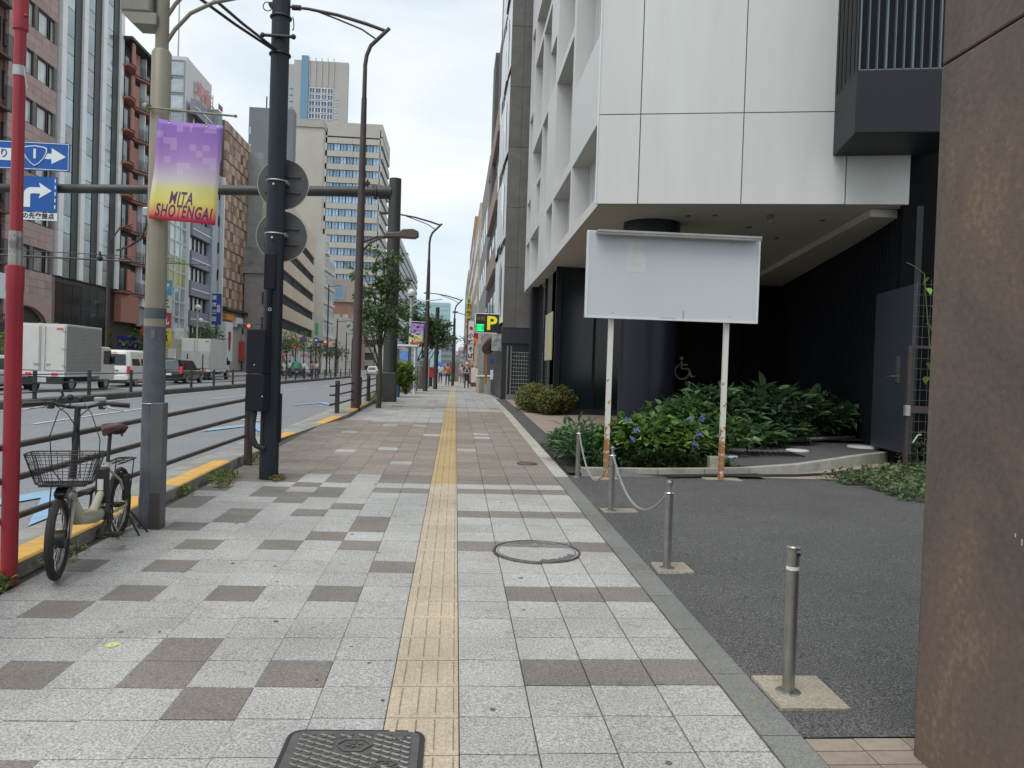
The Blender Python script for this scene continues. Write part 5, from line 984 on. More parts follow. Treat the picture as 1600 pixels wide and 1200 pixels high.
# B1 pink stone tiled building: spandrel tile rows + windows
t,L_=lb('tiled_building','pinkish stone tiled office building at the upper left, behind the red pole',9,85,31,pm('dark_core',(.05,.045,.045),.7));  # plain dark core wall behind the tile rows and windows
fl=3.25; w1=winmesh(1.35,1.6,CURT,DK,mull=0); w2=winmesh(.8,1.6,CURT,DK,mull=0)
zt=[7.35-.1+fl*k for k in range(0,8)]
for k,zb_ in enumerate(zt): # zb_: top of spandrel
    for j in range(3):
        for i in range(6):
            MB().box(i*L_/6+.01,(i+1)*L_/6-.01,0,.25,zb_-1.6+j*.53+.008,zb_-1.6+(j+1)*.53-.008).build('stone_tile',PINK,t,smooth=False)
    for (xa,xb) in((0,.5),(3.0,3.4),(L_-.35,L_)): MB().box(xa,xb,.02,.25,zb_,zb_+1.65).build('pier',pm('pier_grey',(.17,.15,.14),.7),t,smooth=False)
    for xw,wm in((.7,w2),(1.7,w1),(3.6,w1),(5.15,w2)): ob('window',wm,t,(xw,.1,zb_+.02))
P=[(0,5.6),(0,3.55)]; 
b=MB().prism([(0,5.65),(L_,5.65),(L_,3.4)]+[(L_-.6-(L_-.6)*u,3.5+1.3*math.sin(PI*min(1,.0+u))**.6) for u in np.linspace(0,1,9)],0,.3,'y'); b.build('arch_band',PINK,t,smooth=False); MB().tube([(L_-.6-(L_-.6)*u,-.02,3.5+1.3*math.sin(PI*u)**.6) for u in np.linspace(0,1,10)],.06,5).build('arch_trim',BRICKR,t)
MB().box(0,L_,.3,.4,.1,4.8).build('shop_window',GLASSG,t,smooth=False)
for j in range(8): MB().box(-.0+0,L_,-.0,.25,0,.0001) if 0 else None
t,L_=lb('brick_building','dark red brick building at the extreme left edge behind the red pole',-60,8,32,BRICKR)
wb=winmesh(1.6,1.7,GLASS,DK,mull=1)
for k in range(9):
    for i in range(3): ob('window',wb,t,(.3+i*1.95+(.0),.12,4.8+3.25*k)); 
    MB().box(0,L_,-.3,.25,3.9+3.25*k,4.05+3.25*k).build('ledge',pm('ledge_dark',(.10,.06,.05),.7),t,smooth=False)
MB().box(L_-2.6,L_-.3,-.35,.2,5.0,6.6).build('sign_panel',SW,t,smooth=False)
s=thing('shop_sign','tall white sign with black characters half hidden by the red pole','sign',(-26.6,44.2,3.2)); MB().box(-.45,.35,0,.15,0,2.7).build('panel',SW,s); 
for k,c in enumerate('龍洋軒'): text('character',c,.62,(.08,-.01,2.2-k*.75),BLACKP,s,bold=.01,ext=.002)
# grey gap
t,L_=lb('grey_building','dark grey recessed wall strip between the tiled and the white-finned building',85.5,89,31,pm('dark_grey_wall',(.055,.06,.07),.7)); MB().box(0,L_,0,.3,0,7.2).build('side_pier',pm('grey_plinth',(.18,.17,.165),.8),t,smooth=False)
# B2 white fins
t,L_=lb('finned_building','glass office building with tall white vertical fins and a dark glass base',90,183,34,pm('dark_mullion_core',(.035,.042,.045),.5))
FIN=pm('white_fin',(.80,.80,.80),.5,var=.05,scale=1)
nf=4; 
for k in range(nf):
    x=L_*(k)/(nf-1)*.985; 
    for j in range(8): MB().box(x-.05,x+.62,-.14,.3,7.3+j*3.3+.02,7.3+(j+1)*3.3).build('fin_panel',FIN,t,smooth=False)
for k in range(nf-1):
    xa=L_*k/(nf-1)*.985+.62; xb=L_*(k+1)/(nf-1)*.985-.05; wv=xb-xa
    for j in range(8):
        z=7.3+j*3.3
        for (za,zb_) in ((0,1.25),(1.3,3.25)): MB().box(xa+.02,xa+wv*.56,.06,.2,z+za,z+zb_).build('glass_pane',GLASSG if za==0 else pm('grey_glass',(.38,.46,.50),.12,.4,var=.2,scale=.5,rnd=.3,spec=.7),t,smooth=False)
    MB().box(xa+wv*.60,xb-.02,.02,.2,7.3,34).build('dark_strip',pm('green_black_strip',(.04,.05,.048),.5),t,smooth=False)
for k in range(7): MB().box(L_*k/7+.03,L_*(k+1)/7-.03,.15,.24,.3,3.4).build('glass_pane',DGLASS,t,smooth=False); MB().box(L_*k/7+.03,L_*(k+1)/7-.03,.15,.24,3.45,6.9).build('glass_pane',DGLASS,t,smooth=False)
# B3 red-brown balconies
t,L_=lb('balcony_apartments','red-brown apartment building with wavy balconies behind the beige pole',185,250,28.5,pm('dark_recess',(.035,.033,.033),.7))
RB=pm('terracotta',(.42,.185,.145),.75,col2=(.34,.14,.11),scale=3,rnd=.12)
for k in range(8):
    z=7.2+k*2.75; nb=12; vs=[]
    pts=[(L_*u,-.45-.38*math.sin(u*PI*4+.8)) for u in np.linspace(0,1,25)]
    b=MB().prism(pts+[(L_,.3),(0,.3)],z-.14,z,'z'); b.build('balcony_slab',RB,t,smooth=False); b=MB().tube([(x,y-.03,z+.04) for x,y in pts],.05,4); b.build('balcony_edge',pm('edge_dark',(.09,.05,.045),.6),t,smooth=False)
    for i in range(4):
        xa=L_*i/4+.3; j0,j1=int(i*6)+1,int(i*6)+3; q=pts[j0:j1+1]; b=MB()
        b.prism([(x,y+.02) for x,y in q]+[(x,y+.14) for x,y in q[::-1]],z,z+1.9 if i%2==k%2 or 1 else z+1.1,'z'); b.build('brick_panel',RB,t,smooth=False)
        MB().box(xa+.9,xa+1.6,.18,.24,z+.1,z+2.1).build('window',GLASS,t,smooth=False)
        q=pts[j1:j1+4]; b=MB()
        for kk in range(9):
            u=kk/8*(len(q)-1); i0=min(int(u),len(q)-2); f=u-i0; xx=q[i0][0]*(1-f)+q[i0+1][0]*f; yy=q[i0][1]*(1-f)+q[i0+1][1]*f; b.box(xx-.02,xx+.02,yy+.03,yy+.06,z,z+1.05)
        b.build('railing',BLK,t,smooth=False)
    MB().box(L_*.48,L_*.5,-.3,.2,z,z+2.6).build('white_pipe',SW,t,smooth=False)
MB().box(-.05,L_+.05,-.9,14,28.5,28.75).build('roof',pm('roof_dark',(.05,.05,.05),.7),t,smooth=False)
MB().box(.3,L_*.45,-.3,.3,4.6,7.0).build('brick_panel',RB,t,smooth=False); MB().box(L_*.5,L_,-.4,.3,6.2,8.6).build('sign_panel',SW,t,smooth=False)
MB().box(L_*.45,L_,-.1,.1,4.4,6.1).build('window',GLASSG,t,smooth=False); b=MB().box(L_*.5,L_*.98,-.5,-.3,3.3,4.5); b.build('red_sign',pm('sign_red',(.55,.03,.07),.5),t,smooth=False)
text('lettering','酒場',.9,(L_*.74,-.53,3.9),SW,t,rot=(PI/2,0,0),bold=.01)
for k in range(6): MB().box(.3+k*1.6,1.6+k*1.6,-.2,0,.2,1.9+ (k%3)*.5).build('shop_panel',[pm('shop_cream',(.5,.42,.35),.6),pm('shop_pink',(.5,.22,.2),.6),pm('shop_brown',(.2,.12,.08),.6)][k%3],t,smooth=False)
text('lettering','酒',1.1,(2.2,-.25,2.9),RED,t,bold=.01)
s=thing('shop_sign','square blue sign with a pink and white emblem low on the left street side','sign',(-27.0,66.4,2.0)); MB().box(-.85,.85,0,.3,0,1.3).build('panel',pm('deep_blue',(.02,.03,.22),.5),s,bevel=.05); b=MB(); b.tube([(-.45,-.03,.85),(-.3,-.03,.5),(-.05,-.03,.8),(.2,-.03,.5),(.4,-.03,.85)],.07,6); b.build('emblem',pm('pink_print',(.7,.35,.5),.5),s)
s=thing('shop_sign','yellow square sign beside the blue one, partly hidden by the beige pole','sign',(-27.2,74,2.6)); MB().box(-.9,.9,0,.3,0,1.6).build('panel',pm('sign_yellow',(.72,.6,.04),.5),s); text('lettering','安い',.7,(0,-.02,.8),BLACKP,s,bold=.01)
# B4 cream + glass
t,L_=lb('glass_building','narrow building with greenish glass grid and cream side wall right of the beige pole',262,297,23,pm('cream_side',(.50,.45,.34),.7),y0=79.9)
gw=winmesh(1.55,1.5,GLASSG,SW,fw=.06,mull=0,dep=.1); gl=winmesh(1.55,1.5,pm('lime_film',(.35,.38,.08),.3,rnd=.2),SW,fw=.06,mull=0,dep=.1)
for i in range(3):
    for j in range(12): ob('window',gl if j in(3,4) and i>0 or (j in(3,4) and i==0) else gw,t,(1.4+i*1.62,.15,4.4+j*1.56))
MB().box(6.25,6.45,-.1,.25,3,23).build('pilaster',SW,t,smooth=False)
# B5 blue-grey banded with white upper
t,L_=lb('banded_building','blue-grey building with white-edged spandrels and dark strip windows',298,335,26.5,pm('bluegrey_core',(.06,.07,.085),.6))
BG=pm('bluegrey_panel',(.23,.24,.30),.6,var=.05); w3=winmesh(1.1,1.6,CURT,DK,mull=0)
for j in range(8):
    z=3.6+j*3.25; MB().box(0,L_,-.3,.26,z+1.65,z+3.25).build('spandrel',BG,t,smooth=False); MB().box(0,L_,-.36,-.3,z+2.3,z+2.42).build('white_stripe',SW,t,smooth=False)
    for i in range(4): ob('window',w3,t,(.4+i*1.35,.1,z+.02))
MB().box(0,.1,.3,9,2,26.5).build('side_wall',BG,t,smooth=False)
MB().box(L_-1.8,L_,-.5,.2,2,26.4).build('light_pilaster',pm('pale_blue',(.40,.46,.50),.6),t,smooth=False)
t,L_=lb('white_tower','white office block with gridded glass end and red lettering high behind the banner',303,330,34,pm('white_block',(.60,.60,.60),.6,var=.05),X=-29.5,y0=86.5,depth=12,z0=20)
gm=winmesh(1.6,1.7,pm('pale_glass',(.50,.58,.62),.15,rnd=.2,spec=.7),pm('lattice_grey',(.35,.36,.38),.5),fw=.1,mull=0,dep=.1)
for i in range(5):
    for j in range(4): o=ob('window',gm,t,(-.12,2.0+i*1.7,26.5+j*1.8),-PI/2)
b=MB(); b.tube([(.1,1.2,34),(.1,1.2,52)],[.09,.03],6); b.build('mast',GALV,t)
text('roof_lettering','内科',2.2,(5.5,-.05,31.5),pm('letter_red',(.6,.15,.13),.5),t,bold=.03,sx=1.5)
MB().box(-.15,0,2.,10.5,22,24).build('side_band',BG,t,smooth=False); MB().box(0,9,-.1,.26,20,26).build('lower_band',BG,t,smooth=False)
t,L_=lb('slim_building','slim light grey building with small windows between the blue-grey and the chequered building',336,350,24,pm('lightgrey_wall',(.36,.36,.36),.7)); w4=winmesh(1.6,1.3,CURT,DK,mull=1)
for j in range(6): ob('window',w4,t,(1.0,.15,4.8+j*3.25))
for x in(0,L_-.3): MB().box(x,x+.3,-.15,.26,2,24).build('pilaster',SW,t,smooth=False)
MB().box(-2.2,-.6,-.8,.5,25,30.5).build('lift_tower',pm('teal_grey',(.25,.33,.34),.6),t,smooth=False)
b=MB()
for k in range(3): b.box(-2.2+k*.55,-1.8+k*.55,-.85,-.8,30.6,31.2)
b.build('roof_letters',pm('letter_dark_red',(.25,.04,.06),.5),t,smooth=False)
# B7 chequered
t,L_=lb('chequered_building','brown and tan chequered tile building in the middle of the left row',351.5,390,31.2,pm('cheq_core',(.10,.08,.07),.7))
CA=[pm('cheq_tan',(.50,.37,.25),.7,rnd=.08),pm('cheq_brown',(.27,.165,.13),.7,rnd=.1),pm('cheq_mid',(.38,.25,.19),.7,rnd=.1)]; nc=9; pw=L_/nc; me3=[MB().box(.01,pw-.01,-.05,.25,.01,1.16).mesh('tile_panel',c,False) for c in CA]; me4=winmesh(pw*.6,1.1,GLASS,DK,mull=0,dep=.1)
for j in range(19):
    for i in range(nc): ob('tile_panel',me3[(i+j)%2 if rnd.random()<.85 else 2],t,(i*pw,0,8.3+j*1.2))
    if j%3==2: MB().box(0,L_,-.12,.25,8.3+j*1.2+1.16,8.3+j*1.2+1.24).build('ledge',DK,t,smooth=False)
for j in range(6): ob('window',me4,t,(pw*2.2,-.1,9.6+j*3.6)); ob('window',me4,t,(pw*5.2,-.1,9.6+j*3.6))
MB().box(0,L_,.0,.25,.3,7.8).build('shop_front',pm('shop_white',(.45,.45,.43),.6),t,smooth=False); MB().box(-.2,L_+.3,-.8,.2,7.85,8.1).build('canopy',DK,t,smooth=False)
MB().box(.3,4,-.5,0,6.7,7.4).build('orange_sign',pm('sign_orange',(.7,.28,.04),.5),t,smooth=False); MB().box(4.4,7.5,-.6,0,6.0,7.2).build('white_sign',SW,t,smooth=False)
b=MB().box(.3,3.2,-.5,0,1.5,6.4); b.build('white_sign',SW,t,smooth=False); b=MB(); b.prism([(1.2,5.2),(2.3,5.2),(2.1,3.2),(1.75,2.7),(1.4,3.2)],-.56,-.5,'y'); b.build('cup_emblem',RED,t,smooth=False)
for k in range(3): MB().box(7.8+k*1.3,8.8+k*1.3,-.5,0,1.6+k*.8,4.2+k).build('shop_panel',[pm('sign_redb',(.5,.06,.06),.5),pm('shop_cream',(.5,.42,.35)),SW][k],t,smooth=False)
s=thing('shop_sign','tall narrow deep blue vertical sign between the blue-grey and chequered buildings','sign',(-27.2,90.5,5.6)); MB().box(-.5,.5,0,.4,0,3.5).build('panel',pm('blue_sign',(.03,.07,.32),.5),s)
for k,c in enumerate('東京三田'): text('character',c,.55,(-.22,-.03,3.0-k*.8),SW,s,bold=.012)
for c in range(1): text('character','会\n館',.45,(.27,-.03,1.8),SW,s,bold=.012)
for k,(nm,c,c2,ch) in enumerate((('yellow',(.72,.6,.04),BLACKP,'質'),('red',(.45,.05,.08),SW,'丸'),('white',(.6,.6,.58),BLACKP,'三'),('light blue',(.10,.33,.55),SW,'海'))):
    s=thing('shop_sign','small square %s sign in the stack just right of the beige pole'%nm,'sign',(-24.3,66.6,2.75+k*1.35)); MB().box(-.42,.62,0,.2,0,1.25 if k!=2 else 1.0).build('panel',pm('stack_'+nm.replace(' ','_'),c,.5),s); text('character',ch,.8,(.1,-.02,.6),c2,s,bold=.02)
t=thing('sign_pole','thin pole carrying the stack of four small square signs','pole',(-24.2,66.9,0)); MB().cyl(0,0,0,8.2,.06).build('shaft',GALV,t)
# B8.. beyond
t=thing('grey_block','tall plain dark grey block behind the navy pole','building',(-44,165,0)); MB().box(0,9,0,3,0,54.).build('wall',pm('slate_wall',(.17,.185,.205),.8,var=.08,scale=.1),t,smooth=False)
for k in range(12): MB().box(-.05,.5,-.05,0,10+k*3.5,11.4+k*3.5).build('window',GLASSB,t,smooth=False)
b=MB(); b.tube([(3,2,54),(3,2,57)],.15,5); b.tube([(5,1,54),(7.5,1,56.5)],.15,5); b.tube([(8.5,1,50),(7,1,55)],.2,5); b.build('roof_antenna',DK,t)
# cream narrow between
t=thing('cream_block','narrow cream and grey-green building between the chequered one and the navy pole','building',(-27.6,108.9,0),0); MB().box(-1.3,2.0,0,.9,0,27).build('wall',pm('cream_grey',(.42,.39,.33),.7),t,smooth=False); MB().box(-1.3,.6,-.1,0,0,30).build('glass_strip',pm('greygreen',(.26,.29,.28),.5),t,smooth=False)
MB().box(-1.4,1.9,-1.3,-.1,13.5,17).build('billboard',pm('grey_mural',(.12,.12,.115),.7,col2=(.3,.3,.29),scale=.5),t,smooth=False); MB().box(-1.2,2.0,-1,-.1,0,13.5).build('lower_wall',pm('warm_grey',(.30,.28,.26),.7),t,smooth=False)
wz=winmesh(.9,1.6,GLASS,DK,mull=0)
for j in range(3): ob('window',wz,t,(1.2,-1.12,2.6+j*3.4))
# tan banded (rotated)
TN=pm('tan_stone',(.56,.44,.32),.7,var=.06,scale=.4,rnd=.05); p0=Vector((-25.4,110)); p1=Vector((-29.2,162)); dd=p1-p0; LL=dd.length; an=math.atan2(dd.y,dd.x)
t=thing('tan_building','tan stone office building with long dark strip windows just right of the navy pole','building',(p0.x,p0.y,0),an); MB().box(0,LL,.5,8,0,25.).build('wall',pm('strip_dark',(.10,.11,.11),.3,spec=.7),t,smooth=False)
for j in range(6):
    z=4.6+j*3.65
    for i in range(8): MB().box(i*LL/8+.03,(i+1)*LL/8-.03,0,.5,z,z+(2.05 if j<5 else 3.9)).build('stone_panel',TN,t,smooth=False)
wp=winmesh(2.5,1.58,pm('strip_glass',(.20,.23,.22),.12,rnd=.45,spec=.7),DK,fw=.08,mull=1,dep=.12)
for j in range(5):
    for i in range(20): ob('window',wp,t,(i*LL/20+.05,.3,4.6+2.06+j*3.65))
for i in range(12): MB().box(i*LL/12+.2,(i+1)*LL/12-.4,.35,.45,.4,4.2).build('shop_window',GLASSG,t,smooth=False)
MB().box(-.1,0,.0,8,0,25).build('side_wall',TN,t,smooth=False)
b=MB().box(3,16,-1.2,-.2,2.7,3.6); b.build('red_awning',pm('awning_red',(.6,.12,.15),.6,col2=(.7,.6,.58),scale=.6),t,smooth=False)
t=thing('beige_slab','tall blank beige slab building behind the tan office building','building',(-41.5,185,0)); MB().box(0,9.2,0,3,0,57.5).build('wall',pm('beige_blank',(.50,.465,.405),.7,var=.08,scale=.12),t,smooth=False)
MB().box(-2,9.4,-.3,3.3,56.5,58.2).build('parapet',pm('beige_grey',(.42,.40,.36),.7),t,smooth=False)
t=thing('office_tower','wide beige office tower with rows of blue strip windows, behind the brown street lamp','building',(-43.3,250,0)); MB().box(0,17.6,.6,27,0,77.5).build('wall',pm('tower_dark',(.08,.1,.12),.4),t,smooth=False)
TB=pm('tower_beige',(.45,.425,.38),.7,var=.06,scale=.2,rnd=.04); wq=winmesh(1.95,2.3,GLASSB,DK,fw=.1,mull=1,dep=.2)
for j in range(19):
    z=77.5-4.1*(j+1)+(-2.2 if j else -2.2); h=1.8
    for i in range(4): MB().box(i*4.4+.02,(i+1)*4.4-.02,0,.6,z,z+h).build('spandrel_panel',TB,t,smooth=False)
    if j<15:
        for i in range(8): ob('window',wq,t,(.9+i*2.05,.25,z-2.3))
MB().box(0,17.6,0,.6,75.3-1.8,77.8).build('parapet',TB,t,smooth=False); MB().box(0,.9,0,.6,0,76).build('corner_pier',TB,t,smooth=False); MB().box(17.3,17.6,0,.6,0,76).build('corner_pier',TB,t,smooth=False)
for j in range(18): z=77.5-4.1*(j+1)-2.2; MB().box(17.6,18.1,0,27,z,z+2.3).build('side_band',pm('side_white',(.52,.50,.46),.7),t,smooth=False)
MB().box(17.6,18.1,0,27,74,77.8).build('side_band',MC['side_white'],t,smooth=False)
# white narrow pair
CW=pm('cream_white',(.56,.54,.48),.7,var=.08,scale=.2)
for k,(ya,yb,h,lab) in enumerate(((171,176,29.6,'cream narrow block with stacked windows in front of the blue-windowed tower'),(176.3,184,25.4,'lower cream block with recessed windows next to the narrow one'))):
    t,L_=lb('cream_building',lab,0,0,h,CW,y0=ya,y1=yb,depth=2.4,X=-28.6); wn_=winmesh(3.2,1.9,GLASS,SW,mull=1)
    for j in range(int(h/3.6)-1):
        for i in range(1+k): ob('window',wn_,t,(.9+i*3.6,.12,4.8+j*3.6))
    for j in range(int(h/3.6)-1): MB().box(0,L_,-.25,.25,3.8+j*3.6,4.3+j*3.6).build('ledge',CW,t,smooth=False)
t=thing('brick_block','reddish brown brick block behind the brown street lamp','building',(-36,226,0)); MB().box(0,8.6,0,12,0,19.5).build('wall',pm('brick_far',(.25,.13,.105),.8,var=.1,scale=.3),t,smooth=False); MB().box(-1,8,-.5,12,19.5,26).build('upper_storey',pm('taupe',(.33,.28,.24),.7),t,smooth=False)
for i in range(3): MB().box(1+i*2.4,2.6+i*2.4,-.1,0,14,16).build('window',GLASSG,t,smooth=False)
MB().box(.5,4,-.6,-.5,20,24).build('window',GLASSB,t,smooth=False); MB().box(-.4,3,-.6,-.5,28,29).build('antenna_box',SW,t,smooth=False) if 0 else None
t,L_=lb('brick_block','tall narrow red brick block between the lamp and the street tree',0,0,17,pm('brick_far2',(.27,.12,.10),.8,var=.1,scale=.3),y0=236,y1=262,X=-29,depth=1.2,z0=0)
t,L_=lb('pale_hall','low pale hall with close vertical panels along the left street',0,0,14,pm('hall_grey',(.44,.43,.40),.7),y0=206,y1=232,X=-28.4,depth=8)
for i in range(22): MB().box(i*L_/22+.1,(i+1)*L_/22-.35,-.15,.25,2.5,13).build('panel',pm('hall_panel',(.55,.54,.50),.7,rnd=.05),t,smooth=False)
t,L_=lb('small_building','small brown and cream building with windows seen past the red block',0,0,17,pm('fawn',(.42,.36,.3),.7),y0=264,y1=330,X=-28.6,depth=8)
for j in range(4):
    for i in range(8): MB().box(2+i*8,7+i*8,-.1,0.2,4+j*3.4,6+j*3.4).build('window',GLASS,t,smooth=False)
t,L_=lb('white_banded_building','tall white building with dark window bands seen right of the gantry post',0,0,66,pm('pale_banded',(.50,.53,.55),.6),y0=380,y1=560,X=-29,depth=4.2)
for j in range(15): MB().box(2,L_,-.3,.2,5+j*4,6.9+j*4).build('window_band',pm('band_grey',(.16,.19,.20),.4),t,smooth=False)
MB().box(-.3,0,1.5,2.3,4,66).build('side_groove',pm('band_grey2',(.2,.22,.24),.5),t,smooth=False)
t=thing('glass_tower','pale blue glass office block closing the far end of the street','building',(-42,700,0)); MB().box(0,36,0,30,0,60).build('wall',pm('far_glass',(.28,.45,.52),.2,col2=(.38,.55,.6),scale=.05),t,smooth=False)
for j in range(14): MB().box(-.1,36.1,-.3,0,4+j*4.1,4.6+j*4.1).build('floor_band',pm('far_band',(.45,.58,.62),.5),t,smooth=False)
for i in range(13): MB().box(i*2.9+.1,i*2.9+.5,-.4,0,0,60).build('mullion',MC['far_band'],t,smooth=False)
t=thing('office_tower','distant high-rise with blue glass corner and pale crown above the beige slab','building',(-81,380,0)); TWB=pm('tower_taupe',(.40,.39,.375),.7,var=.05,scale=.1)
MB().box(0,25.5,0,3,0,146).build('wall',TWB,t,smooth=False); MB().box(3.6,7.0,-.8,0,0,148).build('glass_corner',pm('far_blue_glass',(.16,.30,.42),.2,rnd=.1),t,smooth=False)
gg=winmesh(2.8,2.6,pm('far_dark_glass',(.12,.17,.24),.2,rnd=.3),SW,fw=.2,mull=1,dep=.3)
for j in range(11):
    for i in range(4): ob('window',gg,t,(7.4+i*2.85,-.35,130.5-j*3.05))
    ob('window',gg,t,(19.6,-.2,128-j*3.05)).scale=(.5,1,.7)
    for i in range(2): ob('window',gg,t,(-6+i*3.3,1+0,121-j*4.9)) if 0 else None
for i in range(5): MB().box(7.2+i*2.85,7.55+i*2.85,-.5,-.1,134,147.5).build('crown_fin',pm('crown_pale',(.52,.49,.46),.7),t,smooth=False)
MB().box(-2.5,3.6,.5,3,0,144).build('left_wing',TWB,t,smooth=False)
for j in range(10):
    for i in range(2): MB().box(-2+i*2.7,.2+i*2.7,.2,.5,105+j*3.05,107+j*3.05).build('window',pm('far_pale_glass',(.33,.45,.52),.2),t,smooth=False)
# ================================================================== VEHICLES
def loft_body(prof,name,mat,parent,m=0):
    """prof: list of (x0,x1,z,halfwidth) cross sections by height: box-lofted body, x along length"""
    b=MB(); vs=[]
    for (x0,x1,z,h) in prof:
        c=min(.18,h*.3); vs+=[(x0+c,-h,z),(x1-c,-h,z),(x1,-h+c,z),(x1,h-c,z),(x1-c,h,z),(x0+c,h,z),(x0,h-c,z),(x0,-h+c,z)]
    k=len(prof); b.add(vs,[(i*8+j,i*8+(j+1)%8,(i+1)*8+(j+1)%8,(i+1)*8+j) for i in range(k-1) for j in range(8)]+[tuple(range(8))[::-1],tuple(range((k-1)*8,k*8))]); return b.build(name,mat,parent,bevel=.03)
def vwheel(parent,x,y,r=.32,w=.2):
    o=ob('wheel',MB().tube([(0,-w/2,0),(0,w/2,0)],r,24).mesh('tyre',TYRE),parent,(x,y,r),bevel=.03); MB().tube([(0,-w/2-.012,0),(0,w/2+.012,0)],r*.6,18).build('rim',pm('rim_alloy',(.42,.42,.43),.4,.6),o)
LAMP=emit('tail_lamp',(.45,.015,.02),.15); LAMPO=emit('brake_lit',(.6,.02,.02),.35)
VROT=PI/2 # vehicles drive away (+Y); local +x = forward
def truck(label,X,Y,box=(3.3,1.9,2.0),z=-.05,corr=True,wh=.36):
    Lb,W,Hb=box; t=thing('box_truck',label,'truck',(X,Y,z),VROT,'box trucks on the far carriageway'); h=W/2; zb=.88
    BX=pm('truck_box',(.56,.56,.53),.5,var=.06,scale=1); MB().box(.02,Lb,-h,h,zb,zb+Hb).build('cargo_box',BX,t,bevel=.02)
    for s_,a,c in((0,-h+.05,-.08),(1,.08,h-.05)): MB().box(-.02,.02,a,c,zb+.05,zb+Hb-.08).build('rear_door',pm('truck_door',(.60,.60,.56),.45,var=.05),t,bevel=.01)
    b=MB()
    for yy in(-.12,.12): b.tube([(-.05,yy,zb+.05),(-.05,yy,zb+Hb-.1)],.012,6)
    b.build('lock_bar',GALV,t); b=MB()
    for yy in(-h+.06,h-.06):
        for zz in(.25,.95,1.7): b.box(-.045,0,yy-.1,yy+.1,zb+zz,zb+zz+.035)
    for yy in(-.25,.25): b.box(-.06,0,yy-.08,yy+.08,zb+.28,zb+.34)
    b.build('hinge',GALV,t); MB().box(-.03,0,-h+.12,-h+.38,zb+Hb-.25,zb+Hb-.17).build('marker',pm('marker_orange',(.6,.15,.05),.4),t)
    if corr:
        b=MB(); n=32
        for k in range(n): z0=zb+.04+k*(Hb-.1)/n; b.box(.06,Lb-.02,-h-.012,-h,z0,z0+(Hb-.1)/n*.55)
        b.build('side_ribs',pm('rib_metal',(.36,.37,.37),.4,.4),t,smooth=False)
    MB().box(-.04,Lb,-h+.02,h-.02,zb-.22,zb-.01).build('tail_bar',WHITE,t,bevel=.01)
    for s_ in(-1,1): MB().box(-.07,-.03,s_*(h-.42)-.12,s_*(h-.42)+.12,zb-.18,zb-.06).build('tail_light',LAMPO,t)
    MB().box(-.06,-.03,-.2,.2,zb-.46,zb-.26).build('number_plate',pm('plate_green_white',(.5,.52,.5),.5),t); MB().box(0,Lb+1.2,-.35,.35,.42,zb-.2).build('chassis',BLACKP,t); MB().box(-.05,.1,-h+.1,h-.1,.35,.62).build('bumper',BLACKP,t,bevel=.01)
    for x in(.75,Lb+.75): 
        for s_ in(-1,1): vwheel(t,x,s_*(h-.22),wh,.22)
    c=ob('cab',None,t,(Lb+.1,0,0)); b=MB().prism([(0,.5),(1.55,.5),(1.6,1.1),(1.45,1.25),(1.15,1.95),(1.0,2.02),(0,2.02)],-.85,.85,'y'); b.build('cab_shell',WHITEC,c,bevel=.04)
    b=MB(); 
    for s_ in(-1,1): b.prism([(.35,1.22),(1.36,1.22),(1.08,1.85),(.35,1.85)],s_*.86-.006,s_*.86+.006,'y')
    b.build('side_window',DGLASS,c,smooth=False); b=MB().box(1.2,1.3,-.98,-.88,1.25,1.6); b.box(1.2,1.3,.88,.98,1.25,1.6); b.build('mirror',BLACKP,c)
    return t
truck('white box truck with ribbed side and twin rear doors, nearest on the far carriageway',-17.28,34.0)
truck('white box truck with flat side and lift gate, farther along the far carriageway',-20.1,62.,(4.4,2.2,2.35),corr=False,wh=.42)
tk=[o for o in COL.objects if o.name.startswith('box_truck')][-1]; b=MB(); b.box(-.09,-.05,-1.05,1.05,.95,2.25); b.build('lift_gate',pm('gate_pale',(.50,.51,.51),.5,.2),tk,bevel=.01); b=MB(); b.box(-.12,-.08,-.62,-.54,.6,2.0); b.box(-.12,-.08,.54,.62,.6,2.0); b.build('lift_arm',BLACKP,tk,smooth=False)
def van(label,X,Y):
    t=thing('van',label,'van',(X,Y,-.05),VROT); h=.86
    loft_body([(.1,4.6,.28,h-.06),(.02,4.68,.5,h),(.0,4.68,.95,h),(.04,4.55,1.1,h-.02),(.15,3.95,1.55,h-.09),(.25,3.6,1.9,h-.16),(.4,3.3,1.97,h-.3)],'body',WHITEC,t)
    b=MB(); b.add([(.06,-.66,1.16),(.06,.66,1.16),(.20,.58,1.74),(.20,-.58,1.74)],[(0,3,2,1)]); b.v=[(v[0]-.03,v[1],v[2]) for v in b.v]; b.build('rear_window',DGLASS,t,smooth=False)
    for s_ in(-1,1):
        for(x0,x1)in((.45,1.45),(1.6,2.5),(2.65,3.5)):
            b=MB(); y0,y1=s_*(h-.02+.012),s_*(h-.14+.012); b.add([(x0,y0,1.15),(x1,y0,1.15),(x1-.05,y1,1.72),(x0+.05,y1,1.72)],[(0,1,2,3) if s_<0 else (0,3,2,1)]); b.build('side_window',DGLASS,t,smooth=False)
        MB().box(-.02,.1,s_*.80-.06,s_*.80+.06,.78,1.12).build('tail_light',LAMP,t,bevel=.01)
        for x in(.9,3.75): vwheel(t,x,s_*(h-.12),.31,.2)
    MB().box(-.05,.03,-.8,.8,.38,.62).build('bumper',WHITEC,t,bevel=.02); MB().box(-.03,.0,-.3,.3,.86,.9).build('door_handle_bar',BLACKP,t); MB().box(-.02,.02,-.12,.12,1.83,1.86).build('brake_light',LAMP,t,(.16,0,-.02)); MB().box(-.035,-.0,-.18,.18,.67,.82).build('number_plate',WHITE,t); MB().box(.0,4.5,-.7,.7,.2,.32).build('underbody',BLACKP,t)
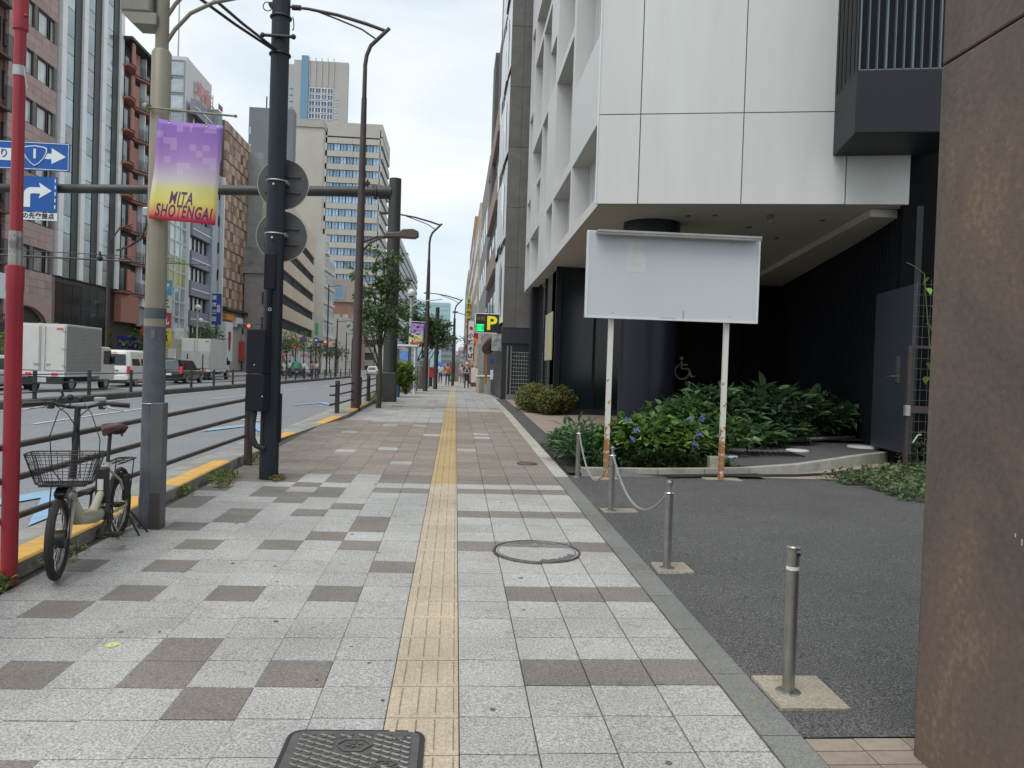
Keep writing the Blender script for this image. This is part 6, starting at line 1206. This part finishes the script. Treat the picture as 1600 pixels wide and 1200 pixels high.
van('white passenger van with dark windows ahead of the ribbed box truck',-17.9,42.2)
def car(label,X,Y,mat,H=1.45,L_=4.4,name='car',cat='car',rot=VROT,boxy=False,lit=False,z=-.05,group=None):
    t=thing(name,label,cat,(X,Y,z),rot,group); h=.85
    loft_body([(.12,L_-.1,.25,h-.08),(.02,L_,.42,h),(.0,L_-.02,.68,h),(.06,L_-.2,.86,h-.02)],'body',mat,t)
    loft_body([(.12,L_-1.1,.84,h-.05),(.35 if not boxy else .2,L_-1.75,H-.12,h-.2),(.6 if not boxy else .35,L_-2.0,H,h-.28)],'cabin',mat,t)
    b=MB(); x0,x1=.17,(.30 if not boxy else .18); b.add([(x0-.05,-.60,.92),(x0-.05,.60,.92),(x1+.0,.5,H-.16),(x1+.0,-.5,H-.16)],[(0,3,2,1)]); b.build('rear_window',pm('car_glass',(.10,.13,.14),.08,spec=.8),t,smooth=False)
    for s_ in(-1,1):
        b=MB(); b.add([(.55,s_*(h-.045),.92),(L_-1.35,s_*(h-.045),.92),(L_-1.9,s_*(h-.18),H-.14),(.7,s_*(h-.18),H-.14)],[(0,1,2,3) if s_<0 else (0,3,2,1)]); b.build('side_window',DGLASS,t,smooth=False)
        MB().box(-.03,.12,s_*.74-(.12 if not boxy else .06),s_*.74+(.1 if not boxy else .06),.66,.82 if not boxy else 1.12).build('tail_light',LAMPO if lit else LAMP,t,bevel=.01)
        for x in(.8,L_-.85): vwheel(t,x,s_*(h-.08),.31,.19)
        MB().box(L_-1.55,L_-1.4,s_*(h+.08)-.08,s_*(h+.08)+.08,.88,1.0).build('mirror',mat,t,bevel=.02)
    MB().box(-.04,.0,-.18,.18,.55,.68).build('number_plate',WHITE,t); MB().box(.1,L_-.2,-.7,.7,.18,.3).build('underbody',BLACKP,t); return t
BKP=pm('black_car_paint',(.012,.013,.016),.2,coat=.6); SIL=pm('silver_paint',(.35,.36,.38),.3,.5,coat=.5); 
car('black taxi with lit tail lamps between the white van and the far box truck',-18.0,50.5,BKP,1.62,4.4,'taxi','taxi',boxy=True,lit=True)
car('dark estate car far up the far carriageway near the crossing',-17.6,88,BKP,1.6,4.6,boxy=True)
car('dark saloon beside the dark estate car far up the carriageway',-20.8,92,pm('plum_paint',(.05,.025,.04),.25,coat=.5),1.45,4.6)
car('small white car in the distance to the right of the brown street lamp',-12.9,122,WHITEC,1.5,4.2); car('silver car far up the road beside the small white car',-10.4,134,SIL,1.5,4.2,lit=True)
car('white car just showing behind the red pole at the left edge',-19.6,32.5,WHITEC,1.5,4.3)
# ================================================================== PEOPLE
SKIN=pm('skin',(.42,.26,.19),.6)
def skin(name,pts,edges,radii,mat,parent,sub=1):
    me=bpy.data.meshes.new(name); me.from_pydata(pts,edges,[]); me.materials.append(mat); o=ob(name,me,parent)
    mo=o.modifiers.new('skin','SKIN'); mo.use_smooth_shade=True
    for i,v in enumerate(me.skin_vertices[0].data): v.radius=(radii[i],radii[i]*.9) if not isinstance(radii[i],tuple) else radii[i]; v.use_root=(i==0)
    s=o.modifiers.new('s','SUBSURF'); s.levels=sub; s.render_levels=sub; return o
def person(label,X,Y,H=1.68,rot=0,shirt=None,pants=None,stride=.0,arm=.1,hat=None,bag=None,group=None,zf=gz,hair=(.02,.015,.012)):
    z=zf(X,Y) if callable(zf) else zf; t=thing('person',label,'person',(X,Y,z),rot,group); k=H/1.7; s=stride
    J=dict(pel=(0,0,.93),wai=(0,0,1.08),che=(0,0,1.30),nek=(0,0,1.46),hed=(0,-.01,1.60),top=(0,0,1.64),hl=(-.09,0,.88),kl=(-.10,-s*.35,.49),al=(-.11,-s*.2+s*.5,.08),fl=(-.12,-.13+s*.3,.035),hr=(.09,0,.88),kr=(.10,s*.3,.49),ar=(.11,s*.3-s*.9,.08),fr=(.12,-.13-s*.6,.035),sl=(-.18,0,1.40),el=(-.24,.02+arm,1.14),wl=(-.25,-.04+arm,.92),nl=(-.25,-.07+arm,.82),sr=(.18,0,1.40),er=(.24,.02-arm,1.14),wr=(.25,-.04-arm,.92),nr=(.25,-.07-arm,.82))
    K=list(J); V=[tuple(c*k for c in J[q]) for q in K]; E=[('pel','wai'),('wai','che'),('che','nek'),('nek','hed'),('hed','top'),('pel','hl'),('hl','kl'),('kl','al'),('al','fl'),('pel','hr'),('hr','kr'),('kr','ar'),('ar','fr'),('che','sl'),('sl','el'),('el','wl'),('wl','nl'),('che','sr'),('sr','er'),('er','wr'),('wr','nr')]
    rad=dict(pel=.12,wai=.11,che=.13,nek=.05,hed=.085,top=.07,hl=.085,kl=.055,al=.04,fl=.035,hr=.085,kr=.055,ar=.04,fr=.035,sl=.055,el=.042,wl=.032,nl=.035,sr=.055,er=.042,wr=.032,nr=.035)
    skin('body',V,[(K.index(a),K.index(b)) for a,b in E],[rad[q]*k for q in K],SKIN,t)
    def sub(name,keys,ed,extra,mat):
        skin(name,[tuple(c*k for c in J[q]) for q in keys],[(keys.index(a),keys.index(b)) for a,b in ed],[(rad[q]+extra)*k for q in keys],mat,t)
    sub('shirt',['che','wai','pel','sl','el','sr','er'],[('che','wai'),('wai','pel'),('che','sl'),('sl','el'),('che','sr'),('sr','er')],.018,shirt)
    sub('trousers',['pel','hl','kl','al','hr','kr','ar'],[('pel','hl'),('hl','kl'),('kl','al'),('pel','hr'),('hr','kr'),('kr','ar')],.014,pants)
    MB().ball((0,.01*k,1.63*k),.10*k,12,8,sc=(.85,1,1.05)).build('hat' if hat else 'hair',hat or pm('hair_dark',hair,.7),t)
    b=MB()
    for q in('fl','fr'): p=J[q]; b.ball((p[0]*k,(p[1]+.05)*k,.045*k),.055*k,8,6,sc=(.8,2.1,.8))
    b.build('shoes',BLACKP,t); 
    if bag: MB().ball((-.27*k,(-.07+arm)*k,.62*k),.13*k,10,7,sc=(.8,.6,1.3)).build('bag',bag,t)
    return t
CL=lambda n,c: pm('cloth_'+n,c,.85)
p=G(729,607); t=person('person in dark uniform with white cap and reflective vest straps, standing with back turned',p.x,p.y+1,1.62,PI,CL('navy',(.02,.022,.035)),CL('navy',(.02,.022,.035)),.05,.0,CL('white',(.7,.7,.7)))
k_=1.62/1.7; b=MB()
for s_ in(-1,1): b.tube([(s_*.11*k_,.135*k_,1.05*k_),(s_*.09*k_,.15*k_,1.3*k_),(s_*.03*k_,.14*k_,1.18*k_)],.022,6)
b.torus((0,0,1.02*k_),.15*k_,.022,'z',16,6); b.build('vest_strap',pm('vest_pale',(.6,.68,.75),.5),t)
p=G(700,600); person('person in an orange shirt and dark blue trousers walking away with a green bag',p.x,p.y-6,1.66,PI,CL('orange',(.62,.13,.04)),CL('blue',(.05,.05,.16)),.28,.05,bag=CL('green',(.25,.5,.08)))
for i,(px_,yy,c,c2,lab) in enumerate(((688,66,(.6,.62,.65),(.06,.07,.12),'person in a white top far along the pavement, left of the orange shirt'),(737,72,(.55,.5,.55),(.1,.1,.12),'person in pale clothes far along the pavement, right behind the uniformed one'),(722,70,(.6,.45,.45),(.2,.2,.22),'person in a pinkish top beyond the uniformed person, to the left'),(744,64,(.5,.52,.56),(.05,.05,.06),'person in grey at the right edge of the far pavement'))):
    d=ray(px_,590); X=d.x/d.y*yy; person(lab,X,yy,1.65,PI,CL('c%d'%i,c),CL('d%d'%i,c2),.2,.04)
for i,(px_,yy,c,lab) in enumerate(((452,72,(.55,.6,.62),'pedestrian in pale blue on the far pavement right of the navy pole'),(474,70,(.6,.6,.6),'pedestrian in a white shirt with dark trousers on the far pavement'),(487,74,(.4,.2,.16),'pedestrian in reddish brown on the far pavement'),(494,76,(.6,.58,.55),'pedestrian in a cream top by the far signal pole'),(311,64,(.6,.28,.1),'pedestrian in orange behind the black taxi'))):
    d=ray(px_,588); X=d.x/d.y*yy; person(lab,max(X,-26),yy,1.65,PI*.8,CL('e%d'%i,c),CL('f%d'%i,(.05,.06,.1)),.25,.04,zf=.12)
# ================================================================== STREET FURNITURE, near side far
p=G(673,604); z=gz(p.x,52); X=D(673,590,52).x
t=thing('post_box','red square post box on a dark stand at the road side of the pavement','post box',(X,52,z)); MB().box(-.26,.26,-.2,.2,.62,1.32).build('box',pm('post_red',(.60,.02,.03),.4),t,bevel=.04); MB().box(-.12,.12,-.12,.12,0,.62).build('stand',BLACKP,t); MB().box(-.16,.16,-.215,-.2,1.12,1.17).build('slot',BLK,t)
X=D(652,600,44).x; z=gz(X,44)
t=thing('covered_stack','bulky object under a dark grey cover on the pavement left of the post box','covered goods',(X,44,z)); b=MB().lathe([(.42,0),(.46,.25),(.42,.6),(.36,1.0),(.30,1.28),(.12,1.33)],n=14,sx=1.1); b.v=[(v[0]+rnd.uniform(-.03,.03),v[1]+rnd.uniform(-.03,.03),v[2]) for v in b.v]; b.build('cover',pm('tarp',(.085,.085,.085),.7,col2=(.18,.18,.17),scale=4),t)
X=D(660,600,46.5).x
t=thing('vending_machine','tall grey locker box standing behind the covered goods','cabinet',(X+.05,46.5,gz(X,46.5))); MB().box(-.35,.35,-.3,.3,.05,1.75).build('case',pm('cab_grey',(.30,.30,.29),.5),t,bevel=.02); MB().box(-.25,.25,-.31,-.3,.9,1.6).build('panel',GLASS,t)
# second banner lamp
X=D(640,560,33).x; z=gz(X,33)
t=thing('lamp_post','grey lamp post with a frosted globe on top, holding the small purple banner','lamp post',(X,33,z)); MB().lathe([(.07,0),(.06,3.4),(.045,3.45),(.045,4.05)],n=16).build('shaft',GALV,t); MB().ball((0,0,4.2),.17,16,12).build('globe',pm('globe_white',(.7,.7,.66),.3),t); MB().lathe([(.06,4.0),(.1,4.06),(.1,4.1)],n=14).build('collar',BLACKP,t); MB().tube([(-.02,-.05,3.0),(.62,-.05,2.98)],.014,6).build('banner_arm',GALV,t); MB().tube([(0,0,3.6),(.35,0,3.86),(1.3,0,3.98)],.025,8).build('side_arm',GALV,t)
banner((X+.05,32.92,z+2.93),.54,.86,'small purple to red shopping street banner on the far lamp post',8,10,txt=True)
X=D(665,580,37).x; l=lamp(X,0,37.,7.9,'brown street lamp with curved arm above the small banner, beyond the gantry'); 
X=D(709,540,58).x; l=lamp(X,0,58.,6.4,'slim street lamp far along the pavement in the centre of the view')
X=D(722,560,85).x; z=gz(X,85); t=thing('street_lamp','far slim lamp with a single arm, right of the central lamp','street lamp',(X+1.2,85,z)); MB().lathe([(.09,0),(.05,6.6)],n=12).build('shaft',BROWNM,t); MB().tube([(0,0,6.6),(-.8,0,7.1),(-1.9,0,7.4)],.04,8).build('arm',BROWNM,t); MB().box(-2.4,-1.8,-.12,.12,7.35,7.5).build('lamp_head',BROWNM,t)
X=D(682,540,44).x; z=gz(X,44); t=thing('gantry','short dark post with cross beam and lamps above the street trees','gantry',(X,44,z)); MB().lathe([(.12,0),(.11,4.6)],n=14).build('post',GD,t); MB().tube([(-1.0,0,3.75),(.9,0,3.6)],.06,8).build('beam',GD,t); b=MB().box(.3,.8,-.1,.1,3.5,3.7); b.build('signal_back',GD,t,bevel=.03)
# bus stop like frame
X=D(622,560,30).x; t=thing('shelter','white framed bus shelter behind the potted plants','shelter',(X+.1,31.5,gz(X,31))); b=MB()
for a,c in((-.3,0),(.45,0),(-.3,1.6),(.45,1.6)): b.box(a-.03,a+.03,c-.03,c+.03,0,1.9)
b.box(-.4,.55,-.1,1.7,1.9,1.97); b.build('frame',SW,t,smooth=False); MB().box(-.3,-.28,0,1.6,.3,1.8).build('panel',pm('shelter_glass',(.3,.35,.36),.1),t,smooth=False)
# ================================================================== right side signs
def psign(px0,px1,py0,py1,Y,name,label,mat,cat='sign',th=.12):
    a=D(px0,py1,Y); c=D(px1,py0,Y); t=thing(name,label,cat,(a.x,Y,a.z)); MB().box(0,c.x-a.x,0,th,0,c.z-a.z).build('panel',mat,t,smooth=False,bevel=.01); t['w']=c.x-a.x; t['h']=c.z-a.z; return t,c.x-a.x,c.z-a.z
t,w_,h_=psign(743,793,492,519,29.,'parking_sign','black illuminated parking sign with a big yellow P and a green lit panel','near_black' and pm('sign_black',(.025,.027,.026),.4))
b=MB(); b.box(-.02,w_+.02,-.02,0,h_,h_+.03); b.box(-.02,w_+.02,-.02,0,-.03,0); b.box(-.04,0,-.02,0,-.03,h_+.03); b.build('white_frame',SW,t,smooth=False); text('letter','P',h_*1.02,(w_*.50,-.02,h_*.48),emit('yellow_lit',(.72,.6,.03),.25),t,bold=.02,sx=1.1); MB().box(.03,w_*.26,-.02,0,.04,h_*.44).build('green_panel',emit('green_lit',(.02,.75,.2),.9),t,smooth=False); text('lettering','空車',h_*.30,(w_*.145,-.025,h_*.23),pm('dark_green_ink',(.0,.12,.03)),t); text('lettering','時間',h_*.24,(w_*.15,-.02,h_*.72),pm('dim_gold',(.3,.25,.05)),t)
t,w_,h_=psign(730,741,502,562,38.,'shop_sign','tall white vertical sign with a red dot and dark characters on the right pavement',SW)
b=MB(); b.box(-.05,0,-.02,.1,-.05,h_+.05); b.box(w_,w_+.05,-.02,.1,-.05,h_+.05); b.build('red_edge',RED,t,smooth=False)
for k,c in enumerate('小諸そば'): text('character',c,.26,(w_/2,-.02,h_*.62-k*.33),BLACKP,t,bold=.006)
MB().tube([(w_/2,-.03,h_*.82),(w_/2,0,h_*.82)],.08,14).build('red_dot',RED,t)
t,w_,h_=psign(728,736,463,520,46.,'shop_sign','tall yellow vertical sign above the white one on the right',pm('yellow_sign',(.70,.52,.05),.5))
for k,c in enumerate('カラオケ'): text('character',c,.34,(w_/2,-.02,h_*.72-k*.42),BLACKP,t,bold=.006)
MB().box(.05,w_-.05,-.02,0,h_*.84,h_*.92).build('blue_mark',pm('cyan_mark',(.05,.3,.5)),t)
t,w_,h_=psign(741,748,502,530,36.,'shop_sign','red edged small sign behind the parking sign',RED); t,w_,h_=psign(740,745,528,536,34.,'shop_sign','small orange square sign below the parking sign',pm('sign_orange2',(.75,.22,.03))); t,w_,h_=psign(747,752,520,538,33.,'shop_sign','small pale pink sign right under the parking sign',pm('sign_pink',(.6,.42,.42)))
t,w_,h_=psign(768,784,522,548,28.2,'notice_board','white and black printed notice hanging beside the entrance of the stone building',pm('notice_print',(.65,.66,.66),.5,col2=(.05,.05,.055),scale=3.2))
t,w_,h_=psign(757,762,555,600,30.,'orange_post','orange-brown wooden post on the right edge of the pavement',pm('orange_wood',(.45,.16,.04)),cat='post'); t,w_,h_=psign(766,771,578,593,29.5,'notice_board','small white notice low on the right wall',SW); t,w_,h_=psign(765,772,560,568,31,'shop_sign','small blue sign above the low white notice on the right',pm('sign_blue2',(.03,.06,.4)))
t,w_,h_=psign(741,746,556,572,40,'shop_sign','small cream lantern-like sign on the right pavement',pm('lantern',(.65,.58,.4)))
X=1.15; t=thing('traffic_mirror','round black rimmed convex mirror on the right edge of the pavement','mirror',(D(762,545,29.4).x,29.4,D(762,545,29.4).z)); MB().tube([(0,-.05,0),(0,.05,0)],.22,24).build('rim',pm('mirror_rim',(.12,.03,.03),.5),t); MB().tube([(0,-.06,0),(0,-.05,0)],.18,24).build('glass',pm('mirror',(.25,.22,.2),.05,1),t)
MB().tube([(0,0.05,0),(.35,.2,.9)],.02,6).build('bracket',BLK,t); 
for px_,py_,Y,c,l_ in((762,600,33,(.3,.32,.3),'small pale display stand at the foot of the right wall'),(748,600,37,(.5,.42,.36),'pinkish flower stand on the right edge of the pavement'),(753,603,35,(.22,.25,.18),'grey green planter box on the right edge of the pavement')):
    d=D(px_,py_,Y); z=gz(1,Y); t=thing('display_stand',l_,'stand',(d.x,Y,z)); MB().box(-.13,.13,-.15,.15,0,.75).build('frame',pm('stand%d'%px_,c),t,bevel=.02); MB().box(-.16,.16,-.18,.1,.75,.82).build('top',SW,t,bevel=.01)
t=thing('display_stand','low white and pink vending stand behind the uniformed person','stand',(D(741,598,56).x,56,gz(1,56))); MB().box(-.25,.25,-.2,.2,.3,1.3).build('case',pm('pinkish',(.6,.45,.45),.5,col2=(.7,.7,.68),scale=5),t,bevel=.02); MB().box(-.27,.27,-.22,.22,0,.3).build('base',pm('maroon',(.2,.04,.05)),t)
t=thing('construction_panel','grey weathered hoarding panel closing the pavement in the distance','hoarding',(D(705,590,78).x-.2,78,gz(0,78))); MB().box(0,.95,0,.1,0,1.9).build('panel',pm('hoarding',(.23,.22,.2),.7),t,smooth=False); b=MB(); b.tube([(.1,-.1,0),(.1,-.1,2)],.03,5); b.tube([(.5,-.1,0),(.5,-.1,2)],.03,5); b.build('post',DK,t)
# ================================================================== left side street furniture
def fsign(px0,px1,py0,py1,Y,label,mat,name='shop_sign',cat='sign'): return psign(px0,px1,py0,py1,Y,name,label,mat,cat,.2)
X=D(166,560,50).x
t=thing('street_lamp','thin brown far-side lamp post in front of the finned building','street lamp',(max(X,-22.6),50,.1)); MB().lathe([(.12,0),(.08,9.3)],n=12).build('shaft',BROWNM,t); MB().tube([(0,0,8.4),(.6,0,9.4),(1.4,0,9.7)],.05,8).build('arm',BROWNM,t)
# span arm with clamps crossing left buildings
a=D(-20,393,30); c=D(322,414,30); t=thing('span_arm','pair of thin black span arms with clamps stretching across the left street','wire',(c.x,30,c.z)); b=MB(); d_=a-c
b.tube([(0,0,0),(d_.x,0,d_.z-.10)],[.02,.045],6); b.tube([(-1.2,0,.18),(d_.x,0,d_.z+.12)],.018,6); b.build('arm_tube',BLACKP,t)
b=MB()
for u,ww in((.49,.10),(.23,.08)): p=d_*u; b.ball((p.x,0,p.z),.11,8,6); b.tube([(p.x,0,p.z),(p.x,0,p.z+.25)],.04,6); b.tube([(p.x,0,p.z+.12),(p.x+.9,0,p.z+.0)],.015,5)
b.build('clamp',BLACKP,t)
def tsignal(px_,py_,Y,label,flip=1,pole=True):
    d=D(px_,py_,Y); t=thing('traffic_light',label,'traffic light',(d.x,Y,d.z)); MB().box(-.62,.62,-.12,.1,-.18,.18).build('housing',pm('signal_grey',(.10,.11,.12),.5),t,bevel=.05)
    for k in range(3): MB().tube([(-.4+k*.4,-.14,0),(-.4+k*.4,-.12,0)],.13,14).build('lens',emit('red_lit',(.9,.1,.02),2.2) if k==2 else pm('lens_dark',(.04,.04,.04),.3),t)
    MB().tube([(.6,0,.1),(1.6,0,.25)],.05,6).build('arm',GD,t); MB().lathe([(.1,-d.z+.1),(.08,.4)],x=1.6,n=10).build('post',GD,t); return t
tsignal(382,509,70,'traffic light showing red in front of the chequered building'); tsignal(503,534,92,'traffic light showing red far off between the navy pole and the brown lamp')
s,w_,h_=fsign(492,497,505,524,95,'vertical bright green sign with a red figure on the far pole',pm('green_sign',(.03,.32,.10))); s,w_,h_=fsign(513,520,533,542,98,'small red and white sign beside the far traffic light',pm('redwhite',(.6,.08,.08),.5,col2=(.7,.6,.6),scale=2)); s,w_,h_=fsign(471,480,527,533,88,'no parking plate on a pole on the far pavement',SW)
d=D(475,530,86); s=thing('round_sign','small round red and blue no-parking sign on a thin far pole','road sign',(d.x,86,d.z)); MB().tube([(0,0,0),(0,.03,0)],.34,20).build('disc',RED,s); MB().tube([(0,-.02,0),(0,0,0)],.24,20).build('centre',pm('sign_blue3',(.05,.1,.35)),s); MB().cyl(0,.05,-d.z,.3,.05,n=8).build('pole',BROWNM,s)
d=D(494,532,80); s=thing('round_sign','blue and white round sign left of the far traffic light','road sign',(d.x,80,d.z)); MB().tube([(0,0,0),(0,.03,0)],.3,16).build('disc',pm('sign_blue3',(.05,.1,.35)),s); MB().ball((0,-.02,0),.12).build('mark',SW,s); MB().cyl(0,.05,-d.z,.3,.07,n=8).build('pole',BROWNM,s)
for px_,top,Y,l_ in((525,500,96,'tall thin dark pole in front of the pale hall'),(540,520,120,'thin dark pole far along the left pavement'),(510,445,100,'thin grey pole in front of the cream blocks'),(485,540,92,'brown pole at the left of the far trees'),(549,530,130,'farthest thin pole before the brown street lamp')):
    d=D(px_,580,Y); zt_=D(px_,top,Y).z; s=thing('pole',l_,'pole',(max(d.x,-26),Y,.1)); MB().lathe([(.10,0),(.07,zt_)],n=8).build('shaft',DK,s); MB().tube([(0,0,zt_-.3),(1.6,0,zt_-.1)],.05,5).build('arm',DK,s)
tl=[(60,-25.3,45,3.6,1.9,'pale green street tree above the ribbed box truck',LFL),(322,-25.4,78,5.4,1.7,'small green tree with a white lamp above the far box truck',LFM),(448,-24.5,84,5.0,1.6,'green tree just right of the navy pole on the far pavement',LFM),(462,-24.5,92,5.4,1.6,'second green tree right of the navy pole',LFM),(500,-24.5,112,5.4,1.9,'green tree behind the far traffic light',LFD),(515,-24.5,122,5.6,1.9,'dark green tree beyond the far traffic light',LFM),(528,-24.5,135,5.2,1.8,'last green tree before the brown street lamp',LFD),(225,-25.5,66,4.0,1.4,'green tree partly hidden behind the beige pole',LFL)]
for (px_,X,Y,H,r_,l_,mt) in tl:
    X=max(D(px_,560,Y).x,-27.2) if px_>100 else D(px_,560,Y).x
    tree('street_tree',l_,(X,Y,.1),H,[(0,0,H-r_*.8,r_,r_,r_*.6),(r_*.5,.2,H-r_*1.1,r_*.8,r_,r_*.55),(-r_*.6,0,H-r_*1.2,r_*.7,r_,r_*.5)],70 if px_>100 else 150,(.28,.16),mt,.10,clump=.4,per=15,limbs=6,group='street trees along the far pavement')
t=thing('street_lamp','pale post with a small white lamp by the tree above the far box truck','street lamp',(D(307,560,76).x,76,.1)); MB().cyl(0,0,0,6.2,.09,n=10).build('shaft',pm('pale_post',(.5,.48,.42),.5),t); MB().ball((0,0,6.4),.3).build('globe',MC['globe_white'],t); MB().ball((.3,0,5.2),.22).build('signal',SW,t)
for i,(px0,px1,py0,py1,Y,c,l_) in enumerate(((262,274,545,560,74,(.55,.6,.6),'pale shop poster low behind the taxi'),(296,306,532,545,78,(.6,.3,.25),'pinkish lit shop sign above the black taxi'),(310,318,545,556,78,(.55,.05,.05),'small red sign left of the far box truck'),(272,286,513,530,77,(.5,.62,.6),'light green poster under the glass building'),(455,470,537,545,88,(.6,.1,.13),'red and white shop awning sign on the far pavement'),(459,467,565,575,88,(.05,.35,.15),'green sign low on the far pavement'),(470,482,553,558,88,(.4,.1,.13),'dark red sign board by the far poles'),(440,444,555,565,86,(.6,.06,.06),'red spot sign right of the navy pole'),(625,641,549,562,60,(.08,.2,.5),'blue sign on the shelter behind the plants'),(654,662,552,572,62,(.2,.45,.65),'light blue vertical sign left of the street trees'),(682,692,566,572,60,(.05,.15,.5),'small blue board above the far pedestrians'),(717,724,542,547,80,(.7,.4,.4),'pink road sign far ahead on the pavement'),(724,731,541,547,80,(.1,.12,.4),'dark blue road sign beside the pink one'),(712,716,551,555,84,(.7,.35,.4),'tiny pink sign below the far road signs'))):
    fsign(px0,px1,py0,py1,Y,l_,pm('fs%d'%i,c,.5,col2=tuple(min(1,q*1.6+.05) for q in c),scale=2.5))
for X,Y,W_,H_,c,l_ in((-9,480,9,22,(.40,.45,.48),'hazy grey-blue block closing the street, left of the central far lamp'),(1.5,520,16,15,(.46,.46,.44),'low pale block at the very end of the right pavement'),(-2.5,430,5,11,(.36,.34,.33),'small grey-brown building at the vanishing point of the street')):
    t=thing('far_building',l_,'building',(X,Y,0)); MB().box(0,W_,0,12,0,H_).build('wall',pm('farblk%d'%Y,c,.7),t,smooth=False)
    for j in range(int(H_/3.5)): MB().box(.5,W_-.5,-.2,0,1.5+j*3.5,3+j*3.5).build('window_band',pm('farband',(.24,.28,.31),.3),t,smooth=False)
